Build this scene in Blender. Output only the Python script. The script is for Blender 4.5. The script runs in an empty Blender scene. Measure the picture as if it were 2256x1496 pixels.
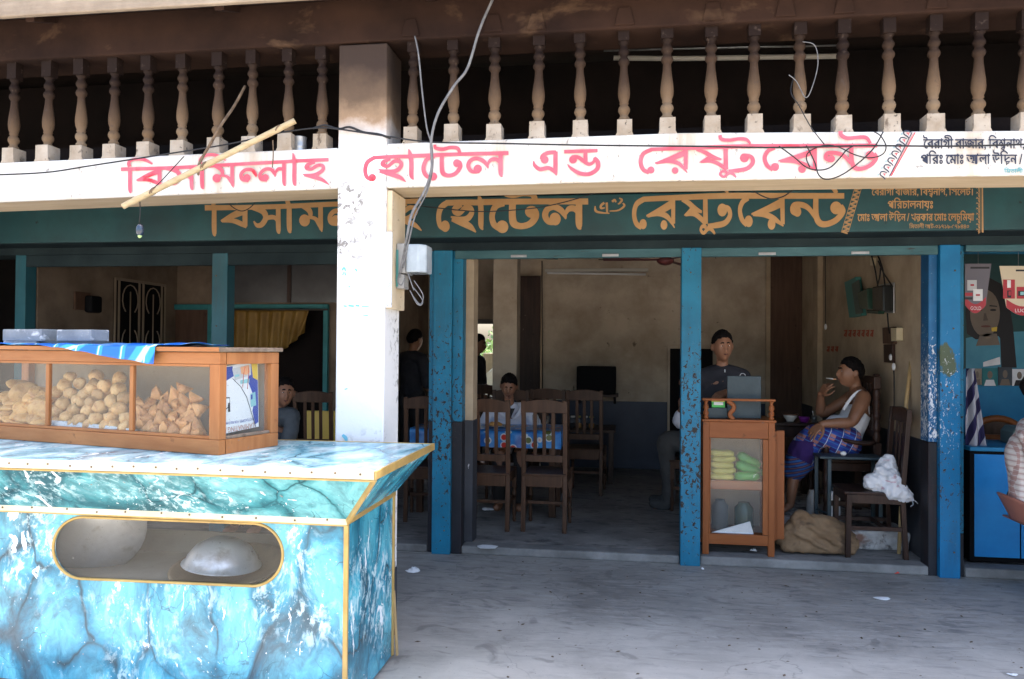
import bpy, bmesh, math, random
from mathutils import Vector, Matrix, Euler
random.seed(7)
R = math.radians
scene = bpy.context.scene
COL = scene.collection

# ---------------------------------------------------------------- camera
F_PX, PCX, PCY, CAM_H = 1713.0, 1128.0, 748.0, 1.55
YAW, PITCH, ROLL = R(8.4), R(0.75), R(0.45)
c_f = Vector((-math.sin(YAW) * math.cos(PITCH), math.cos(YAW) * math.cos(PITCH), math.sin(PITCH)))
c_r0 = Vector((math.cos(YAW), math.sin(YAW), 0)); c_u0 = c_r0.cross(c_f)
c_r = c_r0 * math.cos(ROLL) + c_u0 * math.sin(ROLL)
c_u = c_u0 * math.cos(ROLL) - c_r0 * math.sin(ROLL)
CAM = Vector((0, 0, CAM_H))
cd = bpy.data.cameras.new("camera"); cam = bpy.data.objects.new("camera", cd); COL.objects.link(cam)
m3 = Matrix((c_r, c_u, -c_f)).transposed()
cam.matrix_world = Matrix.Translation(CAM) @ m3.to_4x4()
cd.sensor_width = 23.7; cd.lens = 23.7 * F_PX / 2256.0
cd.clip_start = 0.05; cd.clip_end = 3000
scene.camera = cam

# ---------------------------------------------------------------- sky, sun, exposure
SUN_EL, SUN_AZ = R(71), R(30)          # the sun stands behind the house, to the right of its ridge
world = bpy.data.worlds.new("World"); scene.world = world; world.use_nodes = True
wn = world.node_tree.nodes; wl = world.node_tree.links
for n in list(wn): wn.remove(n)
sky = wn.new("ShaderNodeTexSky"); sky.sky_type = 'NISHITA'; sky.sun_disc = False
sky.sun_elevation = SUN_EL; sky.sun_rotation = SUN_AZ
sky.air_density = 1.0; sky.dust_density = 5.0; sky.ozone_density = 1.0
bg = wn.new("ShaderNodeBackground"); bg.inputs[1].default_value = 0.15
wo = wn.new("ShaderNodeOutputWorld")
wl.new(sky.outputs[0], bg.inputs[0]); wl.new(bg.outputs[0], wo.inputs[0])
sl = bpy.data.lights.new("sun", 'SUN'); sl.energy = 3.2; sl.angle = R(0.5); sl.color = (1.0, 0.95, 0.87)
sun = bpy.data.objects.new("sun", sl); COL.objects.link(sun)
sdir = Vector((math.sin(SUN_AZ) * math.cos(SUN_EL), math.cos(SUN_AZ) * math.cos(SUN_EL), math.sin(SUN_EL)))
sun.rotation_euler = sdir.to_track_quat('Z', 'Y').to_euler(); sun.location = (0, 0, 12)
vs = scene.view_settings
vs.view_transform = 'Standard'; vs.look = 'None'; vs.gamma = 1.0; vs.exposure = 2.45
try: vs.use_curve_mapping = False
except Exception: pass
scene.cycles.max_bounces = 8; scene.cycles.diffuse_bounces = 5; scene.cycles.glossy_bounces = 3
scene.cycles.transparent_max_bounces = 12; scene.cycles.sample_clamp_indirect = 6.0

# ---------------------------------------------------------------- pixel -> place
def ray(x, y): return c_f + c_r * ((x - PCX) / F_PX) - c_u * ((y - PCY) / F_PX)
def PY(x, y, Y): d = ray(x, y); return CAM + d * (Y / d.y)
def PZ(x, y, Z): d = ray(x, y); return CAM + d * ((Z - CAM_H) / d.z)
def PX(x, y, X): d = ray(x, y); return CAM + d * (X / d.x)

# ---------------------------------------------------------------- objects
def props(o, label=None, cat=None, group=None, kind=None):
    if label: o["label"] = label
    if cat: o["category"] = cat
    if group: o["group"] = group
    if kind: o["kind"] = kind
    return o
def thing(name, label, cat, loc=(0, 0, 0), rz=0.0, group=None):
    o = bpy.data.objects.new(name, None); COL.objects.link(o)
    o.empty_display_size = 0.1
    o.location = loc; o.rotation_euler = (0, 0, rz)
    return props(o, label, cat, group)
def mat_of(o):
    return Matrix.Translation(o.location) @ o.rotation_euler.to_matrix().to_4x4()
class B:
    """collects shapes into one mesh"""
    def __init__(s): s.v = []; s.f = []; s.smooth = []
    def add(s, vs_, fs, sm=False):
        k = len(s.v); s.v += [Vector(p) for p in vs_]
        for f in fs: s.f.append([i + k for i in f]); s.smooth.append(sm)
        return s
    def box(s, x0, x1, y0, y1, z0, z1, M_=None):
        vs_ = [Vector((x, y, z)) for z in (z0, z1) for y in (y0, y1) for x in (x0, x1)]
        if M_ is not None: vs_ = [M_ @ p for p in vs_]
        return s.add(vs_, [(0, 2, 3, 1), (4, 5, 7, 6), (0, 1, 5, 4), (2, 6, 7, 3), (0, 4, 6, 2), (1, 3, 7, 5)])
    def bar(s, a, b, w, h, up=(0, 0, 1)):
        a, b = Vector(a), Vector(b); d = (b - a).normalized(); up = Vector(up)
        r = d.cross(up)
        if r.length < 1e-4: r = d.cross(Vector((1, 0, 0)))
        r.normalize(); u = r.cross(d)
        vs_ = []
        for p in (a, b):
            for i, j in ((-1, -1), (1, -1), (1, 1), (-1, 1)): vs_.append(p + r * (i * w / 2) + u * (j * h / 2))
        return s.add(vs_, [(0, 1, 2, 3), (7, 6, 5, 4), (0, 4, 5, 1), (1, 5, 6, 2), (2, 6, 7, 3), (3, 7, 4, 0)])
    def prism(s, pts, d):
        n = len(pts); d = Vector(d); pts = [Vector(p) for p in pts]
        vs_ = pts + [p + d for p in pts]
        fs = [tuple(range(n)), tuple(range(2 * n - 1, n - 1, -1))] + [(i, i + n, (i + 1) % n + n, (i + 1) % n) for i in range(n)]
        return s.add(vs_, fs)
    def tube(s, pts, r, n=8, cap=True, flat=1.0, up=None):
        pts = [Vector(p) for p in pts]
        rs = r if isinstance(r, (list, tuple)) else [r] * len(pts)
        t0 = (pts[1] - pts[0]).normalized()
        a = Vector(up) if up is not None else (Vector((0, 0, 1)) if abs(t0.z) < .9 else Vector((1, 0, 0)))
        vs_ = []; m = len(pts)
        for i, p in enumerate(pts):
            t = (pts[min(i + 1, m - 1)] - pts[max(i - 1, 0)])
            if t.length < 1e-9: t = t0
            t.normalize()
            x = a - t * a.dot(t)
            if x.length < 1e-5: x = t.orthogonal()
            x.normalize(); a = x if up is None else a; y = t.cross(x)
            for k in range(n):
                q = 2 * math.pi * k / n
                vs_.append(p + x * (math.cos(q) * rs[i]) + y * (math.sin(q) * rs[i] * flat))
        fs = [(i * n + k, i * n + (k + 1) % n, (i + 1) * n + (k + 1) % n, (i + 1) * n + k) for i in range(m - 1) for k in range(n)]
        if cap: fs += [tuple(range(n - 1, -1, -1)), tuple(range((m - 1) * n, m * n))]
        return s.add(vs_, fs, True)
    def lathe(s, prof, o=(0, 0, 0), n=16, M_=None):
        o = Vector(o); vs_ = []
        for r_, z in prof:
            for k in range(n):
                q = 2 * math.pi * k / n; p = Vector((r_ * math.cos(q), r_ * math.sin(q), z))
                vs_.append((M_ @ p if M_ is not None else p) + o)
        m = len(prof)
        fs = [(i * n + k, i * n + (k + 1) % n, (i + 1) * n + (k + 1) % n, (i + 1) * n + k) for i in range(m - 1) for k in range(n)]
        fs += [tuple(range(n - 1, -1, -1)), tuple(range((m - 1) * n, m * n))]
        return s.add(vs_, fs, True)
    def ball(s, c, r, n=12, m=8, M_=None):
        c = Vector(c); r = Vector(r) if not isinstance(r, (int, float)) else Vector((r, r, r)); vs_ = []
        for i in range(m + 1):
            th = math.pi * (0.001 + 0.998 * i / m)
            for k in range(n):
                q = 2 * math.pi * k / n
                p = Vector((r.x * math.sin(th) * math.cos(q), r.y * math.sin(th) * math.sin(q), r.z * math.cos(th)))
                vs_.append((M_ @ p if M_ is not None else p) + c)
        fs = [(i * n + k, (i + 1) * n + k, (i + 1) * n + (k + 1) % n, i * n + (k + 1) % n) for i in range(m) for k in range(n)]
        fs += [tuple(range(n)), tuple(range((m + 1) * n - 1, m * n - 1, -1))]
        return s.add(vs_, fs, True)
    def grid(s, fn, nu, nv, sm=True):
        vs_ = [fn(i / nu, j / nv) for j in range(nv + 1) for i in range(nu + 1)]
        fs = [(j * (nu + 1) + i, j * (nu + 1) + i + 1, (j + 1) * (nu + 1) + i + 1, (j + 1) * (nu + 1) + i) for j in range(nv) for i in range(nu)]
        return s.add(vs_, fs, sm)
    def mesh(s, name, mtx=None):
        me = bpy.data.meshes.new(name)
        vs_ = [mtx @ p for p in s.v] if mtx is not None else s.v
        me.from_pydata([tuple(p) for p in vs_], [], s.f)
        me.polygons.foreach_set("use_smooth", s.smooth)
        me.update(); return me
    def build(s, name, mat, parent=None, bevel=0.0, world=True, kind=None, label=None, solid=0.0):
        """world=True: the vertices are in world space, whatever the parent is"""
        mtx = None
        if parent is not None and world:
            m = Matrix.Identity(4); p = parent; ch = []
            while p is not None: ch.append(p); p = p.parent
            for p in reversed(ch): m = m @ mat_of(p)
            mtx = m.inverted()
        me = s.mesh(name, mtx)
        mats = mat if isinstance(mat, (list, tuple)) else [mat]
        for q in mats: me.materials.append(MAT[q] if isinstance(q, str) else q)
        o = bpy.data.objects.new(name, me); COL.objects.link(o)
        if parent is not None: o.parent = parent
        if bevel > 0:
            b = o.modifiers.new("bevel", 'BEVEL'); b.width = bevel; b.segments = 2; b.limit_method = 'ANGLE'; b.angle_limit = R(40)
        if solid:
            q = o.modifiers.new("solid", 'SOLIDIFY'); q.thickness = solid; q.offset = 0
        if kind: o["kind"] = kind
        if label: o["label"] = label
        return o
def copy_tree(o, parent=None):
    c = o.copy(); COL.objects.link(c); c.parent = parent
    for ch in o.children: copy_tree(ch, c)
    return c
def catmull(pts, k=6):
    pts = [tuple(p) for p in pts]; n = len(pts)
    if n < 3: return pts
    out = []
    for i in range(n - 1):
        p0, p1, p2, p3 = pts[max(i - 1, 0)], pts[i], pts[i + 1], pts[min(i + 2, n - 1)]
        for j in range(k):
            t = j / k
            out.append(tuple(.5 * (2 * b + (c - a) * t + (2 * a - 5 * b + 4 * c - d) * t * t + (3 * b - a - 3 * c + d) * t ** 3)
                             for a, b, c, d in zip(p0, p1, p2, p3)))
    out.append(pts[-1]); return out
def sc(v):
    v /= 255.0
    return v / 12.92 if v <= .04045 else ((v + .055) / 1.055) ** 2.4
def S(r, g, b): return (sc(r), sc(g), sc(b), 1.0)
MAT = {}
# ================================================================ materials
def new_mat(name):
    m = bpy.data.materials.new(name); m.use_nodes = True; MAT[name] = m
    nt = m.node_tree; bs = nt.nodes["Principled BSDF"]
    return m, nt, bs
def coords(nt, stretch=(1, 1, 1), rot=(0, 0, 0), kind="Object"):
    tc = nt.nodes.new("ShaderNodeTexCoord"); mp = nt.nodes.new("ShaderNodeMapping")
    mp.inputs["Scale"].default_value = stretch; mp.inputs["Rotation"].default_value = rot
    if kind == "World":
        g_ = nt.nodes.new("ShaderNodeNewGeometry"); nt.links.new(g_.outputs["Position"], mp.inputs[0])
    else: nt.links.new(tc.outputs[kind], mp.inputs[0])
    return mp.outputs[0]
def noise(nt, co, scale, detail=4, rough=.55, dist=0.0):
    n = nt.nodes.new("ShaderNodeTexNoise"); n.inputs["Scale"].default_value = scale
    n.inputs["Detail"].default_value = detail; n.inputs["Roughness"].default_value = rough
    n.inputs["Distortion"].default_value = dist
    nt.links.new(co, n.inputs["Vector"]); return n.outputs["Fac"]
def ramp(nt, fac, stops, interp='LINEAR'):
    r = nt.nodes.new("ShaderNodeValToRGB"); r.color_ramp.interpolation = interp
    e = r.color_ramp.elements
    while len(e) < len(stops): e.new(.5)
    for q, (p, c) in zip(e, stops):
        q.position = p; q.color = c if not isinstance(c, (int, float)) else (c, c, c, 1)
    nt.links.new(fac, r.inputs[0]); return r.outputs[0]
def mix(nt, fac, a, b, mode='MIX'):
    m = nt.nodes.new("ShaderNodeMix"); m.data_type = 'RGBA'; m.blend_type = mode
    for sck, val in ((m.inputs[0], fac), (m.inputs[6], a), (m.inputs[7], b)):
        if hasattr(val, "links"): nt.links.new(val, sck)
        else: sck.default_value = val
    return m.outputs[2]
def math_(nt, op, a, b=0.0):
    m = nt.nodes.new("ShaderNodeMath"); m.operation = op
    for sck, val in ((m.inputs[0], a), (m.inputs[1], b)):
        if hasattr(val, "links"): nt.links.new(val, sck)
        else: sck.default_value = val
    return m.outputs[0]
def bump(nt, bs, h, strength, dist=.01):
    b = nt.nodes.new("ShaderNodeBump"); b.inputs["Strength"].default_value = strength; b.inputs["Distance"].default_value = dist
    nt.links.new(h, b.inputs["Height"]); nt.links.new(b.outputs[0], bs.inputs["Normal"])
def simple(name, c1, c2=None, scale=6, rough=.7, metal=0.0, bmp=.15, bscale=60, stretch=(1, 1, 1), rot=(0, 0, 0),
           spots=None, grime=None, spec=.4, lo=.35, hi=.65, kind="Object"):
    """c1..c2 mottled by noise; spots = list of (colour, scale, threshold, softness, stretch); grime = (colour, amount)"""
    m, nt, bs = new_mat(name); co = coords(nt, stretch, rot, kind)
    col = None
    if c2 is not None:
        col = ramp(nt, noise(nt, co, scale, 6, .6), [(lo, c1), (hi, c2)])
    if col is None:
        rgb = nt.nodes.new("ShaderNodeRGB"); rgb.outputs[0].default_value = c1; col = rgb.outputs[0]
    for sp in spots or []:
        c, s_, th, so, st = sp
        co2 = coords(nt, st, rot, kind)
        f = ramp(nt, noise(nt, co2, s_, 5, .6, .3), [(th, 0.0), (th + so, 1.0)])
        col = mix(nt, f, col, c)
    if grime:
        f = math_(nt, 'MULTIPLY', ramp(nt, noise(nt, coords(nt, kind=kind), 2.3, 8, .65), [(.42, 0.0), (.75, 1.0)]), grime[1])
        col = mix(nt, f, col, grime[0])
    nt.links.new(col, bs.inputs["Base Color"])
    bs.inputs["Roughness"].default_value = rough; bs.inputs["Metallic"].default_value = metal
    bs.inputs["Specular IOR Level"].default_value = spec
    if bmp: bump(nt, bs, noise(nt, co, bscale, 5, .6), bmp)
    return m
def L(v): return (v, v, v, 1)
# --- ground and floors
simple("road_dirt", (.28, .25, .21, 1), (.38, .34, .285, 1), 1.4, .95, bmp=.4, bscale=25)
m, nt, bs = new_mat("cement_floor"); co = coords(nt)
a = noise(nt, co, 1.1, 8, .64, .4)
col = ramp(nt, a, [(.30, (.205, .195, .180, 1)), (.5, (.295, .278, .253, 1)), (.70, (.40, .372, .333, 1))])
for sc_f, rz_, lo_, hi_, c_ in ((5.5, .30, .50, .64, (.40, .38, .35, 1)), (8.5, -.20, .52, .64, (.105, .105, .108, 1)), (17, .15, .56, .68, (.45, .43, .40, 1))):
    f_ = ramp(nt, noise(nt, coords(nt, (.55, 2.4, 1), (0, 0, rz_)), sc_f, 8, .70, .7), [(lo_, 0.0), (hi_, .62)]); col = mix(nt, f_, col, c_)
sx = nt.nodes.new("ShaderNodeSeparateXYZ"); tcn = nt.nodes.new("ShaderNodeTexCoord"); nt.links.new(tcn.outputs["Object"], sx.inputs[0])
dust_or_light = math_(nt, 'SUBTRACT', math_(nt, 'MULTIPLY', noise(nt, co, 2.2, 7, .66, .5), 2.6), math_(nt, 'SUBTRACT', sx.outputs[1], 2.9))
col = mix(nt, ramp(nt, math_(nt, 'MULTIPLY', math_(nt, 'ADD', dust_or_light, .6), .6), [(.0, 0.0), (1.0, .85)]), col, (.58, .545, .495, 1))  # paler towards the front edge: skylight falloff put into the floor colour
col = mix(nt, ramp(nt, noise(nt, co, 70, 3, .5), [(.69, 0.0), (.73, .8)]), col, (.05, .05, .055, 1))
vf = nt.nodes.new("ShaderNodeTexVoronoi"); vf.feature = 'DISTANCE_TO_EDGE'; vf.inputs["Scale"].default_value = .85
wf_ = nt.nodes.new("ShaderNodeTexNoise"); wf_.inputs["Scale"].default_value = 3; wf_.inputs["Detail"].default_value = 8; nt.links.new(co, wf_.inputs["Vector"])
vv = nt.nodes.new("ShaderNodeVectorMath"); vv.operation = 'MULTIPLY_ADD'; vv.inputs[1].default_value = (.35, .35, .35); nt.links.new(wf_.outputs["Color"], vv.inputs[0]); nt.links.new(co, vv.inputs[2]); nt.links.new(vv.outputs[0], vf.inputs["Vector"])
col = mix(nt, math_(nt, 'MULTIPLY', ramp(nt, vf.outputs["Distance"], [(0.0, .38), (.004, 0.0)]), ramp(nt, noise(nt, co, 1.4, 3), [(.45, 0.0), (.6, 1.0)])), col, (.06, .058, .055, 1))
col = mix(nt, ramp(nt, noise(nt, coords(nt), 4.2, 3, .5, 1.5), [(.60, 0.0), (.68, .45)]), col, (.12, .115, .11, 1))
nt.links.new(col, bs.inputs["Base Color"])
nt.links.new(ramp(nt, a, [(.3, .42), (.7, .75)]), bs.inputs["Roughness"])
bump(nt, bs, noise(nt, co, 30, 8, .7), .22, .01)
simple("inside_floor", (.16, .152, .145, 1), (.29, .275, .255, 1), 2.6, .55, bmp=.15, bscale=30, spots=[((.09, .09, .093, 1), 7, .52, .14, (1, 2, 1)), ((.36, .345, .325, 1), 9, .60, .12, (1, 2.5, 1))])
simple("cement", (.19, .185, .175, 1), (.29, .28, .265, 1), 4, .9, bmp=.4, bscale=40, grime=((.075, .07, .065, 1), .8))
simple("plinth_rubble", (.35, .33, .31, 1), (.55, .54, .52, 1), 14, .95, bmp=.9, bscale=30, spots=[((.10, .09, .085, 1), 8, .52, .1, (1, 1, 1)), ((.26, .15, .11, 1), 5, .6, .1, (1, 1, 1))])
simple("rough_concrete", (.12, .115, .11, 1), (.19, .185, .18, 1), 5, .95, bmp=.6, bscale=30)
# --- limewashed walls
m, nt, bs = new_mat("white_lime"); co = coords(nt)
col = ramp(nt, noise(nt, co, 2.2, 7, .6), [(.3, (.58, .55, .50, 1)), (.7, (.70, .68, .64, 1))])
col = mix(nt, ramp(nt, noise(nt, coords(nt, (6, 6, .8)), 1.2, 6, .65), [(.50, 0.0), (.70, .7)]), col, (.40, .30, .19, 1))
col = mix(nt, ramp(nt, noise(nt, coords(nt, (1, 1, .6)), 34, 5, .65, .4), [(.635, 0.0), (.68, .8)]), col, (.22, .19, .16, 1))
nt.links.new(col, bs.inputs["Base Color"]); bs.inputs["Roughness"].default_value = .85
bump(nt, bs, noise(nt, co, 22, 7, .65), .12, .01)
m, nt, bs = new_mat("pillar_lime"); co = coords(nt)   # smoke has browned the head of the pillar above the beam
col = ramp(nt, noise(nt, co, 2.2, 7, .6), [(.3, (.74, .73, .71, 1)), (.7, (.82, .81, .80, 1))])
blot = math_(nt, 'MULTIPLY', ramp(nt, noise(nt, co, 26, 6, .65, .4), [(.52, 0.0), (.58, 1.0)]), ramp(nt, noise(nt, co, 2.4, 3), [(.46, 0.0), (.60, .9)]))
col = mix(nt, blot, col, (.17, .155, .135, 1))
col = mix(nt, math_(nt, 'MULTIPLY', ramp(nt, noise(nt, coords(nt, (2, 2, 1)), 17, 4, .6, .3), [(.735, 0.0), (.75, .8)]), 1.0), col, (.12, .45, .58, 1))
sx = nt.nodes.new("ShaderNodeSeparateXYZ"); tcn = nt.nodes.new("ShaderNodeTexCoord"); nt.links.new(tcn.outputs["Object"], sx.inputs[0])
zz = math_(nt, 'ADD', sx.outputs[2], math_(nt, 'MULTIPLY', noise(nt, co, 3.0, 6, .65), .35))
col = mix(nt, ramp(nt, math_(nt, 'SUBTRACT', zz, 2.2), [(.56, 0.0), (.72, 1.0)]), col, (.34, .225, .135, 1))
col = mix(nt, ramp(nt, math_(nt, 'SUBTRACT', zz, 2.2), [(.68, 0.0), (.82, .75), (1.0, 1.0)]), col, (.030, .016, .010, 1))
nt.links.new(col, bs.inputs["Base Color"]); bs.inputs["Roughness"].default_value = .85
bump(nt, bs, noise(nt, co, 22, 7, .65), .2, .01)
simple("cream_wall", (.42, .355, .275, 1), (.51, .435, .345, 1), 2.0, .88, bmp=.12, bscale=25, spots=[((.07, .058, .048, 1), 7, .66, .06, (1, 1, 1))], grime=((.20, .145, .10, 1), .7), spec=.12)
simple("dark_wall", (.17, .128, .092, 1), (.235, .18, .132, 1), 2.0, .9, bmp=.12, bscale=25, grime=((.075, .054, .04, 1), .8), spec=.12)  # darker brown version of the cream wall, used in the left bay
simple("cream_side", (.43, .335, .225, 1), (.51, .405, .28, 1), 2.0, .88, bmp=.12, bscale=25, grime=((.19, .135, .09, 1), .6))
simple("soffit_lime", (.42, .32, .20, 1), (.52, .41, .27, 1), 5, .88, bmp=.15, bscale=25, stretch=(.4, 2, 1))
simple("dado", (.028, .030, .036, 1), (.05, .053, .062, 1), 3, .55, bmp=.12, bscale=30, spots=[((.55, .55, .55, 1), 22, .70, .03, (1, 1, .5))])
simple("dado_blue", (.020, .030, .055, 1), (.035, .047, .075, 1), 3, .5, bmp=.1)
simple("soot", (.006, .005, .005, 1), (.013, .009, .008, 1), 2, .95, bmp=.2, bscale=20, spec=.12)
simple("sooty_beam", (.016, .0085, .0065, 1), (.033, .017, .0115, 1), 2.2, .92, bmp=.3, bscale=18, spots=[((.085, .050, .030, 1), 3.2, .60, .16, (1, 1, 1.6))], spec=.12)
simple("sooty_roof", (.014, .009, .0075, 1), (.032, .019, .014, 1), 1.8, .95, bmp=.3, bscale=12, stretch=(.5, 2, 1), spec=.12)
simple("ceiling_dark", (.12, .09, .066, 1), (.18, .138, .104, 1), 2, .9, spec=.12)
simple("eave_wood", (.26, .20, .145, 1), (.40, .325, .245, 1), 3, .85, bmp=.3, bscale=30, stretch=(.6, 4, 4), grime=((.09, .065, .045, 1), .7))
# --- soot-browned cement balusters, limewashed at their feet
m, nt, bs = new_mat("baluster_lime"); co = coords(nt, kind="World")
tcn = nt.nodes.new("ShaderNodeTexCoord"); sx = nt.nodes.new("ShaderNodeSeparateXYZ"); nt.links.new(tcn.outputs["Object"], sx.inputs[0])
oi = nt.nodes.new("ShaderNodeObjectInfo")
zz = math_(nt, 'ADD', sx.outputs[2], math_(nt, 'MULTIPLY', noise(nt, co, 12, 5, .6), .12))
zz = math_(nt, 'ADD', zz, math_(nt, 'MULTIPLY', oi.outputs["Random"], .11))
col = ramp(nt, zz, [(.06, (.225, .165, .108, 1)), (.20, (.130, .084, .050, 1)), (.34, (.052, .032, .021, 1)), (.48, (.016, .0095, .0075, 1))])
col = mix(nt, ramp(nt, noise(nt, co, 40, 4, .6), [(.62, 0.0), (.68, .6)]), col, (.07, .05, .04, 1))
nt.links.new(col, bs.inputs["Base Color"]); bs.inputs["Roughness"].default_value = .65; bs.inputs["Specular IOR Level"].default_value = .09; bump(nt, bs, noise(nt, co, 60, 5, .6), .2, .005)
simple("pier_lime", (.27, .215, .155, 1), (.41, .355, .29, 1), 7, .85, bmp=.3, bscale=40, spots=[((.12, .09, .065, 1), 16, .60, .10, (1, 1, .7)), ((.09, .075, .06, 1), 38, .64, .04, (1, 1, 1))], kind="World")
simple("pier_side", (.26, .20, .14, 1), (.38, .30, .21, 1), 9, .9)
# --- painted signs
simple("green_lintel", (.010, .052, .058, 1), (.018, .080, .084, 1), 2.6, .5, bmp=.06, grime=((.020, .032, .036, 1), .6), spots=[((.015, .018, .018, 1), 16, .68, .05, (1, 1, 1))])
simple("lintel_under", (.014, .023, .027, 1), (.026, .042, .046, 1), 3, .8, spec=.12)
simple("sign_pink", (.58, .075, .115, 1), (.68, .135, .175, 1), 7, .6, bmp=0, spots=[((.52, .015, .03, 1), 6, .62, .08, (1, 1, 1))])
simple("sign_gold", (.40, .215, .080, 1), (.50, .29, .125, 1), 5, .5, bmp=0)
simple("sign_ink", (.02, .025, .05, 1), None, rough=.6, bmp=0)
simple("sign_red", (.6, .04, .06, 1), None, rough=.6, bmp=0)
simple("sign_teal", (.05, .30, .33, 1), None, rough=.6, bmp=0)
simple("faint_red", (.42, .08, .04, 1), None, rough=.8, bmp=0)
simple("faint_blue", (.18, .50, .62, 1), None, rough=.8, bmp=0)
# --- chipped blue paint
def zwin(nt, lo, hi, soft):
    sx_ = nt.nodes.new("ShaderNodeSeparateXYZ"); tc_ = nt.nodes.new("ShaderNodeTexCoord"); nt.links.new(tc_.outputs["Object"], sx_.inputs[0])
    z_ = math_(nt, 'DIVIDE', sx_.outputs[2], 2.5)
    return ramp(nt, z_, [((lo - soft) / 2.5, 0.0), (lo / 2.5, 1.0), (hi / 2.5, 1.0), ((hi + soft) / 2.5, 0.0)])
def chipped(name, c1, c2, chip, white=0.0, amount=.60, bare=.0, olive=False):
    """gloss paint: chips gather at hand height, bare rubbed patch, white splashes"""
    m, nt, bs = new_mat(name); co = coords(nt)
    col = ramp(nt, noise(nt, co, 3.5, 6, .6), [(.35, c1), (.65, c2)])
    col = mix(nt, ramp(nt, noise(nt, coords(nt, (2, 2, .25)), 5, 6, .7), [(.50, 0.0), (.72, .55)]), col, (c1[0] * 2.2 + .012, c1[1] * .62, c1[2] * .50, 1))
    hand = zwin(nt, .55, 1.25, .55)
    region = math_(nt, 'ADD', ramp(nt, noise(nt, coords(nt, (1, 1, .8)), 2.6, 4), [(.40, 0.0), (.62, .06)]), math_(nt, 'MULTIPLY', hand, .085))
    ch = noise(nt, coords(nt, (1, 1, .75), (0, .5, 0)), 38, 6, .66, .7)
    f = ramp(nt, math_(nt, 'ADD', ch, region), [(amount + .065, 0.0), (amount + .08, 1.0)])
    rim = ramp(nt, math_(nt, 'ADD', ch, region), [(amount + .045, 0.0), (amount + .065, .7)])
    col = mix(nt, rim, col, (c2[0] * 3 + .05, c2[1] * 1.25 + .03, c2[2] * 1.15 + .02, 1)); col = mix(nt, f, col, chip)
    if bare:
        f2 = ramp(nt, math_(nt, 'ADD', math_(nt, 'ADD', noise(nt, co, 4.0, 6, .7, .8), math_(nt, 'MULTIPLY', noise(nt, co, 40, 5, .7), .30)), math_(nt, 'MULTIPLY', zwin(nt, .80, 1.10, .30), bare)), [(.93, 0.0), (.95, .95)])
        col = mix(nt, f2, col, (.038, .040, .044, 1))
    if olive:
        f3 = ramp(nt, math_(nt, 'ADD', math_(nt, 'MULTIPLY', noise(nt, coords(nt, (1, 1, .5)), 9, 6, .7, .5), .8), math_(nt, 'MULTIPLY', zwin(nt, 1.42, 1.58, .14), .5)), [(.82, 0.0), (.88, .85)]); col = mix(nt, f3, col, (.085, .090, .012, 1))
    if white:
        w = ramp(nt, math_(nt, 'ADD', noise(nt, coords(nt, (1, 1, .55), (0, .35, 0)), 34, 6, .72, 1.6), math_(nt, 'MULTIPLY', zwin(nt, .98, 1.42, .45), .14)), [(white + .06, 0.0), (white + .08, 1.0)])
        col = mix(nt, w, col, (.66, .68, .70, 1))
    nt.links.new(col, bs.inputs["Base Color"]); bs.inputs["Roughness"].default_value = .5; bs.inputs["Specular IOR Level"].default_value = .28
    bump(nt, bs, f, .35, -.003)
chipped("post_blue", (.007, .125, .215, 1), (.012, .175, .30, 1), (.022, .016, .014, 1), amount=.60, bare=.16)
chipped("post_blue_white", (.005, .135, .30, 1), (.009, .18, .385, 1), (.04, .03, .03, 1), white=.675, amount=.655, olive=True)
chipped("post_splashed", (.008, .09, .22, 1), (.02, .15, .33, 1), (.04, .04, .05, 1), white=.60, amount=.66)
chipped("post_teal", (.020, .095, .12, 1), (.032, .125, .155, 1), (.03, .03, .03, 1), amount=.67)
chipped("post_black", (.012, .013, .017, 1), (.022, .024, .030, 1), (.008, .008, .008, 1), white=.77, amount=.7)
simple("rail_teal", (.022, .085, .10, 1), (.050, .135, .15, 1), 6, .5, stretch=(.5, 2, 2), spots=[((.03, .027, .025, 1), 12, .64, .06, (.4, 2, 2)), ((.20, .25, .27, 1), 9, .68, .06, (.4, 2, 2))])
simple("shop_blue", (.008, .20, .52, 1), (.012, .25, .60, 1), 4, .45, bmp=.06)
simple("shop_blue_dull", (.012, .18, .36, 1), (.02, .23, .43, 1), 4, .55)
simple("frame_teal", (.02, .16, .17, 1), (.035, .21, .22, 1), 6, .6)
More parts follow.
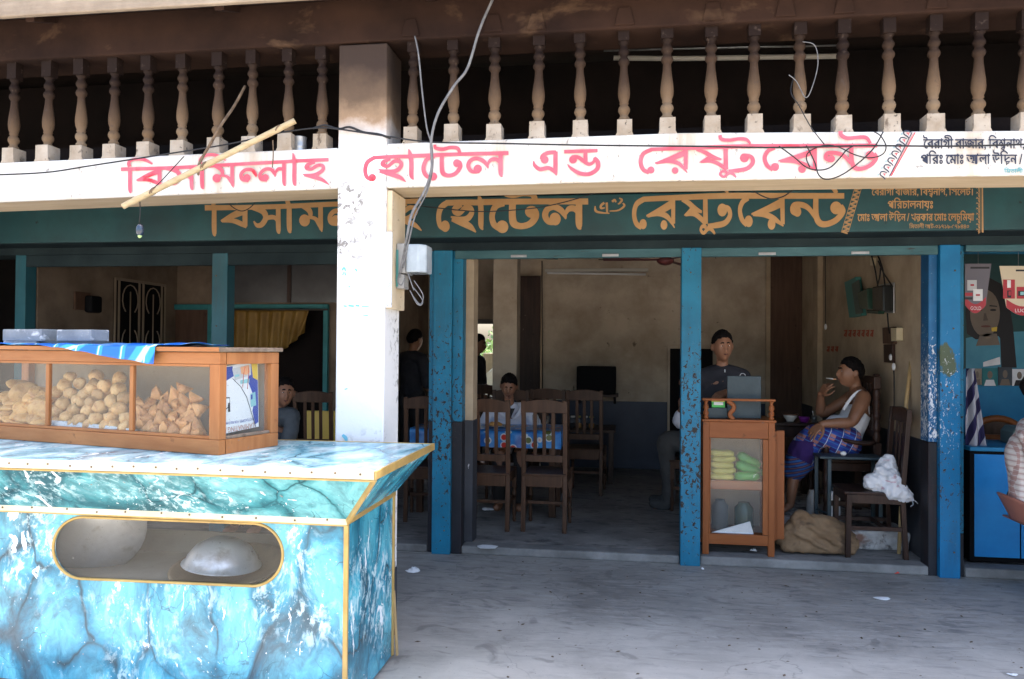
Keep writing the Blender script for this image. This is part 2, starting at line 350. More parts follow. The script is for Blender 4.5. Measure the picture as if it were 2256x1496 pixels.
# --- marble print laminate
def laminate(name, tint, seed, rot):
    m, nt, bs = new_mat(name)
    base = coords(nt, (1, 1, 1), rot)
    tc2 = nt.nodes.new("ShaderNodeVectorMath"); tc2.operation = 'ADD'; tc2.inputs[1].default_value = (seed, seed * 1.7, seed * .3)
    nt.links.new(base, tc2.inputs[0]); co = tc2.outputs[0]
    def warp(scale, amt, src):
        w_ = nt.nodes.new("ShaderNodeTexNoise"); w_.inputs["Scale"].default_value = scale; w_.inputs["Detail"].default_value = 4
        nt.links.new(src, w_.inputs["Vector"])
        v_ = nt.nodes.new("ShaderNodeVectorMath"); v_.operation = 'MULTIPLY_ADD'; v_.inputs[1].default_value = (amt,) * 3
        nt.links.new(w_.outputs["Color"], v_.inputs[0]); nt.links.new(src, v_.inputs[2]); return v_.outputs[0]
    def voro(scale, src):
        v_ = nt.nodes.new("ShaderNodeTexVoronoi"); v_.feature = 'DISTANCE_TO_EDGE'; v_.inputs["Scale"].default_value = scale
        nt.links.new(src, v_.inputs["Vector"]); return v_.outputs["Distance"]
    mp0 = nt.nodes.new("ShaderNodeMapping"); mp0.inputs["Scale"].default_value = (1.0, 1.0, .62); mp0.inputs["Rotation"].default_value = (0, R(30), 0)
    nt.links.new(co, mp0.inputs[0])
    cw = warp(2.6, .36, mp0.outputs[0]); big = voro(3.6, cw); small = voro(9.5, warp(6, .12, co))
    n0 = noise(nt, co, 1.7, 3, .5, .3); n1 = noise(nt, cw, 5.5, 7, .66, .6); n2 = noise(nt, cw, 26, 6, .72)
    d, mid, li = tint
    glow = math_(nt, 'ADD', math_(nt, 'MULTIPLY', big, 1.1), math_(nt, 'MULTIPLY', n1, .62))
    col = ramp(nt, math_(nt, 'ADD', glow, math_(nt, 'MULTIPLY', n0, .34)), [(.46, d), (.58, mid), (.76, li)])
    # cloudy grey-blue drifts
    col = mix(nt, ramp(nt, noise(nt, cw, 2.3, 6, .68, .9), [(.50, 0.0), (.66, .85)]), col, (d[0] * 1.5, d[1] * .85, d[2] * .80, 1))
    grain = ramp(nt, noise(nt, cw, 13, 9, .74, .4), [(.30, (.42, .42, .44, 1)), (.52, (1, 1, 1, 1)), (.72, (1.55, 1.45, 1.4, 1))])
    col = mix(nt, .85, col, grain, 'MULTIPLY')
    # broken veins, only here and there
    keep = ramp(nt, noise(nt, co, 3.3, 3), [(.44, 0.0), (.58, 1.0)])
    col = mix(nt, math_(nt, 'MULTIPLY', ramp(nt, big, [(0.0, .9), (.012, .55), (.03, 0.0)]), keep), col, (d[0] * .5, d[1] * .40, d[2] * .38, 1))
    keep2 = ramp(nt, noise(nt, co, 4.1, 3), [(.52, 0.0), (.62, 1.0)])
    col = mix(nt, math_(nt, 'MULTIPLY', ramp(nt, small, [(0.0, .8), (.018, 0.0)]), keep2), col, (d[0] * .6, d[1] * .5, d[2] * .5, 1))
    # crushed pale rubble and bright shards lying aslant
    where = ramp(nt, noise(nt, co, 2.7, 4, .6, .5), [(.48, 0.0), (.66, 1.0)])
    col = mix(nt, math_(nt, 'MULTIPLY', ramp(nt, n2, [(.50, 0.0), (.60, .95)]), where), col, (.58, .78, .82, 1))
    mp = nt.nodes.new("ShaderNodeMapping"); mp.inputs["Scale"].default_value = (3.2, 3.2, 1.15); mp.inputs["Rotation"].default_value = (0, R(-36), 0)
    nt.links.new(warp(9, .05, co), mp.inputs[0])
    st = noise(nt, mp.outputs[0], 3.6, 5, .62, 1.3)
    col = mix(nt, ramp(nt, math_(nt, 'ADD', st, math_(nt, 'MULTIPLY', where, .06)), [(.658, 0.0), (.674, 1.0)]), col, (.84, .91, .93, 1))
    col = mix(nt, ramp(nt, noise(nt, co, 62, 3), [(.70, 0.0), (.73, .8)]), col, (.75, .83, .85, 1))
    col = mix(nt, ramp(nt, noise(nt, co, 36, 2), [(.74, 0.0), (.76, .8)]), col, (.26, .22, .18, 1))
    nt.links.new(col, bs.inputs["Base Color"]); bs.inputs["Roughness"].default_value = .24
    bs.inputs["Specular IOR Level"].default_value = .55
    bump(nt, bs, noise(nt, co, 3, 2), .05, .02)
BL = ((.038, .115, .160, 1), (.038, .25, .375, 1), (.14, .50, .64, 1))
TL = ((.022, .12, .15, 1), (.055, .26, .30, 1), (.16, .43, .47, 1))
laminate("laminate_blue", BL, 1.3, (0, 0, 0))
laminate("laminate_teal", TL, 4.9, (R(25), 0, 0))
laminate("laminate_side", ((.020, .13, .20, 1), (.035, .27, .40, 1), (.09, .42, .54, 1)), 7.7, (0, 0, R(90)))
laminate("laminate_top", ((.15, .36, .45, 1), (.30, .58, .66, 1), (.60, .78, .82, 1)), 2.9, (R(90), 0, 0))  # whitened copy of the laminate: sky glare on the top put into its colour
simple("gold_trim", (.42, .27, .075, 1), (.54, .37, .13, 1), 10, .38, metal=.25, bmp=.05, grime=((.2, .15, .1, 1), .4))
simple("cream_trim", (.62, .55, .38, 1), (.74, .68, .52, 1), 8, .4, bmp=.05)
simple("nail", (.16, .11, .07, 1), None, rough=.5, metal=.5, bmp=0)
# --- wood
def wood(name, c1, c2, scale=6, rough=.5, worn=None, stretch=(6, 6, .6)):
    sp = [((c1[0] * .35, c1[1] * .35, c1[2] * .4, 1), 10, .66, .08, (1, 1, 1))]
    if worn: sp.append((worn, 26, .68, .05, (1, 1, 1)))
    simple(name, c1, c2, scale, rough, bmp=.15, bscale=14, stretch=stretch, spots=sp, spec=.22)
wood("case_wood", (.34, .125, .042, 1), (.44, .18, .065, 1), 3, .45, worn=(.22, .17, .15, 1), stretch=(1, 6, 6))
wood("case_wood_up", (.34, .125, .042, 1), (.44, .18, .065, 1), 3, .45, worn=(.22, .17, .15, 1))
wood("cabinet_wood", (.215, .062, .017, 1), (.27, .086, .025, 1), 3, .4)
wood("cabinet_rail", (.215, .062, .017, 1), (.27, .086, .025, 1), 3, .4, worn=(.12, .10, .10, 1), stretch=(1, 6, 6))
wood("chair_wood", (.046, .022, .012, 1), (.082, .041, .024, 1), 4, .38, worn=(.14, .10, .075, 1))
wood("dark_wood", (.022, .011, .008, 1), (.045, .022, .015, 1), 4, .38, worn=(.16, .12, .10, 1))
wood("grey_plank", (.17, .12, .085, 1), (.26, .195, .145, 1), 4, .8, stretch=(1, 6, 6))
wood("brown_partition", (.075, .040, .026, 1), (.105, .060, .040, 1), 4, .6)
simple("bamboo", (.40, .30, .16, 1), (.52, .41, .24, 1), 6, .5, stretch=(1, 8, 8), spots=[((.2, .13, .07, 1), 16, .66, .05, (1, 3, 3))])
simple("stick_wood", (.40, .27, .12, 1), (.50, .35, .17, 1), 6, .6)
# --- glass
def glass(name, dust_or_light, tint=(.975, .975, .965, 1), dusty=(.5, .48, .44, 1)):
    m, nt, bs = new_mat(name); nt.nodes.remove(bs)
    out = nt.nodes["Material Output"]
    tr = nt.nodes.new("ShaderNodeBsdfTransparent"); tr.inputs[0].default_value = tint
    gl = nt.nodes.new("ShaderNodeBsdfGlossy"); gl.inputs["Roughness"].default_value = .06
    fr = nt.nodes.new("ShaderNodeFresnel"); fr.inputs[0].default_value = 1.45
    di = nt.nodes.new("ShaderNodeBsdfDiffuse"); di.inputs[0].default_value = dusty
    co = coords(nt)
    f = math_(nt, 'ADD', ramp(nt, noise(nt, co, 3.2, 7, .65), [(.3, dust_or_light * .55), (.75, dust_or_light * 1.5)]), ramp(nt, noise(nt, co, 70, 3), [(.70, 0.0), (.74, .35)]))
    m1 = nt.nodes.new("ShaderNodeMixShader"); m2 = nt.nodes.new("ShaderNodeMixShader")
    ge = nt.nodes.new("ShaderNodeNewGeometry")
    nt.links.new(math_(nt, 'MULTIPLY', fr.outputs[0], math_(nt, 'SUBTRACT', 1.0, ge.outputs["Backfacing"])), m1.inputs[0]); nt.links.new(tr.outputs[0], m1.inputs[1]); nt.links.new(gl.outputs[0], m1.inputs[2])
    nt.links.new(f, m2.inputs[0]); nt.links.new(m1.outputs[0], m2.inputs[1]); nt.links.new(di.outputs[0], m2.inputs[2])
    nt.links.new(m2.outputs[0], out.inputs[0])
glass("case_glass", .034); glass("window_glass", .035); glass("cabinet_glass", .045); glass("clear_glass", .05)
# --- small things
simple("metal_grey", (.30, .31, .32, 1), (.42, .43, .44, 1), 8, .35, metal=.7, bmp=.05)
simple("pan_metal", (.60, .61, .62, 1), (.74, .75, .76, 1), 5, .34, metal=.55, bmp=.05, grime=((.22, .19, .15, 1), .7), spots=[((.42, .40, .37, 1), 9, .54, .16, (1, 1, 1))])
simple("rust_pan", (.20, .125, .06, 1), (.30, .20, .105, 1), 6, .5, bmp=.2, bscale=20, grime=((.07, .045, .03, 1), .6))
simple("meter_case", (.28, .27, .25, 1), (.36, .35, .33, 1), 8, .25, bmp=.04)
simple("meter_glass", (.30, .34, .37, 1), (.42, .47, .50, 1), 8, .12, bmp=.03, spec=.7)
simple("white_plastic", (.72, .73, .74, 1), None, rough=.4, bmp=0)
simple("batten_white", (.70, .74, .78, 1), (.80, .82, .84, 1), 14, .6, spots=[((.3, .35, .42, 1), 22, .63, .04, (1, 1, 1))])
simple("board_cream", (.55, .44, .29, 1), (.66, .54, .37, 1), 6, .7, spots=[((.12, .09, .07, 1), 18, .66, .05, (1, 1, 1))])
simple("wire_black", (.015, .015, .016, 1), None, rough=.6, bmp=0)
simple("wire_grey", (.11, .11, .115, 1), (.19, .19, .19, 1), 30, .6, bmp=.2, bscale=80)
simple("rope_brown", (.10, .065, .04, 1), (.2, .14, .09, 1), 30, .9, bmp=.4, bscale=90)
simple("bulb_dark", (.02, .035, .06, 1), None, rough=.15, bmp=0, spec=.8)
simple("bulb_green", (.45, .62, .25, 1), None, rough=.2, bmp=0)
simple("tin", (.34, .36, .37, 1), (.46, .48, .49, 1), 10, .35, metal=.7)
simple("paving_block", (.20, .215, .225, 1), (.30, .315, .32, 1), 7, .9, bmp=.4, bscale=30, spots=[((.60, .60, .58, 1), 9, .56, .08, (1, 1, 2))])
simple("dark_board", (.045, .055, .062, 1), (.075, .087, .095, 1), 5, .8)
m, nt, bs = new_mat("plaid_sheet"); co = coords(nt)
sx = nt.nodes.new("ShaderNodeSeparateXYZ"); nt.links.new(co, sx.inputs[0])
def stripe(nt, v, freq, lo, hi):
    f = math_(nt, 'FRACT', math_(nt, 'MULTIPLY', v, freq)); return ramp(nt, f, [(lo, 0.0), (lo + .02, 1.0), (hi, 1.0), (hi + .02, 0.0)])
col = mix(nt, stripe(nt, sx.outputs[0], 7, .55, .80), (.008, .13, .58, 1), (.03, .30, .72, 1))
col = mix(nt, stripe(nt, sx.outputs[1], 9, .50, .78), col, (.04, .34, .74, 1))
col = mix(nt, stripe(nt, sx.outputs[0], 7, .60, .66), col, (.55, .68, .85, 1))
col = mix(nt, stripe(nt, sx.outputs[1], 9, .60, .68), col, (.55, .68, .85, 1))
nt.links.new(col, bs.inputs["Base Color"]); bs.inputs["Roughness"].default_value = .3
simple("sheet_back", (.60, .64, .66, 1), (.70, .73, .74, 1), 6, .5)
def food(name, c1, c2, dark):
    m, nt, bs = new_mat(name); co = coords(nt, kind="World"); oi = nt.nodes.new("ShaderNodeObjectInfo")
    col = ramp(nt, noise(nt, co, 24, 6, .6), [(.35, c1), (.65, c2)])
    col = mix(nt, ramp(nt, noise(nt, co, 30, 6, .7, .6), [(.50, 0.0), (.66, .85)]), col, dark)
    col = mix(nt, ramp(nt, noise(nt, co, 90, 3, .6), [(.66, 0.0), (.72, .7)]), col, (dark[0] * .45, dark[1] * .40, dark[2] * .4, 1))
    col = mix(nt, 1.0, col, ramp(nt, oi.outputs["Random"], [(0.0, (.72, .66, .58, 1)), (.5, (1, .97, .93, 1)), (1.0, (1.16, 1.12, 1.06, 1))]), 'MULTIPLY')
    nt.links.new(col, bs.inputs["Base Color"]); bs.inputs["Roughness"].default_value = .38; bs.inputs["Specular IOR Level"].default_value = .5
    bump(nt, bs, noise(nt, co, 60, 6, .7), .55, .006)
food("pastry_pale", (.60, .35, .135, 1), (.72, .48, .22, 1), (.44, .20, .060, 1))
food("pastry_gold", (.60, .31, .085, 1), (.70, .42, .145, 1), (.42, .16, .04, 1))
food("pastry_tan", (.54, .25, .080, 1), (.64, .34, .13, 1), (.36, .13, .04, 1))
simple("newsprint", (.55, .56, .56, 1), (.68, .69, .68, 1), 12, .9, bmp=0, spots=[((.25, .26, .28, 1), 60, .60, .05, (1, 1, 4))])
simple("case_back", (.33, .28, .22, 1), (.43, .37, .295, 1), 3, .8)
simple("poster_white", (.72, .74, .76, 1), None, rough=.35, bmp=0)
simple("poster_blue", (.035, .065, .33, 1), None, rough=.35, bmp=0)
simple("poster_yellow", (.65, .45, .06, 1), None, rough=.35, bmp=0)
simple("poster_black", (.015, .015, .02, 1), None, rough=.4, bmp=0)
simple("poster_grey", (.50, .51, .52, 1), None, rough=.4, bmp=0)
simple("poster_brown", (.48, .22, .16, 1), None, rough=.4, bmp=0)
simple("poster_cyan", (.25, .52, .55, 1), None, rough=.4, bmp=0)
simple("poster_orange", (.75, .38, .20, 1), None, rough=.4, bmp=0)
simple("paper", (.70, .71, .72, 1), (.78, .78, .79, 1), 20, .8, bmp=.2, bscale=20)
simple("red_foil", (.62, .05, .03, 1), None, rough=.4, bmp=0)
simple("burlap", (.19, .115, .06, 1), (.28, .18, .10, 1), 5, .95, bmp=.8, bscale=160, spots=[((.10, .06, .035, 1), 6, .56, .1, (1, 1, 1))])
simple("white_sack", (.58, .58, .59, 1), (.70, .70, .71, 1), 6, .75, bmp=.5, bscale=14, spots=[((.50, .33, .36, 1), 9, .63, .05, (1, 1, 3)), ((.30, .28, .30, 1), 26, .69, .04, (1, 1, 1))])
simple("slate_metal", (.028, .046, .055, 1), (.046, .068, .078, 1), 9, .5, bmp=.05, spots=[((.16, .17, .16, 1), 34, .70, .03, (1, 1, 1))], spec=.3)
simple("box_greygreen", (.12, .16, .15, 1), None, rough=.5, bmp=0)
simple("pack_yellow", (.36, .34, .07, 1), (.50, .46, .13, 1), 9, .35, bmp=.4, bscale=20)
simple("pack_green", (.012, .24, .055, 1), (.10, .40, .055, 1), 5, .35, bmp=.4, bscale=20, spots=[((.75, .8, .75, 1), 12, .62, .05, (1, 1, 1)), ((.65, .08, .06, 1), 9, .70, .03, (1, 1, 1))])
simple("soap_green", (.04, .42, .07, 1), None, rough=.4, bmp=0)
simple("ceramic", (.62, .58, .50, 1), (.70, .66, .58, 1), 5, .25, bmp=0)
simple("brown_band", (.16, .08, .05, 1), None, rough=.3, bmp=0)
simple("purple_plastic", (.22, .02, .26, 1), None, rough=.3, bmp=0)
simple("egg", (.74, .73, .70, 1), None, rough=.5, bmp=0)
simple("curtain", (.16, .085, .012, 1), (.24, .14, .028, 1), 4, .6, bmp=.1)
simple("grille_iron", (.05, .045, .04, 1), None, rough=.6, bmp=0)
simple("grille_beige", (.22, .17, .12, 1), None, rough=.7, bmp=0)
simple("tv_black", (.006, .006, .007, 1), None, rough=.7, bmp=0, spec=.1)
simple("fan_red", (.13, .035, .035, 1), None, rough=.5, bmp=0)
simple("fan_green", (.035, .14, .12, 1), None, rough=.5, bmp=0)
simple("tube_lamp", (.45, .43, .38, 1), None, rough=.4, bmp=0)
simple("meter_green", (.022, .05, .035, 1), (.03, .07, .05, 1), 9, .25, bmp=0)
simple("meter_dark", (.018, .020, .020, 1), None, rough=.25, bmp=0)
simple("teal_box", (.06, .22, .20, 1), None, rough=.5, bmp=0)
simple("teal_box_face", (.075, .10, .09, 1), None, rough=.5, bmp=0)
simple("switch_cream", (.52, .44, .28, 1), None, rough=.5, bmp=0)
simple("oil_smoke_glass", (.05, .05, .052, 1), (.09, .09, .092, 1), 2, .18, bmp=.15, bscale=5, spec=.7)
# --- people
simple("skin_brown", (.20, .092, .050, 1), (.245, .118, .066, 1), 8, .45, bmp=.05)
simple("skin_tan", (.235, .110, .063, 1), (.29, .142, .084, 1), 8, .5, bmp=.05)
simple("lips", (.13, .045, .035, 1), None, rough=.5, bmp=0)
simple("hair", (.004, .0035, .0035, 1), (.009, .007, .007, 1), 60, .75, bmp=.8, bscale=120, spec=.12)
simple("eye_white", (.5, .48, .45, 1), None, rough=.3, bmp=0)
simple("eye_dark", (.012, .008, .007, 1), None, rough=.2, bmp=0)
simple("vest_white", (.70, .71, .74, 1), (.76, .77, .79, 1), 9, .85, bmp=.25, bscale=26)
simple("tee_charcoal", (.020, .020, .026, 1), (.032, .031, .038, 1), 9, .9, bmp=.25, bscale=22)
simple("shirt_white", (.60, .61, .68, 1), (.68, .69, .75, 1), 9, .85, bmp=.3, bscale=20)
simple("shirt_slate", (.055, .065, .075, 1), (.085, .098, .11, 1), 9, .9, bmp=.3, bscale=20)
simple("cloth_dark", (.018, .017, .018, 1), (.03, .028, .03, 1), 9, .9, bmp=.2)
simple("trousers_grey", (.050, .050, .049, 1), (.075, .073, .070, 1), 9, .9, bmp=.3, bscale=18)
m, nt, bs = new_mat("lungi"); co = coords(nt, (1, 1, 1), (0, R(-24), 0))
sx = nt.nodes.new("ShaderNodeSeparateXYZ"); nt.links.new(co, sx.inputs[0])
col = mix(nt, stripe(nt, sx.outputs[0], 10, .0, .42), (.035, .022, .15, 1), (.40, .18, .17, 1))
col = mix(nt, stripe(nt, sx.outputs[2], 10, .0, .50), col, (.030, .055, .30, 1))
col = mix(nt, stripe(nt, sx.outputs[2], 30, .0, .22), col, (.03, .14, .42, 1))
col = mix(nt, stripe(nt, sx.outputs[0], 10, .90, .955), col, (.55, .58, .70, 1))
nt.links.new(col, bs.inputs["Base Color"]); bs.inputs["Roughness"].default_value = .9
m, nt, bs = new_mat("lungi_panel"); co = coords(nt, (1, 1, 1), (0, R(18), 0))
sx = nt.nodes.new("ShaderNodeSeparateXYZ"); nt.links.new(co, sx.inputs[0])
low = ramp(nt, sx.outputs[2], [(.0, 0.0), (1, 1.0)])
col = mix(nt, stripe(nt, sx.outputs[2], 26, .0, .45), (.03, .012, .085, 1), (.025, .11, .36, 1))
col = mix(nt, stripe(nt, sx.outputs[2], 26, .60, .85), col, (.16, .09, .10, 1))
nt.links.new(col, bs.inputs["Base Color"]); bs.inputs["Roughness"].default_value = .9
simple("lungi_purple", (.030, .012, .095, 1), (.042, .016, .12, 1), 5, .9)
m, nt, bs = new_mat("plaid_shirt"); co = coords(nt)
sx = nt.nodes.new("ShaderNodeSeparateXYZ"); nt.links.new(co, sx.inputs[0])
col = mix(nt, stripe(nt, sx.outputs[0], 28, .0, .30), (.62, .55, .50, 1), (.42, .27, .24, 1))
col = mix(nt, math_(nt, 'MULTIPLY', stripe(nt, sx.outputs[2], 28, .0, .30), .6), col, (.36, .20, .18, 1))
col = mix(nt, stripe(nt, sx.outputs[2], 28, .60, .66), col, (.70, .68, .66, 1))
nt.links.new(col, bs.inputs["Base Color"]); bs.inputs["Roughness"].default_value = .9
simple("plastic_brown", (.30, .12, .085, 1), None, rough=.4, bmp=0)
m, nt, bs = new_mat("striped_towel"); co = coords(nt, (1, 1, 1), (0, R(-16), 0))
sx = nt.nodes.new("ShaderNodeSeparateXYZ"); nt.links.new(co, sx.inputs[0])
col = mix(nt, stripe(nt, sx.outputs[0], 13, .0, .48), (.44, .43, .46, 1), (.022, .018, .07, 1))
nt.links.new(col, bs.inputs["Base Color"]); bs.inputs["Roughness"].default_value = .95
# --- oilcloth with fruit print
m, nt, bs = new_mat("oilcloth"); co = coords(nt)
col = ramp(nt, noise(nt, co, 9, 5, .6), [(.35, (.012, .11, .42, 1)), (.6, (.04, .28, .66, 1))])
vo = nt.nodes.new("ShaderNodeTexVoronoi"); vo.inputs["Scale"].default_value = 11; vo.inputs["Randomness"].default_value = .75
nt.links.new(co, vo.inputs["Vector"])
col = mix(nt, ramp(nt, vo.outputs["Distance"], [(.36, 1.0), (.42, 0.0)]), col, (.62, .66, .68, 1))
sxc = nt.nodes.new("ShaderNodeSeparateColor"); nt.links.new(vo.outputs["Color"], sxc.inputs[0])
fr_ = ramp(nt, sxc.outputs[0], [(.0, (.50, .03, .02, 1)), (.34, (.55, .10, .03, 1)), (.5, (.10, .13, .03, 1)), (.75, (.62, .05, .03, 1))], 'CONSTANT')
col = mix(nt, ramp(nt, vo.outputs["Distance"], [(.27, 1.0), (.31, 0.0)]), col, fr_)
nt.links.new(col, bs.inputs["Base Color"]); bs.inputs["Roughness"].default_value = .3
# --- outside behind the house
simple("leaf_light", (.10, .19, .045, 1), (.20, .30, .08, 1), 8, .7, bmp=0)
simple("leaf_dark", (.04, .09, .025, 1), (.07, .14, .04, 1), 8, .7, bmp=0)
simple("bark", (.10, .075, .05, 1), (.16, .12, .085, 1), 8, .9)
simple("yard_wall", (.30, .27, .20, 1), (.42, .38, .30, 1), 3, .9, bmp=.3, grime=((.10, .12, .06, 1), .7))
simple("yard_tank", (.34, .42, .42, 1), (.44, .52, .52, 1), 4, .7, grime=((.20, .16, .10, 1), .5))
simple("grass", (.10, .13, .04, 1), (.18, .20, .08, 1), 3, .95)
# ================================================================ the setting
B().box(-900, 900, -900, 900, -.9, -.085).build("ground", "road_dirt", kind="structure")
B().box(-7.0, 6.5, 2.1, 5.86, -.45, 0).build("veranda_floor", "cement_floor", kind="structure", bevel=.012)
B().box(-5.0, 2.25, 5.86, 10.4, -.3, .055).build("restaurant_floor", "inside_floor", kind="structure")
B().box(2.25, 6.0, 5.86, 7.4, -.3, .052).build("shop_floor", "inside_floor", kind="structure")
# ================================================================ the house
YB = 3.87
house = thing("restaurant_building", "single storey restaurant with white lettered beam, sooty balustrade and blue shutter posts", "building", (0, 0, 0))
def part(name, mat, bev=0.0, par=house, **k):
    return lambda b: b.build(name, mat, par, bevel=bev, **k)
PL, PR_ = -1.497, -1.236
b = B(); b.box(PL, PR_, YB - .003, 4.13, .36, 3.135); pillar = b.build("pillar", "pillar_lime", house, bevel=.008)
B().box(PL - .003, PR_ + .003, YB - .006, 4.133, 0, .36).build("pillar_foot", "dado", house, bevel=.006)
# the beam, bay by bay, as unevenly cast as it is
def beam(pts_bottom, pts_top, name, mat):
    prof = [(x, YB, z) for x, z in pts_bottom] + [(x, YB, z) for x, z in reversed(pts_top)]
    return B().prism(prof, (0, .27, 0)).build(name, mat, house, bevel=.010)
bt_l = [(-5.6, 2.552), (-3.474, 2.574), (PL, 2.599)]; bb_l = [(-5.6, 2.325), (-3.474, 2.353), (PL, 2.385)]
bt_r = [(PR_, 2.612), (.256, 2.619), (1.803, 2.578), (3.6, 2.555)]; bb_r = [(PR_, 2.382), (-.10, 2.386), (1.19, 2.377), (1.80, 2.370), (3.6, 2.35)]
beam_l = beam(bb_l, bt_l, "front_beam", "white_lime"); beam_r = beam(bb_r, bt_r, "front_beam", "white_lime")
def strip(pts, dz, y0, y1):
    bb = B()
    for (x0, z0), (x1, z1) in zip(pts[:-1], pts[1:]):
        bb.add([(x0, y0, z0 + dz), (x1, y0, z1 + dz), (x1, y1, z1 + dz), (x0, y1, z0 + dz)], [(0, 3, 2, 1)])
    return bb
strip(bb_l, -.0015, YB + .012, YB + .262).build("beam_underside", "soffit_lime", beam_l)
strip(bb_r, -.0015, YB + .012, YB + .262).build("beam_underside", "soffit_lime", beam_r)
def ztop(x):
    t = bt_l if x < PL else bt_r
    for (x0, z0), (x1, z1) in zip(t[:-1], t[1:]):
        if x0 <= x <= x1: return z0 + (z1 - z0) * (x - x0) / (x1 - x0)
    return t[-1][1]
# balusters: one turned shape, copied
bh = .425
prof = [(.026, 0), (.0305, .006), (.0305, .016), (.022, .024), (.024, .034), (.033, .048), (.034, .058), (.030, .070), (.021, .080),
        (.0265, .088), (.024, .096), (.032, .118), (.0345, .142), (.033, .168), (.028, .205), (.0225, .245), (.0205, .275), (.022, .280),
        (.031, .292), (.032, .302), (.028, .312), (.020, .322), (.022, .332), (.0305, .342), (.031, .352), (.026, .362), (.0195, .374), (.0225, .386), (.030, .394), (.030, .398)]
bal = B().lathe(prof, n=14); bal.box(-.031, .031, -.031, .031, .398, .56)
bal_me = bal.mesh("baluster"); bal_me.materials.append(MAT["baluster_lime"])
pier = B(); pier.prism([(-.060, 0, -.02), (.060, 0, -.02), (.045, 0, .004), (.038, 0, .018), (.037, 0, .088), (-.037, 0, .088), (-.038, 0, .018), (-.045, 0, .004)], (0, .095, 0))
pier_me = pier.mesh("baluster_pier"); pier_me.materials.append(MAT["pier_lime"])
bx = [(-62, 365), (15, 352), (90, 348), (165, 345), (238, 341), (313, 337), (388, 333), (468, 329), (545, 325), (625, 322), (703, 320),
      (903, 308), (993, 306), (1087, 304), (1182, 302), (1278, 300), (1376, 298), (1471, 297), (1570, 295), (1664, 293), (1768, 291), (1860, 290), (1967, 290), (2063, 290), (2165, 290), (2268, 290)]
for px, py in bx:
    x = PY(px, py, YB).x; z = ztop(x)
    o = bpy.data.objects.new("baluster_pier", pier_me); COL.objects.link(o); o.parent = house
    o.location = (x, YB + .004, z - .004); o.scale = (random.uniform(.94, 1.06), 1, random.uniform(.92, 1.08))
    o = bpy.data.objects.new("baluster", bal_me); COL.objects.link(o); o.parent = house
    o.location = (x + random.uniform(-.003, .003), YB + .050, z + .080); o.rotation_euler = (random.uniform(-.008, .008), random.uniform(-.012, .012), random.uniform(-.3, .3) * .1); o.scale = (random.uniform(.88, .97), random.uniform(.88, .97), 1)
B().box(-5.8, 4.0, YB - .002, 4.14, 3.145, 3.38).build("top_beam", "sooty_beam", house, bevel=.01)
# corbels in the top beam, half lost in the soot
for px in (905, 1087, 1182, 1376, 1570, 1730, 1860, 2063):
    x = PY(px, 40, YB).x
    B().prism([(x - .05, YB - .012, 3.16), (x + .05, YB - .012, 3.16), (x + .03, YB - .012, 3.25), (x - .03, YB - .012, 3.25)], (0, .02, 0)).build("corbel", "sooty_beam", house, bevel=.006)
# roof: a sloping eave, its edge board, the slab over the whole house
B().prism([(-7, 3.70, 3.315), (-7, 3.90, 3.385), (-7, 12.2, 4.1), (-7, 12.2, 4.22), (-7, 3.70, 3.42)], (13.2, 0, 0)).build("roof", "sooty_roof", house)
B().box(-7.0, 6.2, 3.665, 3.697, 3.297, 3.415).build("eave_board", "eave_wood", house, bevel=.006)
for k in range(12):
    x = -6.4 + k * 1.08
    B().bar((x, 3.70, 3.300), (x, 3.868, 3.360), .05, .04).build("rafter", "sooty_beam", house)
# loft behind the balusters
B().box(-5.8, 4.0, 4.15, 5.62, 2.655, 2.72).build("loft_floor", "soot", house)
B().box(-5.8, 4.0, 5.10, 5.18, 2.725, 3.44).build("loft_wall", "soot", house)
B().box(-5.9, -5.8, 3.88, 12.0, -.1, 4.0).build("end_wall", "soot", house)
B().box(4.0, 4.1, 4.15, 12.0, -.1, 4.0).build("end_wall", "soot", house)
lb = B(); lb.tube([PY(1352, 128, 4.9), PY(1500, 129, 4.9), PY(1842, 124, 4.9)], .016, 8)
props(lb.build("tube_lamp", "tube_lamp"), "long pale tube lamp lying behind the balusters in the dark loft", "lamp")
B().tube([PY(1330, 112, 5.0), PY(1850, 100, 5.0)], .006, 6).build("loft_conduit", "wire_grey", house)
# lintel with the old green sign
LY = 5.5
zl = 2.362
B().box(-5.8, 4.0, LY, 5.76, zl, 2.652).build("sign_lintel", "green_lintel", house, bevel=.008)
B().box(-5.8, 4.0, LY + .008, 5.755, zl - .006, zl - .001).build("lintel_underside", "lintel_under", house)
B().box(-5.8, 4.0, 5.762, 6.05, 2.300, 3.45).build("wall_over_openings", "lintel_under", house)
# shutter rails
rl = B().box(PY(1004, 560, 5.8).x, 2.14, 5.775, 5.82, 2.236, 2.300); rail = rl.build("shutter_rail", "rail_teal", house, bevel=.004)
B().box(-5.0, PY(945, 560, 5.8).x, 5.775, 5.82, 2.205, 2.300).build("shutter_rail", "lintel_under", house, bevel=.004)
B().box(2.32, 4.0, 5.775, 5.82, 2.255, 2.300).build("shutter_rail", "rail_teal", house, bevel=.004)
for px in (1143, 1345, 1690, 1895):
    p = PY(px, 552, 5.77); B().box(p.x - .06, p.x + .06, 5.764, 5.774, 2.243, 2.262).build("hinge_plate", "metal_grey", rail, bevel=.002)
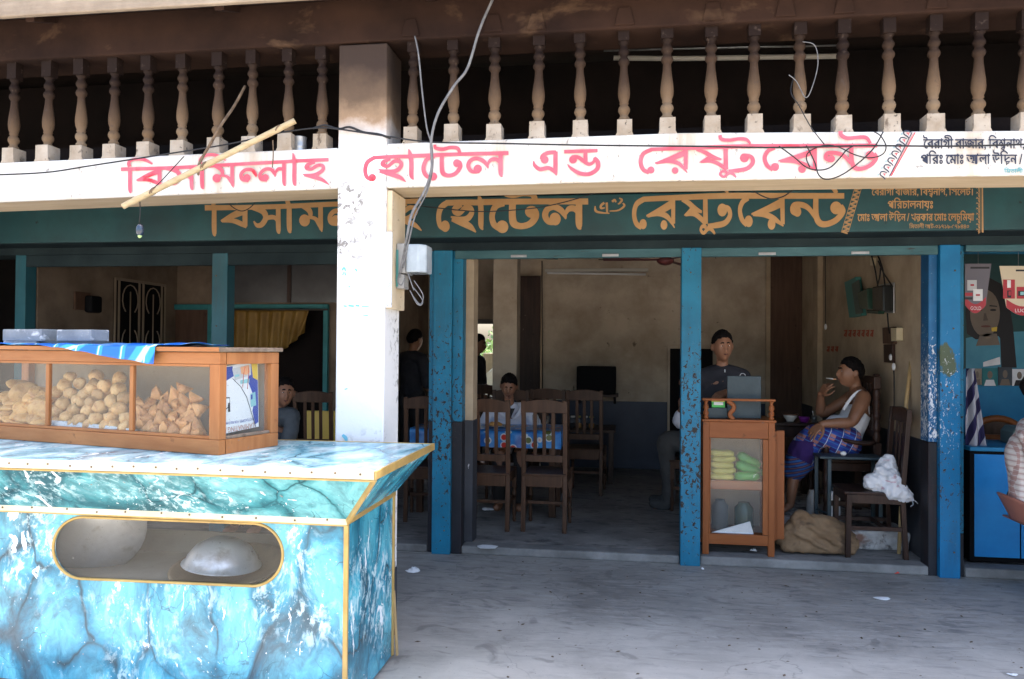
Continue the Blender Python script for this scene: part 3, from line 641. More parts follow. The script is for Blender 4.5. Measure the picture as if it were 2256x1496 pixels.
# posts
def post(x0, x1, y0, y1, z0, z1, mat, nm="shutter_post"):
    return B().box(x0, x1, y0, y1, z0, z1).build(nm, mat, house, bevel=.004)
post(-1.498, -1.455, 5.80, 5.90, 1.0, 2.30, "post_blue"); post(-1.498, -1.455, 5.80, 5.90, 0, .998, "post_black", "post_foot")
post(-1.455, -1.312, 5.755, 5.90, 0, 2.30, "post_blue")
post(-1.312, -1.234, 5.79, 5.91, 1.0, 2.30, "post_blue"); post(-1.312, -1.234, 5.79, 5.91, 0, .998, "post_black", "post_foot")
post(.391, .531, 5.755, 5.87, 0, 2.30, "post_blue")
post(2.086, 2.143, 5.80, 5.95, .93, 2.30, "post_splashed"); post(2.086, 2.143, 5.80, 5.95, 0, .928, "post_black", "post_foot")
post(2.145, 2.277, 5.755, 5.92, 0, 2.30, "post_blue_white")
post(2.279, 2.320, 5.81, 5.95, .30, 2.30, "post_blue"); post(2.279, 2.320, 5.81, 5.95, 0, .298, "post_black", "post_foot")
post(-3.272, -3.140, 5.77, 5.89, 0, 2.30, "post_teal")
post(-5.02, -4.925, 5.77, 5.89, 0, 2.30, "post_teal")
# rivets and bolt holes of the posts
for x0, x1, y in ((.391, .531, 5.754), (-1.455, -1.312, 5.754), (2.145, 2.277, 5.754), (-3.272, -3.14, 5.769)):
    for z in (.18, .75, 1.32, 1.72, 2.12):
        B().lathe([(.006, 0), (.006, .004), (.002, .005)], ((x0 + x1) / 2 + random.uniform(-.03, .03), y, z), 8, Matrix.Rotation(R(90), 3, 'X')).build("bolt", "nail", house)
# threshold
th = B()
xs = [-1.23 + i * .12 for i in range(29)]
for x0 in (-1.232,):
    pass
B().box(-1.232, .389, 5.79, 5.95, 0, .062).build("threshold", "cement", house, bevel=.012)
B().box(.533, 2.086, 5.79, 5.95, 0, .066).build("threshold", "cement", house, bevel=.012)
B().box(2.322, 4.0, 5.79, 5.95, 0, .068).build("threshold", "cement", house, bevel=.012)
B().box(-4.92, -1.50, 5.79, 5.95, 0, .06).build("threshold", "cement", house, bevel=.012)
# wall stub behind the left posts
B().box(-1.30, -1.178, 5.93, 6.10, 1.0, 2.95).build("wall_stub", "cream_side", house); B().box(-1.303, -1.175, 5.925, 6.103, .05, .998).build("wall_stub_dado", "dado", house)
# interior walls
DZ = .905
B().box(-1.09, 2.20, 10.0, 10.15, DZ, 3.0).build("back_wall", "cream_wall", house); B().box(-1.09, 2.20, 9.994, 10.15, .05, DZ - .001).build("back_wall_dado", "dado_blue", house)
B().box(2.13, 2.24, 5.96, 10.0, DZ + .015, 3.0).build("side_wall", "cream_side", house); B().box(2.126, 2.24, 5.955, 10.0, .05, DZ + .013).build("side_wall_dado", "dado", house)
p0, p1 = PY(1696, 700, 9.98).x, 2.128
B().box(p0, p1, 9.96, 9.995, .06, 2.75).build("wooden_partition", "brown_partition", house); B().box(p0 - .05, p0, 9.94, 9.995, .06, 2.8).build("partition_frame", "cream_side", house)
q = PX(1808, 700, 2.13); B().box(2.07, 2.128, q.y - .11, q.y + .11, .06, 2.95).build("pilaster", "cream_side", house, bevel=.005)
# dark door in the back wall behind the post, its frame
p = PY(1476, 768, 9.99); q = PY(1570, 768, 9.99); B().box(p.x, q.x, 9.975, 9.992, .06, p.z).build("doorway", "tv_black", house)
B().box(p.x - .03, p.x, 9.96, 9.992, .06, p.z + .03).build("door_frame", "cream_wall", house); B().box(p.x, q.x, 9.96, 9.992, p.z + .001, p.z + .03).build("door_frame", "cream_wall", house)
# ceiling
B().box(-5.8, 4.0, 6.05, 10.4, 2.96, 3.05).build("ceiling", "ceiling_dark", house)
# column inside, and the dark cupboard door next to it
pa, pb = PY(1086, 700, 8.4).x, PY(1139, 700, 8.4).x
B().box(pa, pb, 8.4, 8.66, 1.0, 2.96).build("column", "cream_wall", house, bevel=.006); B().box(pa - .002, pb + .002, 8.398, 8.662, .05, .998).build("column_dado", "dado_blue", house)
pa, pb = PY(1140, 700, 9.9).x, PY(1190, 700, 9.9).x
B().box(pa - .3, pb, 9.9, 9.98, .06, 2.5).build("cupboard_door", "dark_wood", house, bevel=.006)
# rear wall of the hall with its window to the yard
WY = 10.2
wz0, wz1 = PY(1060, 948, WY).z, PY(1060, 713, WY).z
wx0, wx1 = PY(1041, 800, WY).x, PY(1092, 800, WY).x
vz0, vz1, vx0, vx1 = PY(1045, 655, WY).z, PY(1045, 625, WY).z, PY(1030, 640, WY).x, PY(1051, 640, WY).x
w = B(); w.box(-2.75, wx0, WY, WY + .15, .05, 3.0); w.box(wx1, -1.09, WY, WY + .15, .05, 3.0)
w.box(wx0, wx1, WY, WY + .15, .05, wz0); w.box(wx0, wx1, WY, WY + .15, wz1, vz0); w.box(wx0, wx1, WY, WY + .15, vz1, 3.0); w.box(vx1, wx1, WY, WY + .15, vz0, vz1)
w.build("rear_wall", "cream_wall", house)
B().box(wx0 - .05, wx1 + .05, WY - .03, WY - .002, wz1 - .005, wz1 + .06).build("window_lintel", "cement", house, bevel=.004)
B().box(wx0 - .04, wx0 + .035, WY - .03, WY - .002, wz0, wz1 - .006).build("window_frame", "cream_side", house)
B().box(-2.75, -2.65, 7.95, WY, .05, 3.0).build("hall_side_wall", "dark_wall", house)
# left bay: side wall with grille gate, partition with doors
XW = -4.92
B().box(XW - .1, XW, 5.9, 7.95, .05, 3.0).build("left_wall", "dark_wall", house)
YP = 7.95
vx0, vx1, vz0, vz1 = PY(558, 580, YP).x, PY(584, 580, YP).x, PY(570, 589, YP).z, PY(570, 571, YP).z
w = B(); w.box(XW, vx0, YP, YP + .12, .05, 3.0); w.box(vx1, -2.66, YP, YP + .12, .05, 3.0); w.box(vx0, vx1, YP, YP + .12, .05, vz0); w.box(vx0, vx1, YP, YP + .12, vz1, 3.0)
w.build("left_partition", "dark_wall", house)
for t in (.35, .68):
    x = vx0 + (vx1 - vx0) * t; B().box(x - .012, x + .012, YP + .02, YP + .06, vz0, vz1).build("ventilator_bar", "cream_wall", house)
zf = PY(600, 683, YP).z
def framed(px0, px1, mat, nm):
    x0, x1 = PY(px0, 700, YP).x, PY(px1, 700, YP).x
    B().box(x0, x1, YP - .02, YP - .002, .06, zf).build(nm, mat, house)
    B().box(x0 - .05, x0, YP - .05, YP - .002, .06, zf + .06).build("door_frame", "frame_teal", house, bevel=.004)
    B().box(x1, x1 + .05, YP - .05, YP - .002, .06, zf + .06).build("door_frame", "frame_teal", house, bevel=.004)
    B().box(x0, x1, YP - .05, YP - .002, zf + .001, zf + .06).build("door_frame", "frame_teal", house, bevel=.004)
framed(350, 462, "brown_partition", "door_leaf"); framed(492, 716, "soot", "doorway")  # the doorway is a flat black panel standing in for the unlit room
x0, x1 = PY(512, 700, YP).x, PY(770, 700, YP).x
B().box(x0, x1, YP - .03, YP - .003, zf + .08, 2.74).build("fanlight_pane", "oil_smoke_glass", house)
for t in (0, .5, 1): B().box(x0 + (x1 - x0) * t - .02, x0 + (x1 - x0) * t + .02, YP - .045, YP - .031, zf + .08, 2.74).build("fanlight_bar", "dark_wood", house)
# grille gate on the left wall
ga, gb = PX(250, 612, XW), PX(360, 628, XW)
y0, y1, zt = ga.y, gb.y, ga.z
gate = B().box(XW + .002, XW + .012, y0, y1, .06, zt).build("grille_gate", "tv_black", house)
for t in (0, .07, .46, .54, .93, 1):
    y = y0 + (y1 - y0) * t; B().box(XW + .014, XW + .03, y - .008, y + .008, .07, zt).build("grille_bar", "grille_beige", gate)
B().box(XW + .014, XW + .03, y0, y1, zt - .02, zt + .005).build("grille_bar", "grille_beige", gate)
for c in (.27, .73):
    yc = y0 + (y1 - y0) * c; rr = (y1 - y0) * .15
    g = B(); g.tube([(XW + .03, yc, .2), (XW + .03, yc, zt - .12)], .007, 6); g.build("grille_stem", "grille_beige", gate)
    for zc, s in ((zt - .20, 1), (zt - .62, -1), (zt - 1.1, 1), (zt - 1.5, -1)):
        pts = [(XW + .03, yc + rr * math.sin(a), zc + rr * 1.2 * math.cos(a) * s) for a in [i * math.pi * 1.6 / 12 - math.pi * .8 for i in range(13)]]
        B().tube(pts, .006, 6).build("grille_scroll", "grille_beige", gate)
# neighbouring shop
SX0 = 2.25
B().box(SX0, 4.0, 7.3, 7.4, .05, 3.0).build("shop_back_wall", "shop_blue_dull", house)
B().box(SX0 - .01, SX0 + .01, 5.96, 7.3, .05, 3.0).build("shop_side_wall", "shop_blue_dull", house)
B().box(SX0, 4.0, 6.05, 7.3, 2.52, 2.58).build("shop_ceiling", "lintel_under", house)
# yard behind the house
yw = thing("yard_wall", "mossy grey yard wall seen through the rear window", "wall", (-2.4, 12.6, -.08))
B().box(PY(1064, 800, 12.6).x, PY(1110, 800, 12.6).x, 12.6, 12.75, -.08, PY(1075, 778, 12.6).z).build("wall_panel", "yard_wall", yw, bevel=.01)
B().prism([(PY(1040, 800, 12.5).x, 12.5, -.08), (PY(1110, 800, 12.5).x, 12.5, -.08), (PY(1110, 800, 12.5).x, 12.5, PY(1085, 790, 12.5).z), (PY(1040, 800, 12.5).x, 12.5, PY(1050, 850, 12.5).z)], (0, .06, 0)).build("sloping_coping", "yard_tank", yw, bevel=.01)
def tree(name, label, base, h, crown_c, crown_r, n, mats, seed):
    rnd = random.Random(seed); t = thing(name, label, "tree", base)
    bz = Vector(base); top = Vector(crown_c)
    tr = B(); tr.tube(catmull([bz, bz + Vector((.15, .1, h * .3)), top - Vector((0, 0, crown_r * .5)), top], 5), [.16 * (1 - i / 17) + .03 for i in range(16)], 8)
    for k in range(7):
        a = k * .9; st_ = bz.lerp(top, .5 + .06 * k); en = top + Vector((math.cos(a), math.sin(a), rnd.uniform(-.4, .5))) * crown_r * .7
        tr.tube([st_, st_.lerp(en, .5) + Vector((0, 0, .15)), en], [.05, .03, .012], 6)
    tr.build("trunk", "bark", t)
    for mi, m_ in enumerate(mats):
        lf = B(); cl = [top + Vector((rnd.gauss(0, .5), rnd.gauss(0, .5), rnd.gauss(0, .42))) * crown_r for _ in range(26)]
        for _ in range(n):
            c = rnd.choice(cl) + Vector((rnd.gauss(0, .16), rnd.gauss(0, .16), rnd.gauss(0, .14))) * crown_r
            u = Vector((rnd.uniform(-1, 1), rnd.uniform(-1, 1), rnd.uniform(-1, 1))).normalized(); v = u.orthogonal().normalized(); s = rnd.uniform(.04, .09)
            lf.add([c - u * s, c + v * s * .5, c + u * s, c - v * s * .5], [(0, 1, 2, 3)])
        lf.build("crown", m_, t, kind="stuff")
tree("yard_tree", "leafy green tree in the yard behind the rear window", (-2.9, 18.0, -.08), 1.2, (-2.9, 18.0, .75), 1.15, 2200, ("leaf_light", "leaf_dark"), 3)
tree("garden_tree", "tall tree far behind the house, beyond the yard wall", (-3.2, 27, -.08), 2.2, (-3.2, 27, 1.3), 1.5, 2600, ("leaf_light", "leaf_dark"), 5)
# ================================================================ lettering
# strokes traced by eye: (x, y, width) along the pen's way, 'o' = round blob (x, y, radius)
W1 = [[(30,240,38),(400,230,34),(800,213,34),(1080,196,34),(1640,166,34),(1745,158,34)], [(1745,158,34),(2095,144,36)],
 [(118,215,36),(108,180,34),(130,150,30),(200,138,30),(270,147,34),(345,188,16)], [(120,225,36),(121,440,36),(136,474,8)],
 [(400,262,50),(300,300,42),(185,350,14)], [(195,352,16),(300,345,34),(390,375,34),(428,400,14)], [(415,235,40),(415,390,38)],
 [(480,240,14),(560,250,40),(602,275,44),(612,320,40),(575,372,38),(530,380,28),(498,345,10)], [(612,330,20),(650,310,32),(700,312,30),(735,345,30)], [(733,220,36),(735,410,36),(750,444,8)],
 [(833,200,34),(820,152,34),(860,108,32),(930,95,30),(1000,110,32),(1074,152,12)], [(838,205,38),(840,400,38),(857,436,8)],
 [(915,203,12),(975,212,34),(1030,245,40),(1040,290,30),(1010,310,18)], ['o',(985,330,45)], [(1020,305,16),(1085,312,28),(1130,365,36),(1152,424,8)], [(1138,200,36),(1140,370,36),(1150,410,18)],
 ['o',(1285,325,40)], [(1300,362,16),(1240,342,36),(1228,290,34),(1270,248,34),(1335,248,36),(1372,292,32),(1375,318,8)],
 ['o',(1468,324,38)], [(1485,358,14),(1425,338,34),(1420,285,34),(1465,243,34),(1525,243,36),(1560,285,32),(1566,318,8)], [(1562,290,16),(1595,240,32),(1640,240,34)], [(1655,180,38),(1655,370,36),(1672,406,8)],
 [(1742,78,8),(1752,130,34),(1757,200,38),(1757,370,38),(1774,404,8)],
 [(1965,178,16),(1900,192,36),(1880,225,46),(1925,240,34),(1985,205,34),(2035,205,34),(2042,245,36),(1990,285,36),(1930,302,34),(1840,292,10)], [(1855,300,24),(1940,318,36),(2030,345,36),(2104,396,8)]]
W2 = [[(130,195,34),(300,187,34),(470,184,34)], [(145,194,34),(82,235,38),(60,305,36),(75,370,34),(118,398,26)], ['o',(125,375,36)],
 [(290,212,16),(235,228,36),(222,255,46),(265,272,30),(325,228,34),(378,235,36),(382,275,36),(320,318,36),(180,302,10)], [(190,318,28),(290,345,40),(370,372,38),(428,414,8)],
 [(453,118,8),(468,170,38),(478,240,40),(478,355,38),(498,394,8)], [(470,181,36),(900,165,34),(1355,154,36)],
 [(690,190,26),(620,210,36),(588,280,38),(602,345,38),(655,388,28)], ['o',(674,366,40)],
 [(690,78,24),(698,108,32),(760,120,34),(830,105,32),(895,112,34),(918,160,28)], [(755,170,38),(754,280,40),(766,338,42),(815,358,36),(875,340,36),(915,290,38),(918,245,34),(890,222,26)], ['o',(890,246,38)],
 ['o',(1078,296,40)], [(1095,330,14),(1025,320,34),(993,275,38),(1010,225,36),(1065,203,36),(1125,225,38),(1160,262,30),(1172,295,8)], [(1165,265,16),(1195,218,32),(1245,212,36),(1285,245,30)], [(1285,165,40),(1285,330,40),(1300,372,8)]]
W3 = [[(1785,148,36),(1720,150,36),(1665,175,32),(1648,210,22)], ['o',(1682,214,38)], [(1780,140,38),(1780,310,36),(1790,356,8)], [(1582,225,10),(1592,265,30),(1640,300,36),(1715,288,36),(1765,318,30),(1788,356,8)],
 [(1858,142,32),(2160,132,32)], ['o',(1938,214,38)], [(1925,186,24),(1985,192,34),(2045,235,36),(2085,255,32),(2125,232,26),(2138,195,22)], [(2050,140,36),(2052,230,36)],
 [(2128,196,32),(2162,235,40),(2158,295,38),(2090,342,36),(2000,338,36),(1925,295,28),(1888,255,8)]]
W4 = [[(175,196,32),(600,180,34),(1050,167,36),(1600,165,36),(2148,162,34)], [(185,195,34),(110,232,36),(85,300,36),(105,368,36),(158,400,30)], ['o',(175,375,33)],
 [(470,225,50),(350,275,42),(208,316,10)], [(220,320,14),(330,300,30),(420,322,34),(492,400,8)], [(478,195,36),(478,370,34)], ['o',(385,380,31)],
 [(568,205,8),(640,220,34),(715,262,36),(790,285,16)], [(700,255,36),(650,285,26),(598,310,8)], [(610,310,14),(700,298,32),(775,330,34),(835,372,32)], [(825,180,38),(828,370,40)],
 ['o',(988,270,42)], [(1000,246,26),(1048,262,34),(1062,310,36),(1015,362,36),(930,380,36),(850,385,26)], [(838,395,24),(795,388,22),(778,415,24),(810,436,22),(850,405,28),(880,405,28),(918,442,14)],
 [(775,72,30),(790,108,32),(860,116,30),(940,105,30),(1005,112,32),(1042,148,16)],
 [(1255,185,26),(1195,210,36),(1165,268,36),(1185,335,36),(1235,378,28)], ['o',(1255,350,38)],
 [(1600,212,52),(1450,262,44),(1283,298,10)], [(1298,304,14),(1420,302,34),(1520,332,36),(1612,382,10)], [(1600,180,38),(1604,370,34)], ['o',(1490,370,36)],
 ['o',(1745,278,34)], [(1740,305,14),(1698,275,34),(1712,232,34),(1790,230,36),(1855,255,34),(1915,315,30)],
 [(1920,180,38),(1922,300,40),(1952,358,40),(2010,366,36),(2085,335,36),(2135,275,36),(2118,232,28)], ['o',(2082,250,42)],
 [(1825,38,34),(1830,72,36),(1880,100,34),(1960,95,32),(2045,95,34),(2085,145,26)]]
def strokes_mesh(strokes, fmap, wscale, plane, lift0=.0012):
    """fmap: trace coordinates -> photo pixels; plane: photo pixels -> place on the wall"""
    b = B(); lift = lift0
    for st in strokes:
        lift += .00022; off = Vector((0, -lift, 0))
        if st[0] == 'o':
            x, y, r = st[1]; r *= .93
            b.add([plane(*fmap(x + r * wscale * math.cos(a), y + r * wscale * math.sin(a))) + off for a in [2 * math.pi * k / 22 for k in range(22)]], [tuple(range(22))]); continue
        pts = catmull(st, 7); n = len(pts); vs_ = []
        for i, (x, y, w) in enumerate(pts):
            x0, y0, _ = pts[max(i - 1, 0)]; x1, y1, _ = pts[min(i + 1, n - 1)]
            dx, dy = x1 - x0, y1 - y0; l = math.hypot(dx, dy) or 1; hw = w * wscale / 2
            vs_ += [plane(*fmap(x - dy / l * hw, y + dx / l * hw)) + off, plane(*fmap(x + dy / l * hw, y - dx / l * hw)) + off]
        b.add(vs_, [(2 * i, 2 * i + 1, 2 * i + 3, 2 * i + 2) for i in range(n - 1)])
    return b
def interp(v, ks, vs_):
    if v <= ks[0]: i = 0
    elif v >= ks[-1]: i = len(ks) - 2
    else: i = max(k for k in range(len(ks) - 1) if ks[k] <= v)
    return vs_[i] + (v - ks[i]) * (vs_[i + 1] - vs_[i]) / (ks[i + 1] - ks[i])
on_beam = lambda x, y: PY(x, y, YB - .003)
strokes_mesh(W1, lambda x, y: (260 + x / 4.512, 320 + y / 4.512), 1, on_beam).build("painted_word", "sign_pink", beam_l)
strokes_mesh(W2, lambda x, y: (790 + x / 4.102, 300 + y / 4.102), 1, on_beam).build("painted_word", "sign_pink", beam_r)
strokes_mesh(W3, lambda x, y: (790 + x / 4.102, 300 + y / 4.102), 1, on_beam).build("painted_word", "sign_pink", beam_r)
strokes_mesh(W4, lambda x, y: (1390 + x / 3.958, 280 + y / 3.958), 1, on_beam).build("painted_word", "sign_pink", beam_r)
lintel = next(o for o in house.children if o.name.startswith("sign_lintel"))
on_lint = lambda x, y: PY(x, y, LY)
def g1(x, y): return 440 + (145 + (x - 120) * 1.04) / 4.512, 410 + (216 + (y - (240 - (x - 20) * .046)) * 1.17 - (x - 20) * .032) / 4.512
strokes_mesh(W1, g1, 1.22, on_lint).build("painted_word", "sign_gold", lintel)
K2 = ([42, 478, 588, 755, 915, 1000, 1290, 1350], [110, 588, 705, 925, 1175, 1292, 1650, 1738])
def g2(x, y): return 940 + interp(x, *K2) / 4.904, 410 + (166 + (y - (187 - .025 * x)) * 1.40) / 4.904
strokes_mesh(W2, g2, 1.32, on_lint).build("painted_word", "sign_gold", lintel)
K4 = ([85, 478, 825, 1060, 1165, 1600, 1920, 2145], [74, 448, 752, 988, 1084, 1488, 1806, 2078])
def g4(x, y): return 1380 + interp(x, *K4) / 4.338, 400 + (160 - .012 * x + (y - (190 - .014 * x)) * 1.33) / 4.338
strokes_mesh(W4, g4, 1.18, on_lint).build("painted_word", "sign_gold", lintel)
W5 = [[(1820,215,12),(1825,265,26),(1870,285,22),(1975,295,12)], [(1920,180,26),(1885,210,26),(1885,240,22),(1925,235,14)], [(1945,178,26),(1950,290,22)], [(1975,270,10),(2070,262,18),(2135,215,22),(2120,185,16)],
      [(2005,170,24),(2030,150,24),(2045,175,18)], [(2080,130,14),(2110,150,22),(2085,185,20),(2065,195,10)]]
strokes_mesh(W5, lambda x, y: (940 + x / 4.904, 410 + y / 4.904), 1, on_lint).build("painted_word", "sign_gold", lintel)
# ---- small lettering: glyphs of the built-in typeface, set one by one in the order they are seen
GL = {}
def outline(ch):
    c = bpy.data.curves.new("glyph", 'FONT'); c.body = ch; c.resolution_u = 2; c.fill_mode = 'FRONT'
    o = bpy.data.objects.new("glyph", c); COL.objects.link(o)
    me = bpy.data.meshes.new_from_object(o.evaluated_get(bpy.context.evaluated_depsgraph_get()))
    vs_ = [(v.co.x, v.co.y) for v in me.vertices]; fs = [tuple(p.vertices) for p in me.polygons]
    bpy.data.objects.remove(o); bpy.data.curves.remove(c); bpy.data.meshes.remove(me); return vs_, fs
REF = max(v[0] for v in outline("I")[0])
def glyph(ch):
    """outline, faces, advance"""
    if ch not in GL:
        vs_, fs = outline(ch); adv = max(v[0] for v in outline(ch + "I")[0]) - REF
        if ch == 'ি': adv *= .62
        GL[ch] = (vs_, fs, adv)
    return GL[ch]
def text_px(tokens, x0, x1, ytop, ybase, plane, slope=0.0, weight=0):
    """tokens: '^x' = small second half of a joined letter, '_x' = sign under the letter, ' ' = gap"""
    b = B(); pen = 0; items = []; last = (0, 0)
    for t in tokens:
        if t == ' ': pen += .22; continue
        if t[0] == '^':
            g = glyph(t[1:]); items.append((g, last[0] + last[1] * .30, -.20, .62)); continue
        if t[0] == '_':
            g = glyph(t[1:]); items.append((g, pen, 0, 1)); continue
        g = glyph(t); items.append((g, pen, 0, 1)); last = (pen, g[2]); pen += g[2]
    sx_ = (x1 - x0) / pen; hgt = .62; sy_ = (ybase - ytop) / hgt; k = 0
    for rep in ((0, 0), (weight, 0), (0, weight))[:3 if weight else 1]:
        for (vs_, fs, w), px, dy, s in items:
            k += 1; off = Vector((0, -.0015 - k * .00003, 0))
            b.add([plane(x0 + (px + x * s) * sx_ + rep[0], ybase - (y * s + dy) * sy_ + slope * ((px + x * s) * sx_) + rep[1]) + off for x, y in vs_], fs)
    return b
T_addr = ["ৈ", "ব", "র", "া", "গ", "ী", " ", "ব", "া", "জ", "া", "র", ",", " ", "ি", "ব", "শ", "^ব", "ন", "া", "থ", ",", " ", "ি", "স", "ে", "ল", "ট", "।"]
T_pari = ["প", "ি", "র", "চ", "া", "ল", "ন", "া", "য়", "ঃ"]
T_names = ["ে", "ম", "া", "ঃ", " ", "আ", "ল", "া", " ", "উ", "ি", "দ", "^দ", "ন", " ", "/", " ", "খ", "ন", "^দ", "ক", "া", "র", " ", "ে", "ম", "া", "ঃ", " ", "ে", "ল", "চ", "_ু", "ি", "ম", "য়", "া"]
T_art = ["ি", "ম", "ত", "া", "ল", "ী", " ", "আ", "ট", "-", "০", "১", "৭", "১", "৯", "-", "৫", "৭", "৮", "৪", "৪", "০"]
T_pari2 = ["প", "ি", "র", "ঃ", " ", "ে", "ম", "া", "ঃ", " ", "আ", "ল", "া", " ", "উ", "ি", "দ", "^দ", "ন", " ", "/", " ", "খ", "ন", "^দ", "ক", "া", "র"]
def put(tokens, x0, x1, yt, yb, plane, mat, par, slope=0.0, weight=0): text_px(tokens, x0, x1, yt, yb, plane, slope, weight).build("painted_line", mat, par)
put(T_addr, 2034, 2034 + 300, 307, 327, on_beam, "sign_ink", beam_r, 0, .8)
put(T_pari2, 2028, 2028 + 300, 341, 361, on_beam, "sign_ink", beam_r, 0, .9)
put(T_art[:8], 2212, 2272, 373, 381, on_beam, "sign_teal", beam_r, 0, .3)
put(T_addr, 1920, 2144, 416, 430, on_lint, "sign_gold", lintel, 0, .7)
put(T_pari, 1955, 2056, 443, 459, on_lint, "sign_gold", lintel, 0, .7)
put(T_names, 1889, 2145, 472, 487, on_lint, "sign_gold", lintel, -.004, .7)
put(T_art, 2003, 2135, 495, 503, on_lint, "sign_gold", lintel, 0, .3)
# slanting border on the white beam: black arches with red petals, teal tufts, red rules
b = B(); b2 = B(); b3 = B(); fm = lambda x, y: (1920 + x / 6.714, 280 + y / 6.714)
for k in range(7):
    cx, cy = 560 - k * 58, 80 + k * 101
    arc = [(cx - 95 + 10, cy - 5, 14), (cx - 80, cy + 25, 15), (cx - 30, cy + 62, 15), (cx - 10, cy + 88, 12)]
    top = [(cx - 88, cy + 10, 13), (cx - 70, cy - 22, 14), (cx - 25, cy - 25, 13), (cx + 20, cy - 5, 10)]
    for s_ in (arc, top): q = strokes_mesh([s_], fm, 1.2, on_beam); b.add(q.v, q.f)
    q = strokes_mesh([[(cx - 45, cy + 5, 8), (cx - 22, cy + 15, 12), (cx - 12, cy + 40, 8)], [(cx - 20, cy + 8, 8), (cx + 2, cy + 6, 8)]], fm, 1.2, on_beam); b2.add(q.v, q.f)
    q = strokes_mesh([[(cx - 125, cy + 8, 5), (cx - 112, cy + 28, 5)], [(cx - 105, cy + 5, 5), (cx - 108, cy + 30, 5)], [(cx - 140, cy + 26, 5), (cx - 112, cy + 34, 5)]], fm, 1, on_beam); b3.add(q.v, q.f)
q = strokes_mesh([[(600, 78, 13), (440, 390, 13), (265, 730, 13)]], fm, 1, on_beam); b.add(q.v, q.f)
q = strokes_mesh([[(645, 78, 14), (470, 400, 14), (292, 722, 14)], [(625, 78, 5), (450, 400, 5), (278, 722, 5)]], fm, 1, on_beam); b2.add(q.v, q.f)
b.build("painted_border", "sign_ink", beam_r); b2.build("painted_border", "sign_red", beam_r); b3.build("painted_border", "sign_teal", beam_r)
# zigzag band and floral edge on the green lintel
b = B(); fm = lambda x, y: (1850 + x / 5.557, 400 + y / 5.557)
for k in range(20):
    t = k / 19; x, y = 225 - 165 * t, 80 + 530 * t; dx = 36
    s_ = [(x - dx, y - 4, 9), (x + dx, y + 22, 9)] if k % 2 else [(x + dx, y - 4, 9), (x - dx, y + 22, 9)]
    q = strokes_mesh([s_, [(s_[0][0], s_[0][1] + 13, 7), (s_[1][0], s_[1][1] + 10, 7)]], fm, 1, on_lint); b.add(q.v, q.f)
q = strokes_mesh([[(185, 75, 6), (20, 618, 6)], [(268, 75, 6), (108, 612, 6)], [(20, 622, 8), (105, 612, 8)]], fm, 1, on_lint); b.add(q.v, q.f)
b.build("painted_border", "sign_gold", lintel); b = B()
q = strokes_mesh([[(1712, 60, 7), (1712, 625, 7)], [(1745, 60, 14), (1750, 625, 18)], [(1728, 60, 4), (1730, 625, 4)]], fm, 1, on_lint); b.add(q.v, q.f)
for k in range(9):
    y = 70 + k * 64
    q = strokes_mesh([[(1668, y + 12, 5), (1690, y + 4, 9), (1702, y + 26, 5)], [(1672, y - 8, 4), (1700, y + 10, 6)], [(1690, y + 26, 5), (1704, y + 44, 7), (1694, y + 58, 4)]], fm, 1, on_lint); b.add(q.v, q.f)
b.build("painted_border", "sign_gold", lintel)
# faded stencils on the pillar
on_pil = lambda x, y: PY(x, y, YB - .005)
b = strokes_mesh([[(754, 596, 3), (758, 590, 4), (762, 597, 3)], [(757, 600, 2.5), (755, 607, 2.5)], [(760, 600, 2.5), (762, 607, 2.5)], [(783, 592, 4), (787, 598, 3)], [(757, 674, 3), (764, 675, 3)], [(768, 673, 4), (780, 675, 4)], [(784, 673, 4), (792, 674, 4)], [(797, 675, 2), (813, 676, 2)], [(800, 694, 2), (812, 696, 2)], [(755, 1023 - 65, 6), (762, 965, 8), (764, 972, 4)], [(760, 858, 2), (766, 856, 2)]], lambda x, y: (x, y), 1, on_pil)
b.build("faded_stencil", "faint_blue", pillar)
# red slogans on the side wall of the room (faded, unreadable strokes)
swall = next(o for o in house.children if o.name.startswith("side_wall"))
def wall_scrib(px0, px1, y, n, h):
    rnd = random.Random(px0); bb = B()
    for i in range(n):
        x = px0 + (px1 - px0) * i / n; w_ = (px1 - px0) / n * .75
        for st_ in ([(x, y, 3), (x + w_, y - 1, 3)], [(x + w_ * .7, y, 3), (x + w_ * .6, y + h, 2.5)], [(x + w_ * .6, y + 3, 2.5), (x + w_ * .1, y + h * rnd.uniform(.4, .8), 3), (x + w_ * .5, y + h * .9, 2)]):
            q = strokes_mesh([st_], lambda a, c: (a, c), 1, lambda a, c: PX(a, c, 2.128)); bb.add([v + Vector((-.001 * (1 + .1 * i), .002, 0)) for v in q.v], q.f)
    bb.build("wall_slogan", "faint_red", swall)
wall_scrib(1860, 1928, 729, 7, 13); wall_scrib(1822, 1850, 765, 3, 10)
# ================================================================ the snack counter
CXR, CXL, CYF, CYB_, CRZ = -1.145, -3.95, 3.10, 3.76, .835
TXR, TYF, TYB_, TZ = -.968, 2.92, 3.835, 1.07
ctr = thing("snack_counter", "blue marble patterned snack counter with flared top and oval glass window", "counter", (-2.5, 3.4, 0))
oval = []
for k in range(33):
    a = math.pi / 2 + math.pi * k / 32; oval.append((184 + 67 * math.cos(a), 1207 - 68 * math.sin(a)))
for k in range(33):
    a = -math.pi / 2 + math.pi * k / 32; oval.append((556 + 67 * math.cos(a), 1222 - 69 * math.sin(a)))
ov = [PY(x, y, CYF) for x, y in oval]
bm = bmesh.new()
outer = [bm.verts.new(p) for p in ((CXL, CYF, .11), (CXR, CYF, .035), (CXR, CYF, CRZ), (CXL, CYF, CRZ))]
inner = [bm.verts.new(p) for p in ov]
es = [bm.edges.new((outer[i], outer[(i + 1) % 4])) for i in range(4)] + [bm.edges.new((inner[i], inner[(i + 1) % len(inner)])) for i in range(len(inner))]
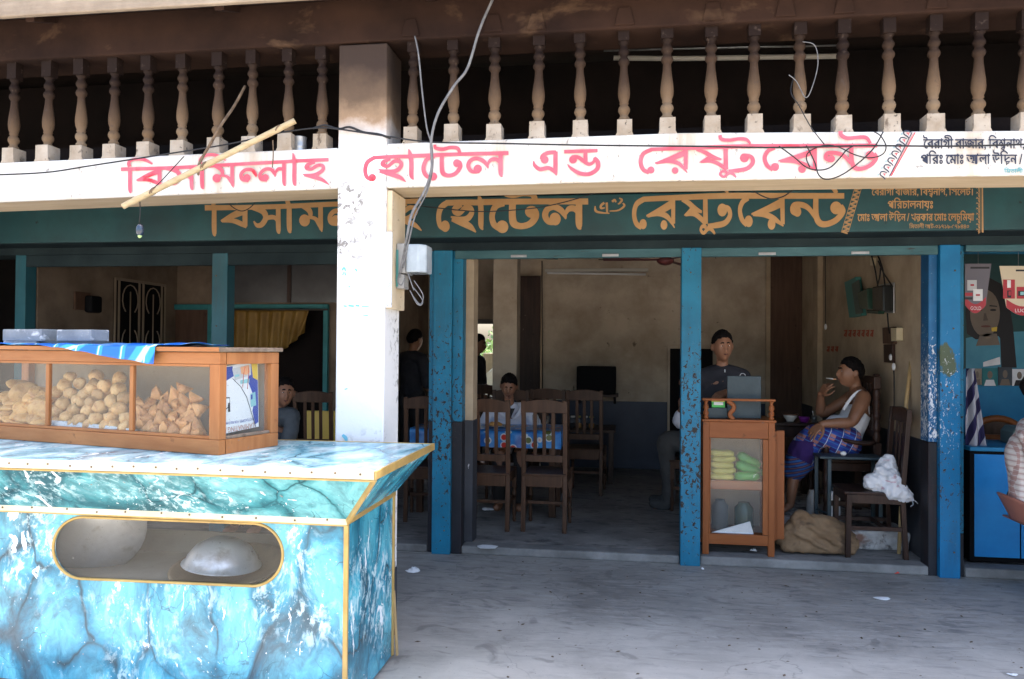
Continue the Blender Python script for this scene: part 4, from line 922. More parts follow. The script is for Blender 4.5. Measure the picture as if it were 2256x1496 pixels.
bmesh.ops.triangle_fill(bm, edges=es, use_beauty=True)
bmesh.ops.recalc_face_normals(bm, faces=bm.faces)
pts = [v.co.copy() for v in bm.verts]; bm.verts.index_update(); fcs = [[v.index for v in f.verts] for f in bm.faces]; bm.free()
b = B(); b.add(pts, fcs); pan = b.build("front_panel", "laminate_blue", ctr)
q = pan.modifiers.new("solid", 'SOLIDIFY'); q.thickness = .016; q.offset = -1 if pan.data.polygons[0].normal.y < 0 else 1
fr = B().tube(ov + [ov[0]], .0065, 8, cap=False).build("window_frame", "gold_trim", ctr)
bm = bmesh.new(); f = bm.faces.new([bm.verts.new(p + Vector((0, .006, 0))) for p in ov]); pts = [v.co.copy() for v in bm.verts]; bm.free()
B().add(pts, [tuple(range(len(pts)))]).build("window_pane", "window_glass", ctr)
B().box(CXR - .016, CXR, CYF + .018, CYB_, .03, CRZ).build("end_panel", "laminate_side", ctr)
B().box(CXL, CXR - .018, CYB_ - .016, CYB_, .03, .60).build("back_panel", "case_back", ctr)
B().box(CXL, CXR - .02, CYF + .02, CYB_ - .02, .475, .49).build("inner_shelf", "case_back", ctr)
B().box(CXL, CXR, CYF + .03, CYF + .07, -.01, .10).build("base_plank", "grey_plank", ctr, bevel=.004)
# flared apron
A0, A1 = (CXL, CYF, CRZ), (CXR, CYF, CRZ); T0, T1 = (CXL, TYF, TZ - .022), (TXR, TYF, TZ - .022); A2, T2 = (CXR, CYB_, CRZ), (TXR, TYB_, TZ - .022)
B().add([A0, A1, T1, T0], [(0, 1, 2, 3)]).build("front_apron", "laminate_teal", ctr, solid=.01)
B().add([A1, A2, T2, T1], [(0, 1, 2, 3)]).build("end_apron", "laminate_side", ctr, solid=.01)
B().box(CXL, TXR, TYF, TYB_, TZ - .02, TZ).build("counter_top", "laminate_top", ctr, bevel=.002)
def trim(a, c, w, h, mat, up=(0, 0, 1), nm="trim_strip"): return B().bar(a, c, w, h, up).build(nm, mat, ctr, bevel=.002)
t_top = trim((CXL, TYF - .006, TZ - .012), (TXR + .006, TYF - .006, TZ - .012), .012, .034, "cream_trim")
trim((CXL, TYF - .008, TZ - .034), (TXR + .004, TYF - .008, TZ - .034), .010, .008, "gold_trim")
trim((TXR + .006, TYF - .012, TZ - .012), (TXR + .006, TYB_, TZ - .012), .012, .034, "gold_trim")
t_low = trim((CXL, CYF - .008, CRZ), (CXR + .006, CYF - .008, CRZ), .014, .030, "cream_trim")
trim((CXL, CYF - .007, CRZ - .018), (CXR + .004, CYF - .007, CRZ - .018), .010, .007, "gold_trim")
trim((CXR + .006, CYF - .012, CRZ), (CXR + .006, CYB_, CRZ), .012, .03, "gold_trim")
trim((CXR + .008, CYF - .012, CRZ), (TXR + .004, TYF - .006, TZ - .025), .024, .012, "gold_trim", (-1, -1, 0))
trim((CXR + .002, CYF - .006, .03), (CXR + .002, CYF - .006, CRZ - .016), .020, .014, "gold_trim", (0, 1, 0))
trim((CXR + .004, CYB_ - .01, .03), (CXR + .004, CYB_ - .01, CRZ - .016), .010, .02, "gold_trim", (0, 1, 0))
trim((CXR + .02, CYB_ + .02, .02), (CXR + .0, CYB_ + .015, .34), .01, .02, "stick_wood", (0, 1, 0), "loose_batten")
trim((CXL, TYB_ + .003, TZ - .008), (TXR, TYB_ + .003, TZ - .008), .008, .022, "gold_trim")
for k in range(30):
    x = TXR - .06 - k * .095 + random.uniform(-.008, .008)
    if x > CXL: B().lathe([(.0045, 0), (.0045, .002), (.002, .003)], (x, TYF - .0121, TZ - .010 + random.uniform(-.004, .004)), 7, Matrix.Rotation(R(90), 3, 'X')).build("nail", "nail", t_top)
for k in range(16):
    x = CXR - .08 - k * .15 + random.uniform(-.015, .015)
    if x > CXL: B().lathe([(.0045, 0), (.0045, .002), (.002, .003)], (x, CYF - .0151, CRZ + random.uniform(-.005, .005)), 7, Matrix.Rotation(R(90), 3, 'X')).build("nail", "nail", t_low)
# things on the shelf behind the window
def bowl(name, label, c, r, depth, tilt, mat, cat, rim=.012):
    prof = [(.01, 0), (r * .45, .004), (r * .75, depth * .32), (r * .93, depth * .7), (r, depth), (r + rim, depth + .002), (r + rim, depth + .006), (r - .004, depth + .004), (r * .9, depth * .72), (r * .72, depth * .36), (r * .42, .012), (.01, .01)]
    o = B().lathe(prof, (0, 0, 0), 36).build(name, mat); o.location = c; o.rotation_euler = tilt
    return props(o, label, cat)
c = PY(215, 1200, 3.42); bowl("wok", "large dented steel wok standing on edge behind the counter window", (c.x - .06, 3.265, .72), .33, .085, (R(-66), R(-24), 0), "pan_metal", "wok")
c = PY(505, 1245, 3.36); bowl("frying_pan", "wide brown frying pan lying behind the counter window", (c.x, 3.37, .492), .25, .055, (R(8), 0, 0), "rust_pan", "pan")
bowl("steel_bowl", "upturned shiny steel bowl resting in the brown frying pan", (c.x - .03, 3.37, .665), .165, .11, (R(180), R(6), 0), "pan_metal", "bowl")
# ================================================================ the glass snack case
CO = Vector((-1.786, 3.226, TZ)); CA = R(-14)
case = thing("snack_case", "wooden framed glass display case full of fried snacks on the counter", "display case", CO, CA)
CM = Matrix.Translation(CO) @ Matrix.Rotation(CA, 4, 'Z'); CI = CM.inverted()
def cp(px, py, ly):                       # photo pixel -> case coordinates on the plane y = ly
    o = CI @ CAM; d = CI.to_3x3() @ ray(px, py); return o + d * ((ly - o.y) / d.y)
def cpx(px, py, lx):                      # the same on the plane x = lx
    o = CI @ CAM; d = CI.to_3x3() @ ray(px, py); return o + d * ((lx - o.x) / d.x)
CL, CD = -1.78, .40
def cb(name, mat, *a, bev=.003, par=case): return B().box(*a).build(name, mat, par, bevel=bev, world=False)
cb("bottom_rail", "case_wood", CL, 0, 0, .04, .001, .068); cb("bottom_bead", "case_wood", CL, -.062, .004, .03, .069, .083); cb("top_rail", "case_wood", CL, 0, 0, .04, .405, .458); cb("top_bead", "case_wood", CL, -.062, .004, .03, .392, .4045)
cb("corner_post", "case_wood_up", -.06, -.001, .001, .045, .0685, .4045)
cb("side_bottom_rail", "case_wood_up", -.038, -.001, .046, CD, .001, .066); cb("side_top_rail", "case_wood_up", -.038, -.001, .046, CD, .404, .458)
cb("corner_post", "case_wood_up", -.045, -.001, CD - .055, CD, .067, .4035); cb("side_bead", "grey_plank", -.03, -.006, .05, CD - .056, .067, .081)
cb("corner_post", "case_wood_up", CL, CL + .06, CD - .05, CD, .07, .4035)
cb("back_panel", "case_back", CL, -.046, CD - .012, CD - .002, .02, .458); cb("floor_board", "case_back", CL, -.04, .041, CD - .013, .03, .045)
lid = cb("lid", "grey_plank", CL - .02, .012, -.018, CD + .015, .4605, .480, bev=.003); cb("lid_edge", "case_wood", CL - .02, .012, -.0225, -.0185, .461, .4805, bev=.001)
for px in (107, 292):
    p = cp(px, 880, .015); cb("divider_post", "case_wood_up", p.x - .012, p.x + .012, .006, .026, .084, .3915)
cb("front_pane", "case_glass", CL, -.061, .0155, .0185, .084, .3915, bev=0); cb("end_pane", "case_glass", -.022, -.019, .047, CD - .057, .082, .4035, bev=0)
# laminating-film poster turned upside down behind the end pane
PXL = -.027
def ep(px, py, k=0): v = cpx(px, py, PXL); v.x += .0004 * k; return v
def epoly(pts, mat, k, nm="poster_patch", par=None): return B().add([ep(x, y, k) for x, y in pts], [tuple(range(len(pts)))]).build(nm, mat, par or poster, world=False)
poster = thing("film_poster", "blue and white advertising poster pasted upside down inside the case end", "poster", (0, 0, 0))
poster.location = CO; poster.rotation_euler = (0, 0, CA)
B().add([ep(488, 809), ep(568, 794), ep(570, 940), ep(488, 957)], [(0, 1, 2, 3)]).build("poster_sheet", "poster_white", poster, world=False)
epoly([(488, 810), (512, 807), (516, 828), (500, 838), (488, 848)], "poster_blue", 1)
epoly([(553, 797), (567, 794), (569, 930), (562, 935), (556, 905), (561, 880), (553, 858), (546, 840)], "poster_blue", 1)
epoly([(553, 800), (567, 797), (568, 838), (557, 832)], "poster_yellow", 2)
epoly([(511, 812), (553, 803), (553, 826), (517, 838)], "poster_grey", 2)
epoly([(529, 809), (548, 804), (550, 820), (543, 826), (531, 824)], "poster_orange", 3)
epoly([(517, 826), (527, 824), (527, 829), (517, 831)], "poster_cyan", 3); epoly([(529, 838), (549, 834), (549, 843), (529, 846)], "poster_cyan", 3)
epoly([(551, 868), (562, 863), (564, 893), (552, 897)], "poster_cyan", 3); epoly([(552, 870), (556, 868), (556, 879), (552, 881)], "poster_blue", 4)
epoly([(491, 876), (506, 875), (507, 907), (502, 908), (502, 899), (497, 903), (497, 894), (493, 897), (493, 879), (491, 879)], "poster_black", 3)
epoly([(492, 878.5), (505, 877.5), (505, 887), (502, 888), (501, 897), (497, 900), (497, 892), (493, 892)], "poster_white", 4)
B().tube([ep(512, 834, 5), ep(530, 852, 5), ep(543, 875, 5), ep(552, 905, 5), ep(563, 941, 5)], .0012, 5).build("poster_line", "poster_black", poster, world=False)
for x in (536, 544): B().tube([ep(x + 3, 808, 6), ep(x + (3 if x > 540 else 0), 825, 6), ep(x - (0 if x > 540 else 2), 854 if x < 540 else 857, 6)], .0011, 5).build("red_string", "red_foil", poster, world=False)
def flip_text(s, xr, xl, yb, yt, mat, tilt):
    b = B(); pen = 0; its = []
    for ch in s:
        if ch == ' ': pen += .25; continue
        g = glyph(ch); its.append((g, pen)); pen += g[2]
    for (vs_, fs, w), px in its:
        b.add([ep(xr - (px + x) / pen * (xr - xl), yb + tilt * ((px + x) / pen) + y / .72 * (yt - yb), 3) for x, y in vs_], fs)
    b.build("poster_text", mat, poster, world=False)
flip_text("LAMINATING F", 560, 494, 931, 943, "poster_brown", 12); flip_text("PHOTOCOPIES", 559, 528, 919.5, 926, "poster_blue", 6); flip_text("FOR FILE CARDS", 525, 492, 926, 932, "poster_blue", 5)
# ---- snacks
def pastry_mesh(kind, seed):
    rnd = random.Random(seed); b = B()
    if kind == 'dumpling':
        n, m = 14, 10; vs_ = []; ph = rnd.uniform(0, 6)
        for i in range(m + 1):
            t = i / m
            r_ = .0285 * (math.sin(math.pi * min(1, .12 + t * .80)) ** .72) * (1 if t < .75 else (1 - (t - .75) * 2.2)) + .002
            z = -.022 + .058 * t
            for k in range(n):
                a = 2 * math.pi * k / n; w = 1 + .10 * math.sin(3 * a + ph) * t + .05 * math.sin(5 * a + ph * 2 + t * 4) + rnd.uniform(-.03, .03)
                vs_.append((r_ * w * math.cos(a), r_ * w * math.sin(a) * .92, z + .004 * math.sin(2 * a + ph)))
        fs = [(i * n + k, i * n + (k + 1) % n, (i + 1) * n + (k + 1) % n, (i + 1) * n + k) for i in range(m) for k in range(n)] + [tuple(range(n - 1, -1, -1)), tuple(range(m * n, (m + 1) * n))]
        b.add(vs_, fs, True)
    elif kind == 'bread':
        n, m = 18, 8; vs_ = []; ph = rnd.uniform(0, 6)
        for i in range(m + 1):
            th = math.pi * (.02 + .96 * i / m)
            for k in range(n):
                a = 2 * math.pi * k / n; w = 1 + .05 * math.sin(2 * a + ph) + .03 * math.sin(5 * a + ph)
                vs_.append((.044 * w * math.sin(th) ** .8 * math.cos(a), .036 * w * math.sin(th) ** .8 * math.sin(a), .0125 * math.cos(th) * (1 + .15 * math.sin(3 * a + ph)) + .007 * math.cos(a + ph) ** 2))
        fs = [(i * n + k, (i + 1) * n + k, (i + 1) * n + (k + 1) % n, i * n + (k + 1) % n) for i in range(m) for k in range(n)] + [tuple(range(n)), tuple(range((m + 1) * n - 1, m * n - 1, -1))]
        b.add(vs_, fs, True)
    else:
        n = 7; cs = [Vector((-.034, -.022, 0)), Vector((.038, -.018 + rnd.uniform(-.006, .006), 0)), Vector((rnd.uniform(-.01, .008), .045, 0))]
        for s in (1, -1):
            idx = {}; vs_ = []; fs = []
            for i in range(n + 1):
                for j in range(n + 1 - i):
                    a, c = i / n, j / n; d = 1 - a - c; e = (27 * a * c * d); h = .023 * e ** .5 if e > 0 else 0
                    p = cs[0] * a + cs[1] * c + cs[2] * d
                    idx[i, j] = len(vs_); vs_.append((p.x, p.y, s * h + .004 * math.sin(9 * p.x * 20) * (e > 0)))
            for i in range(n):
                for j in range(n - i):
                    fs.append((idx[i, j], idx[i + 1, j], idx[i, j + 1]) if s > 0 else (idx[i, j], idx[i, j + 1], idx[i + 1, j]))
                    if j < n - i - 1: fs.append((idx[i + 1, j], idx[i + 1, j + 1], idx[i, j + 1]) if s > 0 else (idx[i + 1, j], idx[i, j + 1], idx[i + 1, j + 1]))
            b.add(vs_, fs, True)
    return b.mesh(kind)
SN = {}
for kd, mt in (("dumpling", "pastry_pale"), ("bread", "pastry_gold"), ("samosa", "pastry_tan")):
    SN[kd] = []
    for s_ in range(5):
        me = pastry_mesh(kd, 11 * s_ + len(kd)); me.materials.append(MAT[mt]); SN[kd].append(me)
LBL = {"dumpling": ("pale pinched dumpling in the heaped middle of the glass case", "dumpling", "dumplings heaped in the glass case"),
       "bread": ("flat golden fried bread piled in the glass case beside the dumplings", "fried bread", "fried breads piled in the glass case"),
       "samosa": ("tan triangular samosa piled in the glass case next to the poster end", "samosa", "samosas piled in the glass case")}
NM = {"dumpling": "dumpling", "bread": "fried_bread", "samosa": "samosa"}
def snack(kind, px, py, ly, rot, s=1.0, k=None):
    rnd = random.Random(int(px * 13 + py * 7)); p = cp(px, py, ly)
    o = bpy.data.objects.new(NM[kind], rnd.choice(SN[kind])); COL.objects.link(o)
    o.location = CM @ p; o.rotation_euler = rot; o.scale = (s * rnd.uniform(.95, 1.15) * {'dumpling': 1.08, 'bread': 1.22, 'samosa': 1.22}[kind],) * 3
    props(o, *LBL[kind])
rn = random.Random(4)
def dm(x, y): return (x / 7.05, 800 + y / 7.05)
for x, y in ((1100,230),(1250,320),(1510,230),(1840,255),(855,470),(1010,370),(1100,480),(1320,490),(1530,520),(1640,370),(1480,370),(1820,430),(1720,610),(1930,560),(985,650),(890,760),(1240,600),(1150,740),(1350,750),(1560,700),(1420,620),(1870,730),(1030,860),(1260,900),(1500,890),(1730,860),(1990,870),(1150,960),(1640,990),(1790,1000),(1950,1020),(1380,980)):
    ly = .062 + (1030 - y) / 800 * .15 + rn.uniform(-.012, .012)
    snack("dumpling", *dm(x, y), ly, (rn.uniform(-.9, .9), rn.uniform(-.9, .9), rn.uniform(0, 6)), 1.0 + (ly - .06) * .3)
for x, y in ((960, 700), (1090, 620), (1300, 660), (1480, 800), (1650, 760), (1800, 640), (1900, 650), (1000, 560), (1200, 820), (1700, 500), (1400, 480), (900, 900), (1880, 900), (1120, 900), (1450, 1010), (1300, 1010), (950, 950)):
    snack("dumpling", *dm(x, y), .125 + (1030 - y) / 800 * .15, (rn.uniform(-.9, .9), rn.uniform(-.9, .9), rn.uniform(0, 6)), 1.08)
for x, y, tx, s_ in ((370,460,80,1.25),(130,520,25,1.1),(30,600,20,1.),(620,470,40,1.),(180,695,15,1.),(400,700,40,1.1),(640,740,80,1.25),(60,850,50,1.1),(240,810,10,1.),(430,860,15,1.1),(350,930,10,1.),(630,1000,55,1.),(120,970,20,1.),(290,1010,10,1.),(460,1050,8,1.),(640,580,20,1.),(30,720,20,1.),(270,330,30,1.),(-90,560,20,1.),(-120,720,30,1.1),(-80,850,15,1.),(-150,980,20,1.),(-230,640,20,1.),(-260,880,30,1.),
                     (200,600,20,1.),(520,640,30,1.),(100,760,25,1.),(330,800,20,1.),(560,860,30,1.),(200,900,10,1.),(480,960,10,1.),(520,540,30,1.)):
    ly = .060 + (1050 - y) / 800 * .13 + (.06 if s_ == 1. and (x + y) % 3 == 0 else 0)
    snack("bread", *dm(x, y), ly, (R(tx), rn.uniform(-.3, .3), rn.uniform(-.9, .9)), s_)
for x, y in ((110,680),(240,690),(330,550),(450,610),(480,760),(600,570),(690,480),(720,640),(850,610),(700,760),(910,740),(230,850),(390,890),(150,920),(240,1000),(300,1060),(450,1010),(560,1040),(620,970),(700,930),(880,980),(900,1070),(760,850),(560,870),(840,780),(740,1060),(420,720),(320,780),(620,680),(540,950),(800,900),(330,960),(150,800)):
    ly = .058 + (1070 - y) / 700 * .13 + rn.uniform(-.01, .02)
    snack("samosa", 290 + x / 6.097, 780 + y / 6.097, ly, (R(90) + rn.uniform(-.6, .6), rn.uniform(-.7, .7), rn.uniform(-1.2, 1.2)), 1.0)
for k in range(46):
    kd = ("dumpling", "samosa", "bread")[k % 3]; x0_, x1_, yt_ = {"dumpling": (120, 284, 850), "samosa": (302, 444, 878), "bread": (2, 100, 868)}[kd]
    px = rn.uniform(x0_, x1_); py = rn.uniform(yt_ + 22 * abs((px - x0_) / (x1_ - x0_) - .5) * 2, 940)
    snack(kd, px, py, .15 + rn.uniform(0, .08), (rn.uniform(-.9, .9) + (1.4 if kd == "samosa" else 0), rn.uniform(-.8, .8), rn.uniform(0, 6)), 1.1)
# newspaper turned up in front of the dumplings
def news(i, j):
    px = 113 + (300 - 113) * i; top = 926 + 20 * i ** 1.3 - (0 if i > .1 else 0); bot = 952 + 6 * i
    py = bot + (top - bot) * j; return cp(px, py, .034 + .012 * math.sin(i * 5) * j + .01 * j)
props(B().add([CM @ news(i / 12, j / 3) for j in range(4) for i in range(13)], [(j * 13 + i, j * 13 + i + 1, (j + 1) * 13 + i + 1, (j + 1) * 13 + i) for j in range(3) for i in range(12)], True).build("newspaper", "newsprint", solid=.001), "turned-up sheet of newspaper lining the dumplings in the case", "newspaper")
# ---- on the lid: paving blocks, a board, the plaid sheet
LZ = .4815
def lid_box(px0, px1, py0, py1, ly0, ly1, mat, nm, label, cat, z0=None):
    a, c = cp(px0, py1, ly0), cp(px1, py0, ly0); z_0 = a.z if z0 is None else z0
    o = B().box(a.x, c.x, ly0, ly1, z_0, c.z, CM).build(nm, mat, bevel=.005); props(o, label, cat); return c.z
z1 = lid_box(6, 79, 752, 766, .10, .21, "paving_block", "paving_block", "short grey paving block, undermost of the stack on the case lid", "block", LZ)
zb = lid_box(81, 203, 752, 766, .12, .24, "dark_board", "dark_block", "long dark grey block lying under the single paving block on the lid", "block", LZ)
lid_box(5, 91, 725, 751, .10, .215, "paving_block", "paving_block", "chipped grey paving block lying on top of the short block", "block", z1 + .0005)
lid_box(124, 200, 726, 751, .12, .23, "paving_block", "paving_block", "chipped grey paving block lying alone on the dark block", "block", zb + .0005)
xa, xb = cp(-140, 770, -.02).x, cp(345, 770, -.02).x
def sheet(i, j):
    x = xa + (xb - xa) * i; t = j * 1.35
    wav = .004 * math.sin(i * 23) + .003 * math.sin(i * 41 + 1)
    if t <= 1: return Vector((x + .12 * (1 - t) * i, -.024 + .34 * (1 - t), LZ + .0035 + abs(wav) + .012 * max(0, math.sin((1 - t) * 7 + i * 4)) * i))
    s_ = max(0, (i - .50) / .50); drop = .090 * s_ ** 1.1 if s_ > 0 else 0
    return Vector((x + .01 * (t - 1), -.028 - .012 * (t - 1) / .35 * (s_ > 0), LZ + .004 + abs(wav) - (t - 1) / .35 * drop))
props(B().add([CM @ sheet(i / 40, j / 22) for j in range(23) for i in range(41)], [(j * 41 + i, j * 41 + i + 1, (j + 1) * 41 + i + 1, (j + 1) * 41 + i) for j in range(22) for i in range(40)], True).build("plastic_sheet", "plaid_sheet", solid=.0012), "blue plaid plastic sheet with one corner hanging over the case front", "plastic sheet")
# ================================================================ hung on the beam
def wire(name, label, pts, r, mat, cat="cable", Y=3.80, n=6, k=6):
    P_ = [PY(p[0], p[1], p[2] if len(p) > 2 else Y) for p in pts]
    return props(B().tube(catmull(P_, k), r, n).build(name, mat), label, cat)
wire("cable", "thin black cable sagging along the whole lettered beam", [(-30,386),(100,380),(200,365),(330,345),(500,318),(620,292),(700,282),(750,285),(850,300),(950,313),(1100,316),(1300,320),(1500,322),(1720,325),(1900,321),(2100,322),(2290,317)], .0042, "wire_black", Y=3.835)
wire("service_cable", "thick grey cable running from the eave down to the meter on the pillar", [(1105,-40,3.55),(1080,10),(1055,70),(1030,150),(1000,190),(965,250),(950,310),(951,370),(936,420),(908,470),(897,520),(890,560,3.9),(882,600,3.93)], .0068, "wire_grey", Y=3.80)
wire("service_cable", "grey cable dropping beside the first right-hand baluster", [(914,80,3.84),(922,120),(930,200),(940,280),(951,320),(953,372),(940,424),(915,474),(901,530),(888,590,3.92)], .0042, "wire_grey", Y=3.81)
wire("twisted_wire", "tangle of dark wire bunched where the cables cross the pillar", [(690,283),(715,276),(745,284),(770,280),(800,291),(835,296),(860,305)], .006, "wire_black", Y=3.842)
def f3(l): return [(1390 + x / 3.958, 280 + y / 3.958) for x, y in l]
wire("loose_wire", "loose black wire looping low over the lettered beam", f3([(1290,165),(1420,260),(1530,350),(1640,375),(1740,350),(1830,260),(1880,200),(1950,160)]), .0032, "wire_black", "wire", 3.83)
wire("loose_wire", "loose black wire hanging deepest over the last red word", f3([(1530,160),(1600,300),(1640,420),(1720,455),(1850,410),(2000,300),(2120,180),(2200,40)]), .0032, "wire_black", "wire", 3.82)
wire("loose_wire", "loose black wire curling in a wide round loop over the last red word", f3([(1560,350),(1530,270),(1560,210),(1680,160),(1800,170),(1950,240),(2080,268),(2190,240),(2225,170),(2180,80),(2120,40)]), .0028, "wire_black", "wire", 3.845)
wire("loose_wire", "thin wire rising from the beam cable into the balusters", [(1755,155,3.95),(1742,200),(1760,232),(1775,260),(1790,285),(1816,318)], .0026, "wire_black", "wire", 3.84)
wire("loose_wire", "fine wire coiled round a dusty baluster", [(1768,92),(1795,100),(1802,140),(1790,190),(1775,215),(1755,180),(1738,165)], .0024, "wire_grey", "wire", 3.88)
wire("hanging_wire", "black wire sagging in front of the old green sign", [(905,451),(1000,462),(1060,466),(1130,463),(1200,455),(1270,438),(1330,418)], .0030, "wire_black", "wire", 4.25)
wire("hanging_wire", "short black wire drooping over the golden letters near the zigzag band", [(1655,418),(1680,432),(1700,438),(1725,433),(1745,420)], .0034, "wire_black", "wire", 4.22)
wire("hanging_wire", "short black wire drooping over the golden letters left of the pillar", [(500,444),(515,458),(533,465),(550,458),(562,446)], .0030, "wire_black", "wire", 4.2)
wire("string", "thin dark string holding the low end of the bamboo pole", [(405,345,3.84),(380,372),(353,401),(333,419,3.72)], .0028, "wire_black", "string", 3.76)
wire("string", "dark string hanging from a baluster onto the bamboo pole", [(601,309),(602,340),(600,369)], .0034, "rope_brown", "string", 3.83)
wire("stay_stick", "dark crooked stick tied between a baluster and the bamboo pole", [(540,190,3.92),(515,235,3.86),(489,273),(461,321),(439,361),(437,384,3.72)], [.0075] * 31, "rope_brown", "stick", 3.78)
# bamboo pole with the lamp
a, c = PY(270, 455, 3.55), PY(650, 266, 3.80)
pole = thing("bamboo_pole", "pale bamboo pole slung aslant across the lettered beam", "bamboo pole", a)
pp = [a.lerp(c, t) for t in [i / 40 for i in range(41)]]
B().tube(pp, [.0158 + .0020 * (1 if i in (3, 12, 20, 28, 36) else 0) for i in range(41)], 10).build("pole", "bamboo", pole)
for t in (.18, .17, .46, .47, .90):
    p = a.lerp(c, t); B().tube([p + Vector((.021 * math.cos(q_) * .5, .021 * math.sin(q_), .021 * math.cos(q_) * .9)) for q_ in [k * .7 for k in range(10)]], .004, 5).build("lashing", "rope_brown", pole)
lm = thing("hanging_lamp", "small dark bulb holder hanging by a cord from the bamboo pole", "lamp", PY(309, 520, 3.58))
B().tube([PY(308, 443, 3.58), PY(309, 470, 3.58), PY(307, 492, 3.58)], .0028, 6).build("cord", "wire_black", lm)
p = PY(308, 520, 3.58)
B().lathe([(.006, .060), (.012, .055), (.017, .046), (.019, .030), (.018, .012), (.013, .006), (.012, .003)][::-1], p, 14).build("bulb_holder", "bulb_dark", lm)
B().lathe([(.004, -.010), (.010, -.004), (.011, .003)], p, 12).build("bulb", "bulb_green", lm)
p = PY(663, 326, 3.96); t = thing("tin_can", "small grey tin can standing on the beam between two balusters", "can", (p.x, 3.95, ztop(p.x)))
cn = B().lathe([(.034, 0), (.035, .003), (.034, .006), (.034, .030), (.0348, .032), (.034, .034), (.034, .078), (.0355, .081), (.0355, .084), (.033, .084), (.032, .010), (.001, .009)], (0, 0, .001), 22).build("can_body", "tin", t, world=False)
# meter on the pillar's flank
mb = thing("electric_meter", "grey electric meter with clear cover screwed to the pillar flank", "electric meter", (PR_, 4.0, 1.75))
zt_, zb_ = PX(880, 470, PR_ + .012).z, PX(880, 684, PR_ + .012).z
B().box(PR_ + .001, PR_ + .030, 3.885, 4.125, zb_, 2.372).build("mounting_board", "board_cream", mb, bevel=.003)
B().box(PR_ + .002, PR_ + .034, 3.866, 3.883, PY(856, 677, 3.87).z, PY(856, 511, 3.87).z).build("batten", "batten_white", mb, bevel=.002)
m0, m1 = PY(905, 600, 3.96), PY(905, 538, 3.96)
def chamf(x0, x1, y0, y1, z0, z1, ch):
    return [(x0, y0, z0), (x1 - ch, y0, z0), (x1, y0 + ch, z0), (x1, y1, z0), (x0, y1, z0)], z1 - z0
pts, h = chamf(PR_ + .032, PR_ + .085, 3.955, 4.10, m0.z - .005, m1.z + .005, .01); B().prism(pts, (0, 0, h)).build("meter_base", "meter_case", mb, bevel=.006)
pts, h = chamf(PR_ + .086, PR_ + .190, 3.950, 4.10, m0.z, m1.z, .035); B().prism(pts, (0, 0, h)).build("meter_cover", "meter_glass", mb, bevel=.008)
B().box(PR_ + .032, PR_ + .075, 3.955, 4.05, m0.z - .085, m0.z - .010).build("terminal_box", "meter_case", mb, bevel=.005)
B().box(PR_ + .033, PR_ + .045, 3.951, 3.954, m0.z - .075, m1.z - .03).build("cover_strip", "teal_box", mb)
for k, l in enumerate(([(912, 618), (930, 645), (932, 660), (925, 670), (912, 655), (903, 640)], [(908, 630), (920, 645), (931, 662), (928, 672), (918, 668), (906, 645)], [(895, 560), (884, 590), (876, 618), (884, 628), (892, 612)], [(898, 545), (886, 580), (881, 612)], [(898, 600), (905, 620), (912, 640)])):
    B().tube(catmull([PY(x, y, 3.944 - .003 * k) for x, y in l], 6), .0030, 6).build("meter_wire", "wire_grey", mb)
# ================================================================ chairs
def make_chair(name, label, group, mat="chair_wood", turned=True, crest=.03):
    t = thing(name, label, "chair", group=group); w, d, top, sz = .172, .40, 1.09, .47
    for s in (-1, 1):
        x = s * w
        B().prism([(x - .018, -.01, 0), (x + .018, -.01, 0), (x + .018, .015, sz), (x + .018, -.03, top - .01), (x - .018, -.03, top - .01), (x - .018, .015, sz)], (0, .034, 0)).build("rear_post", mat, t, .003, False)
        if turned:
            lg = B().lathe([(.013, 0), (.016, .02), (.012, .04), (.017, .06), (.018, .12), (.012, .14), (.017, .15), (.012, .16), (.014, .20), (.019, .26), (.013, .28), (.018, .295), (.018, .30)], (x, d, 0), 10)
            lg.box(x - .019, x + .019, d - .019, d + .019, .30, sz - .01); lg.build("front_leg", mat, t, 0, False)
        else:
            B().prism([(x - .014, d - .014, 0), (x + .014, d - .014, 0), (x + .021, d - .021, sz - .012), (x - .021, d - .021, sz - .012)], (0, .036, 0)).build("front_leg", mat, t, .003, False)
        B().box(x - .011, x + .011, .03, d - .015, .20, .23).build("side_stretcher", mat, t, .002, False)
        B().box(x - .013, x + .013, .03, d - .015, sz - .075, sz - .012).build("seat_rail", mat, t, .002, False)
    B().box(-w + .019, w - .019, .002, .026, sz - .10, sz - .012).build("seat_rail", mat, t, .002, False)
    B().box(-w + .019, w - .019, d - .012, d + .012, sz - .075, sz - .012).build("seat_rail", mat, t, .002, False)
    B().box(-w - .015, w + .015, -.005, d + .03, sz - .012, sz + .008).build("seat", mat, t, .006, False)
    B().box(-w + .019, w - .019, .13, .155, .205, .23).build("cross_stretcher", mat, t, .002, False)
    B().box(-w + .019, w - .019, -.002, .022, .575, .63).build("back_rail", mat, t, .002, False)
    n = 10; up = [(x, -.028, top - .03 + crest * math.sin(math.pi * (i / n))) for i, x in enumerate([-w - .02 + (2 * w + .04) * k / n for k in range(n + 1)])]
    B().prism([(-w - .02, -.028, top - .11), (w + .02, -.028, top - .11)] + up[::-1], (0, .028, 0)).build("crest_rail", mat, t, .004, False)
    for k in (-1, 0, 1):
        B().bar((k * .075, .008, .631), (k * .075, -.016, top - .108), .030, .012, (0, 1, 0)).build("slat", mat, t, .002, False)
    return t
FZ = .055
GR = "wooden restaurant chairs"
chair0 = make_chair("dining_chair", "brown slatted chair pulled up to the blue oilcloth, beside the post and wall stub", GR)
chair0.location = (-1.135, 6.33, FZ)
def chair_at(px, py, Y, rz, label, z=FZ, x=None):
    c = copy_tree(chair0); c.location = (PY(px, py, Y).x if x is None else x, Y, z); c.rotation_euler = (0, 0, rz); c["label"] = label; return c
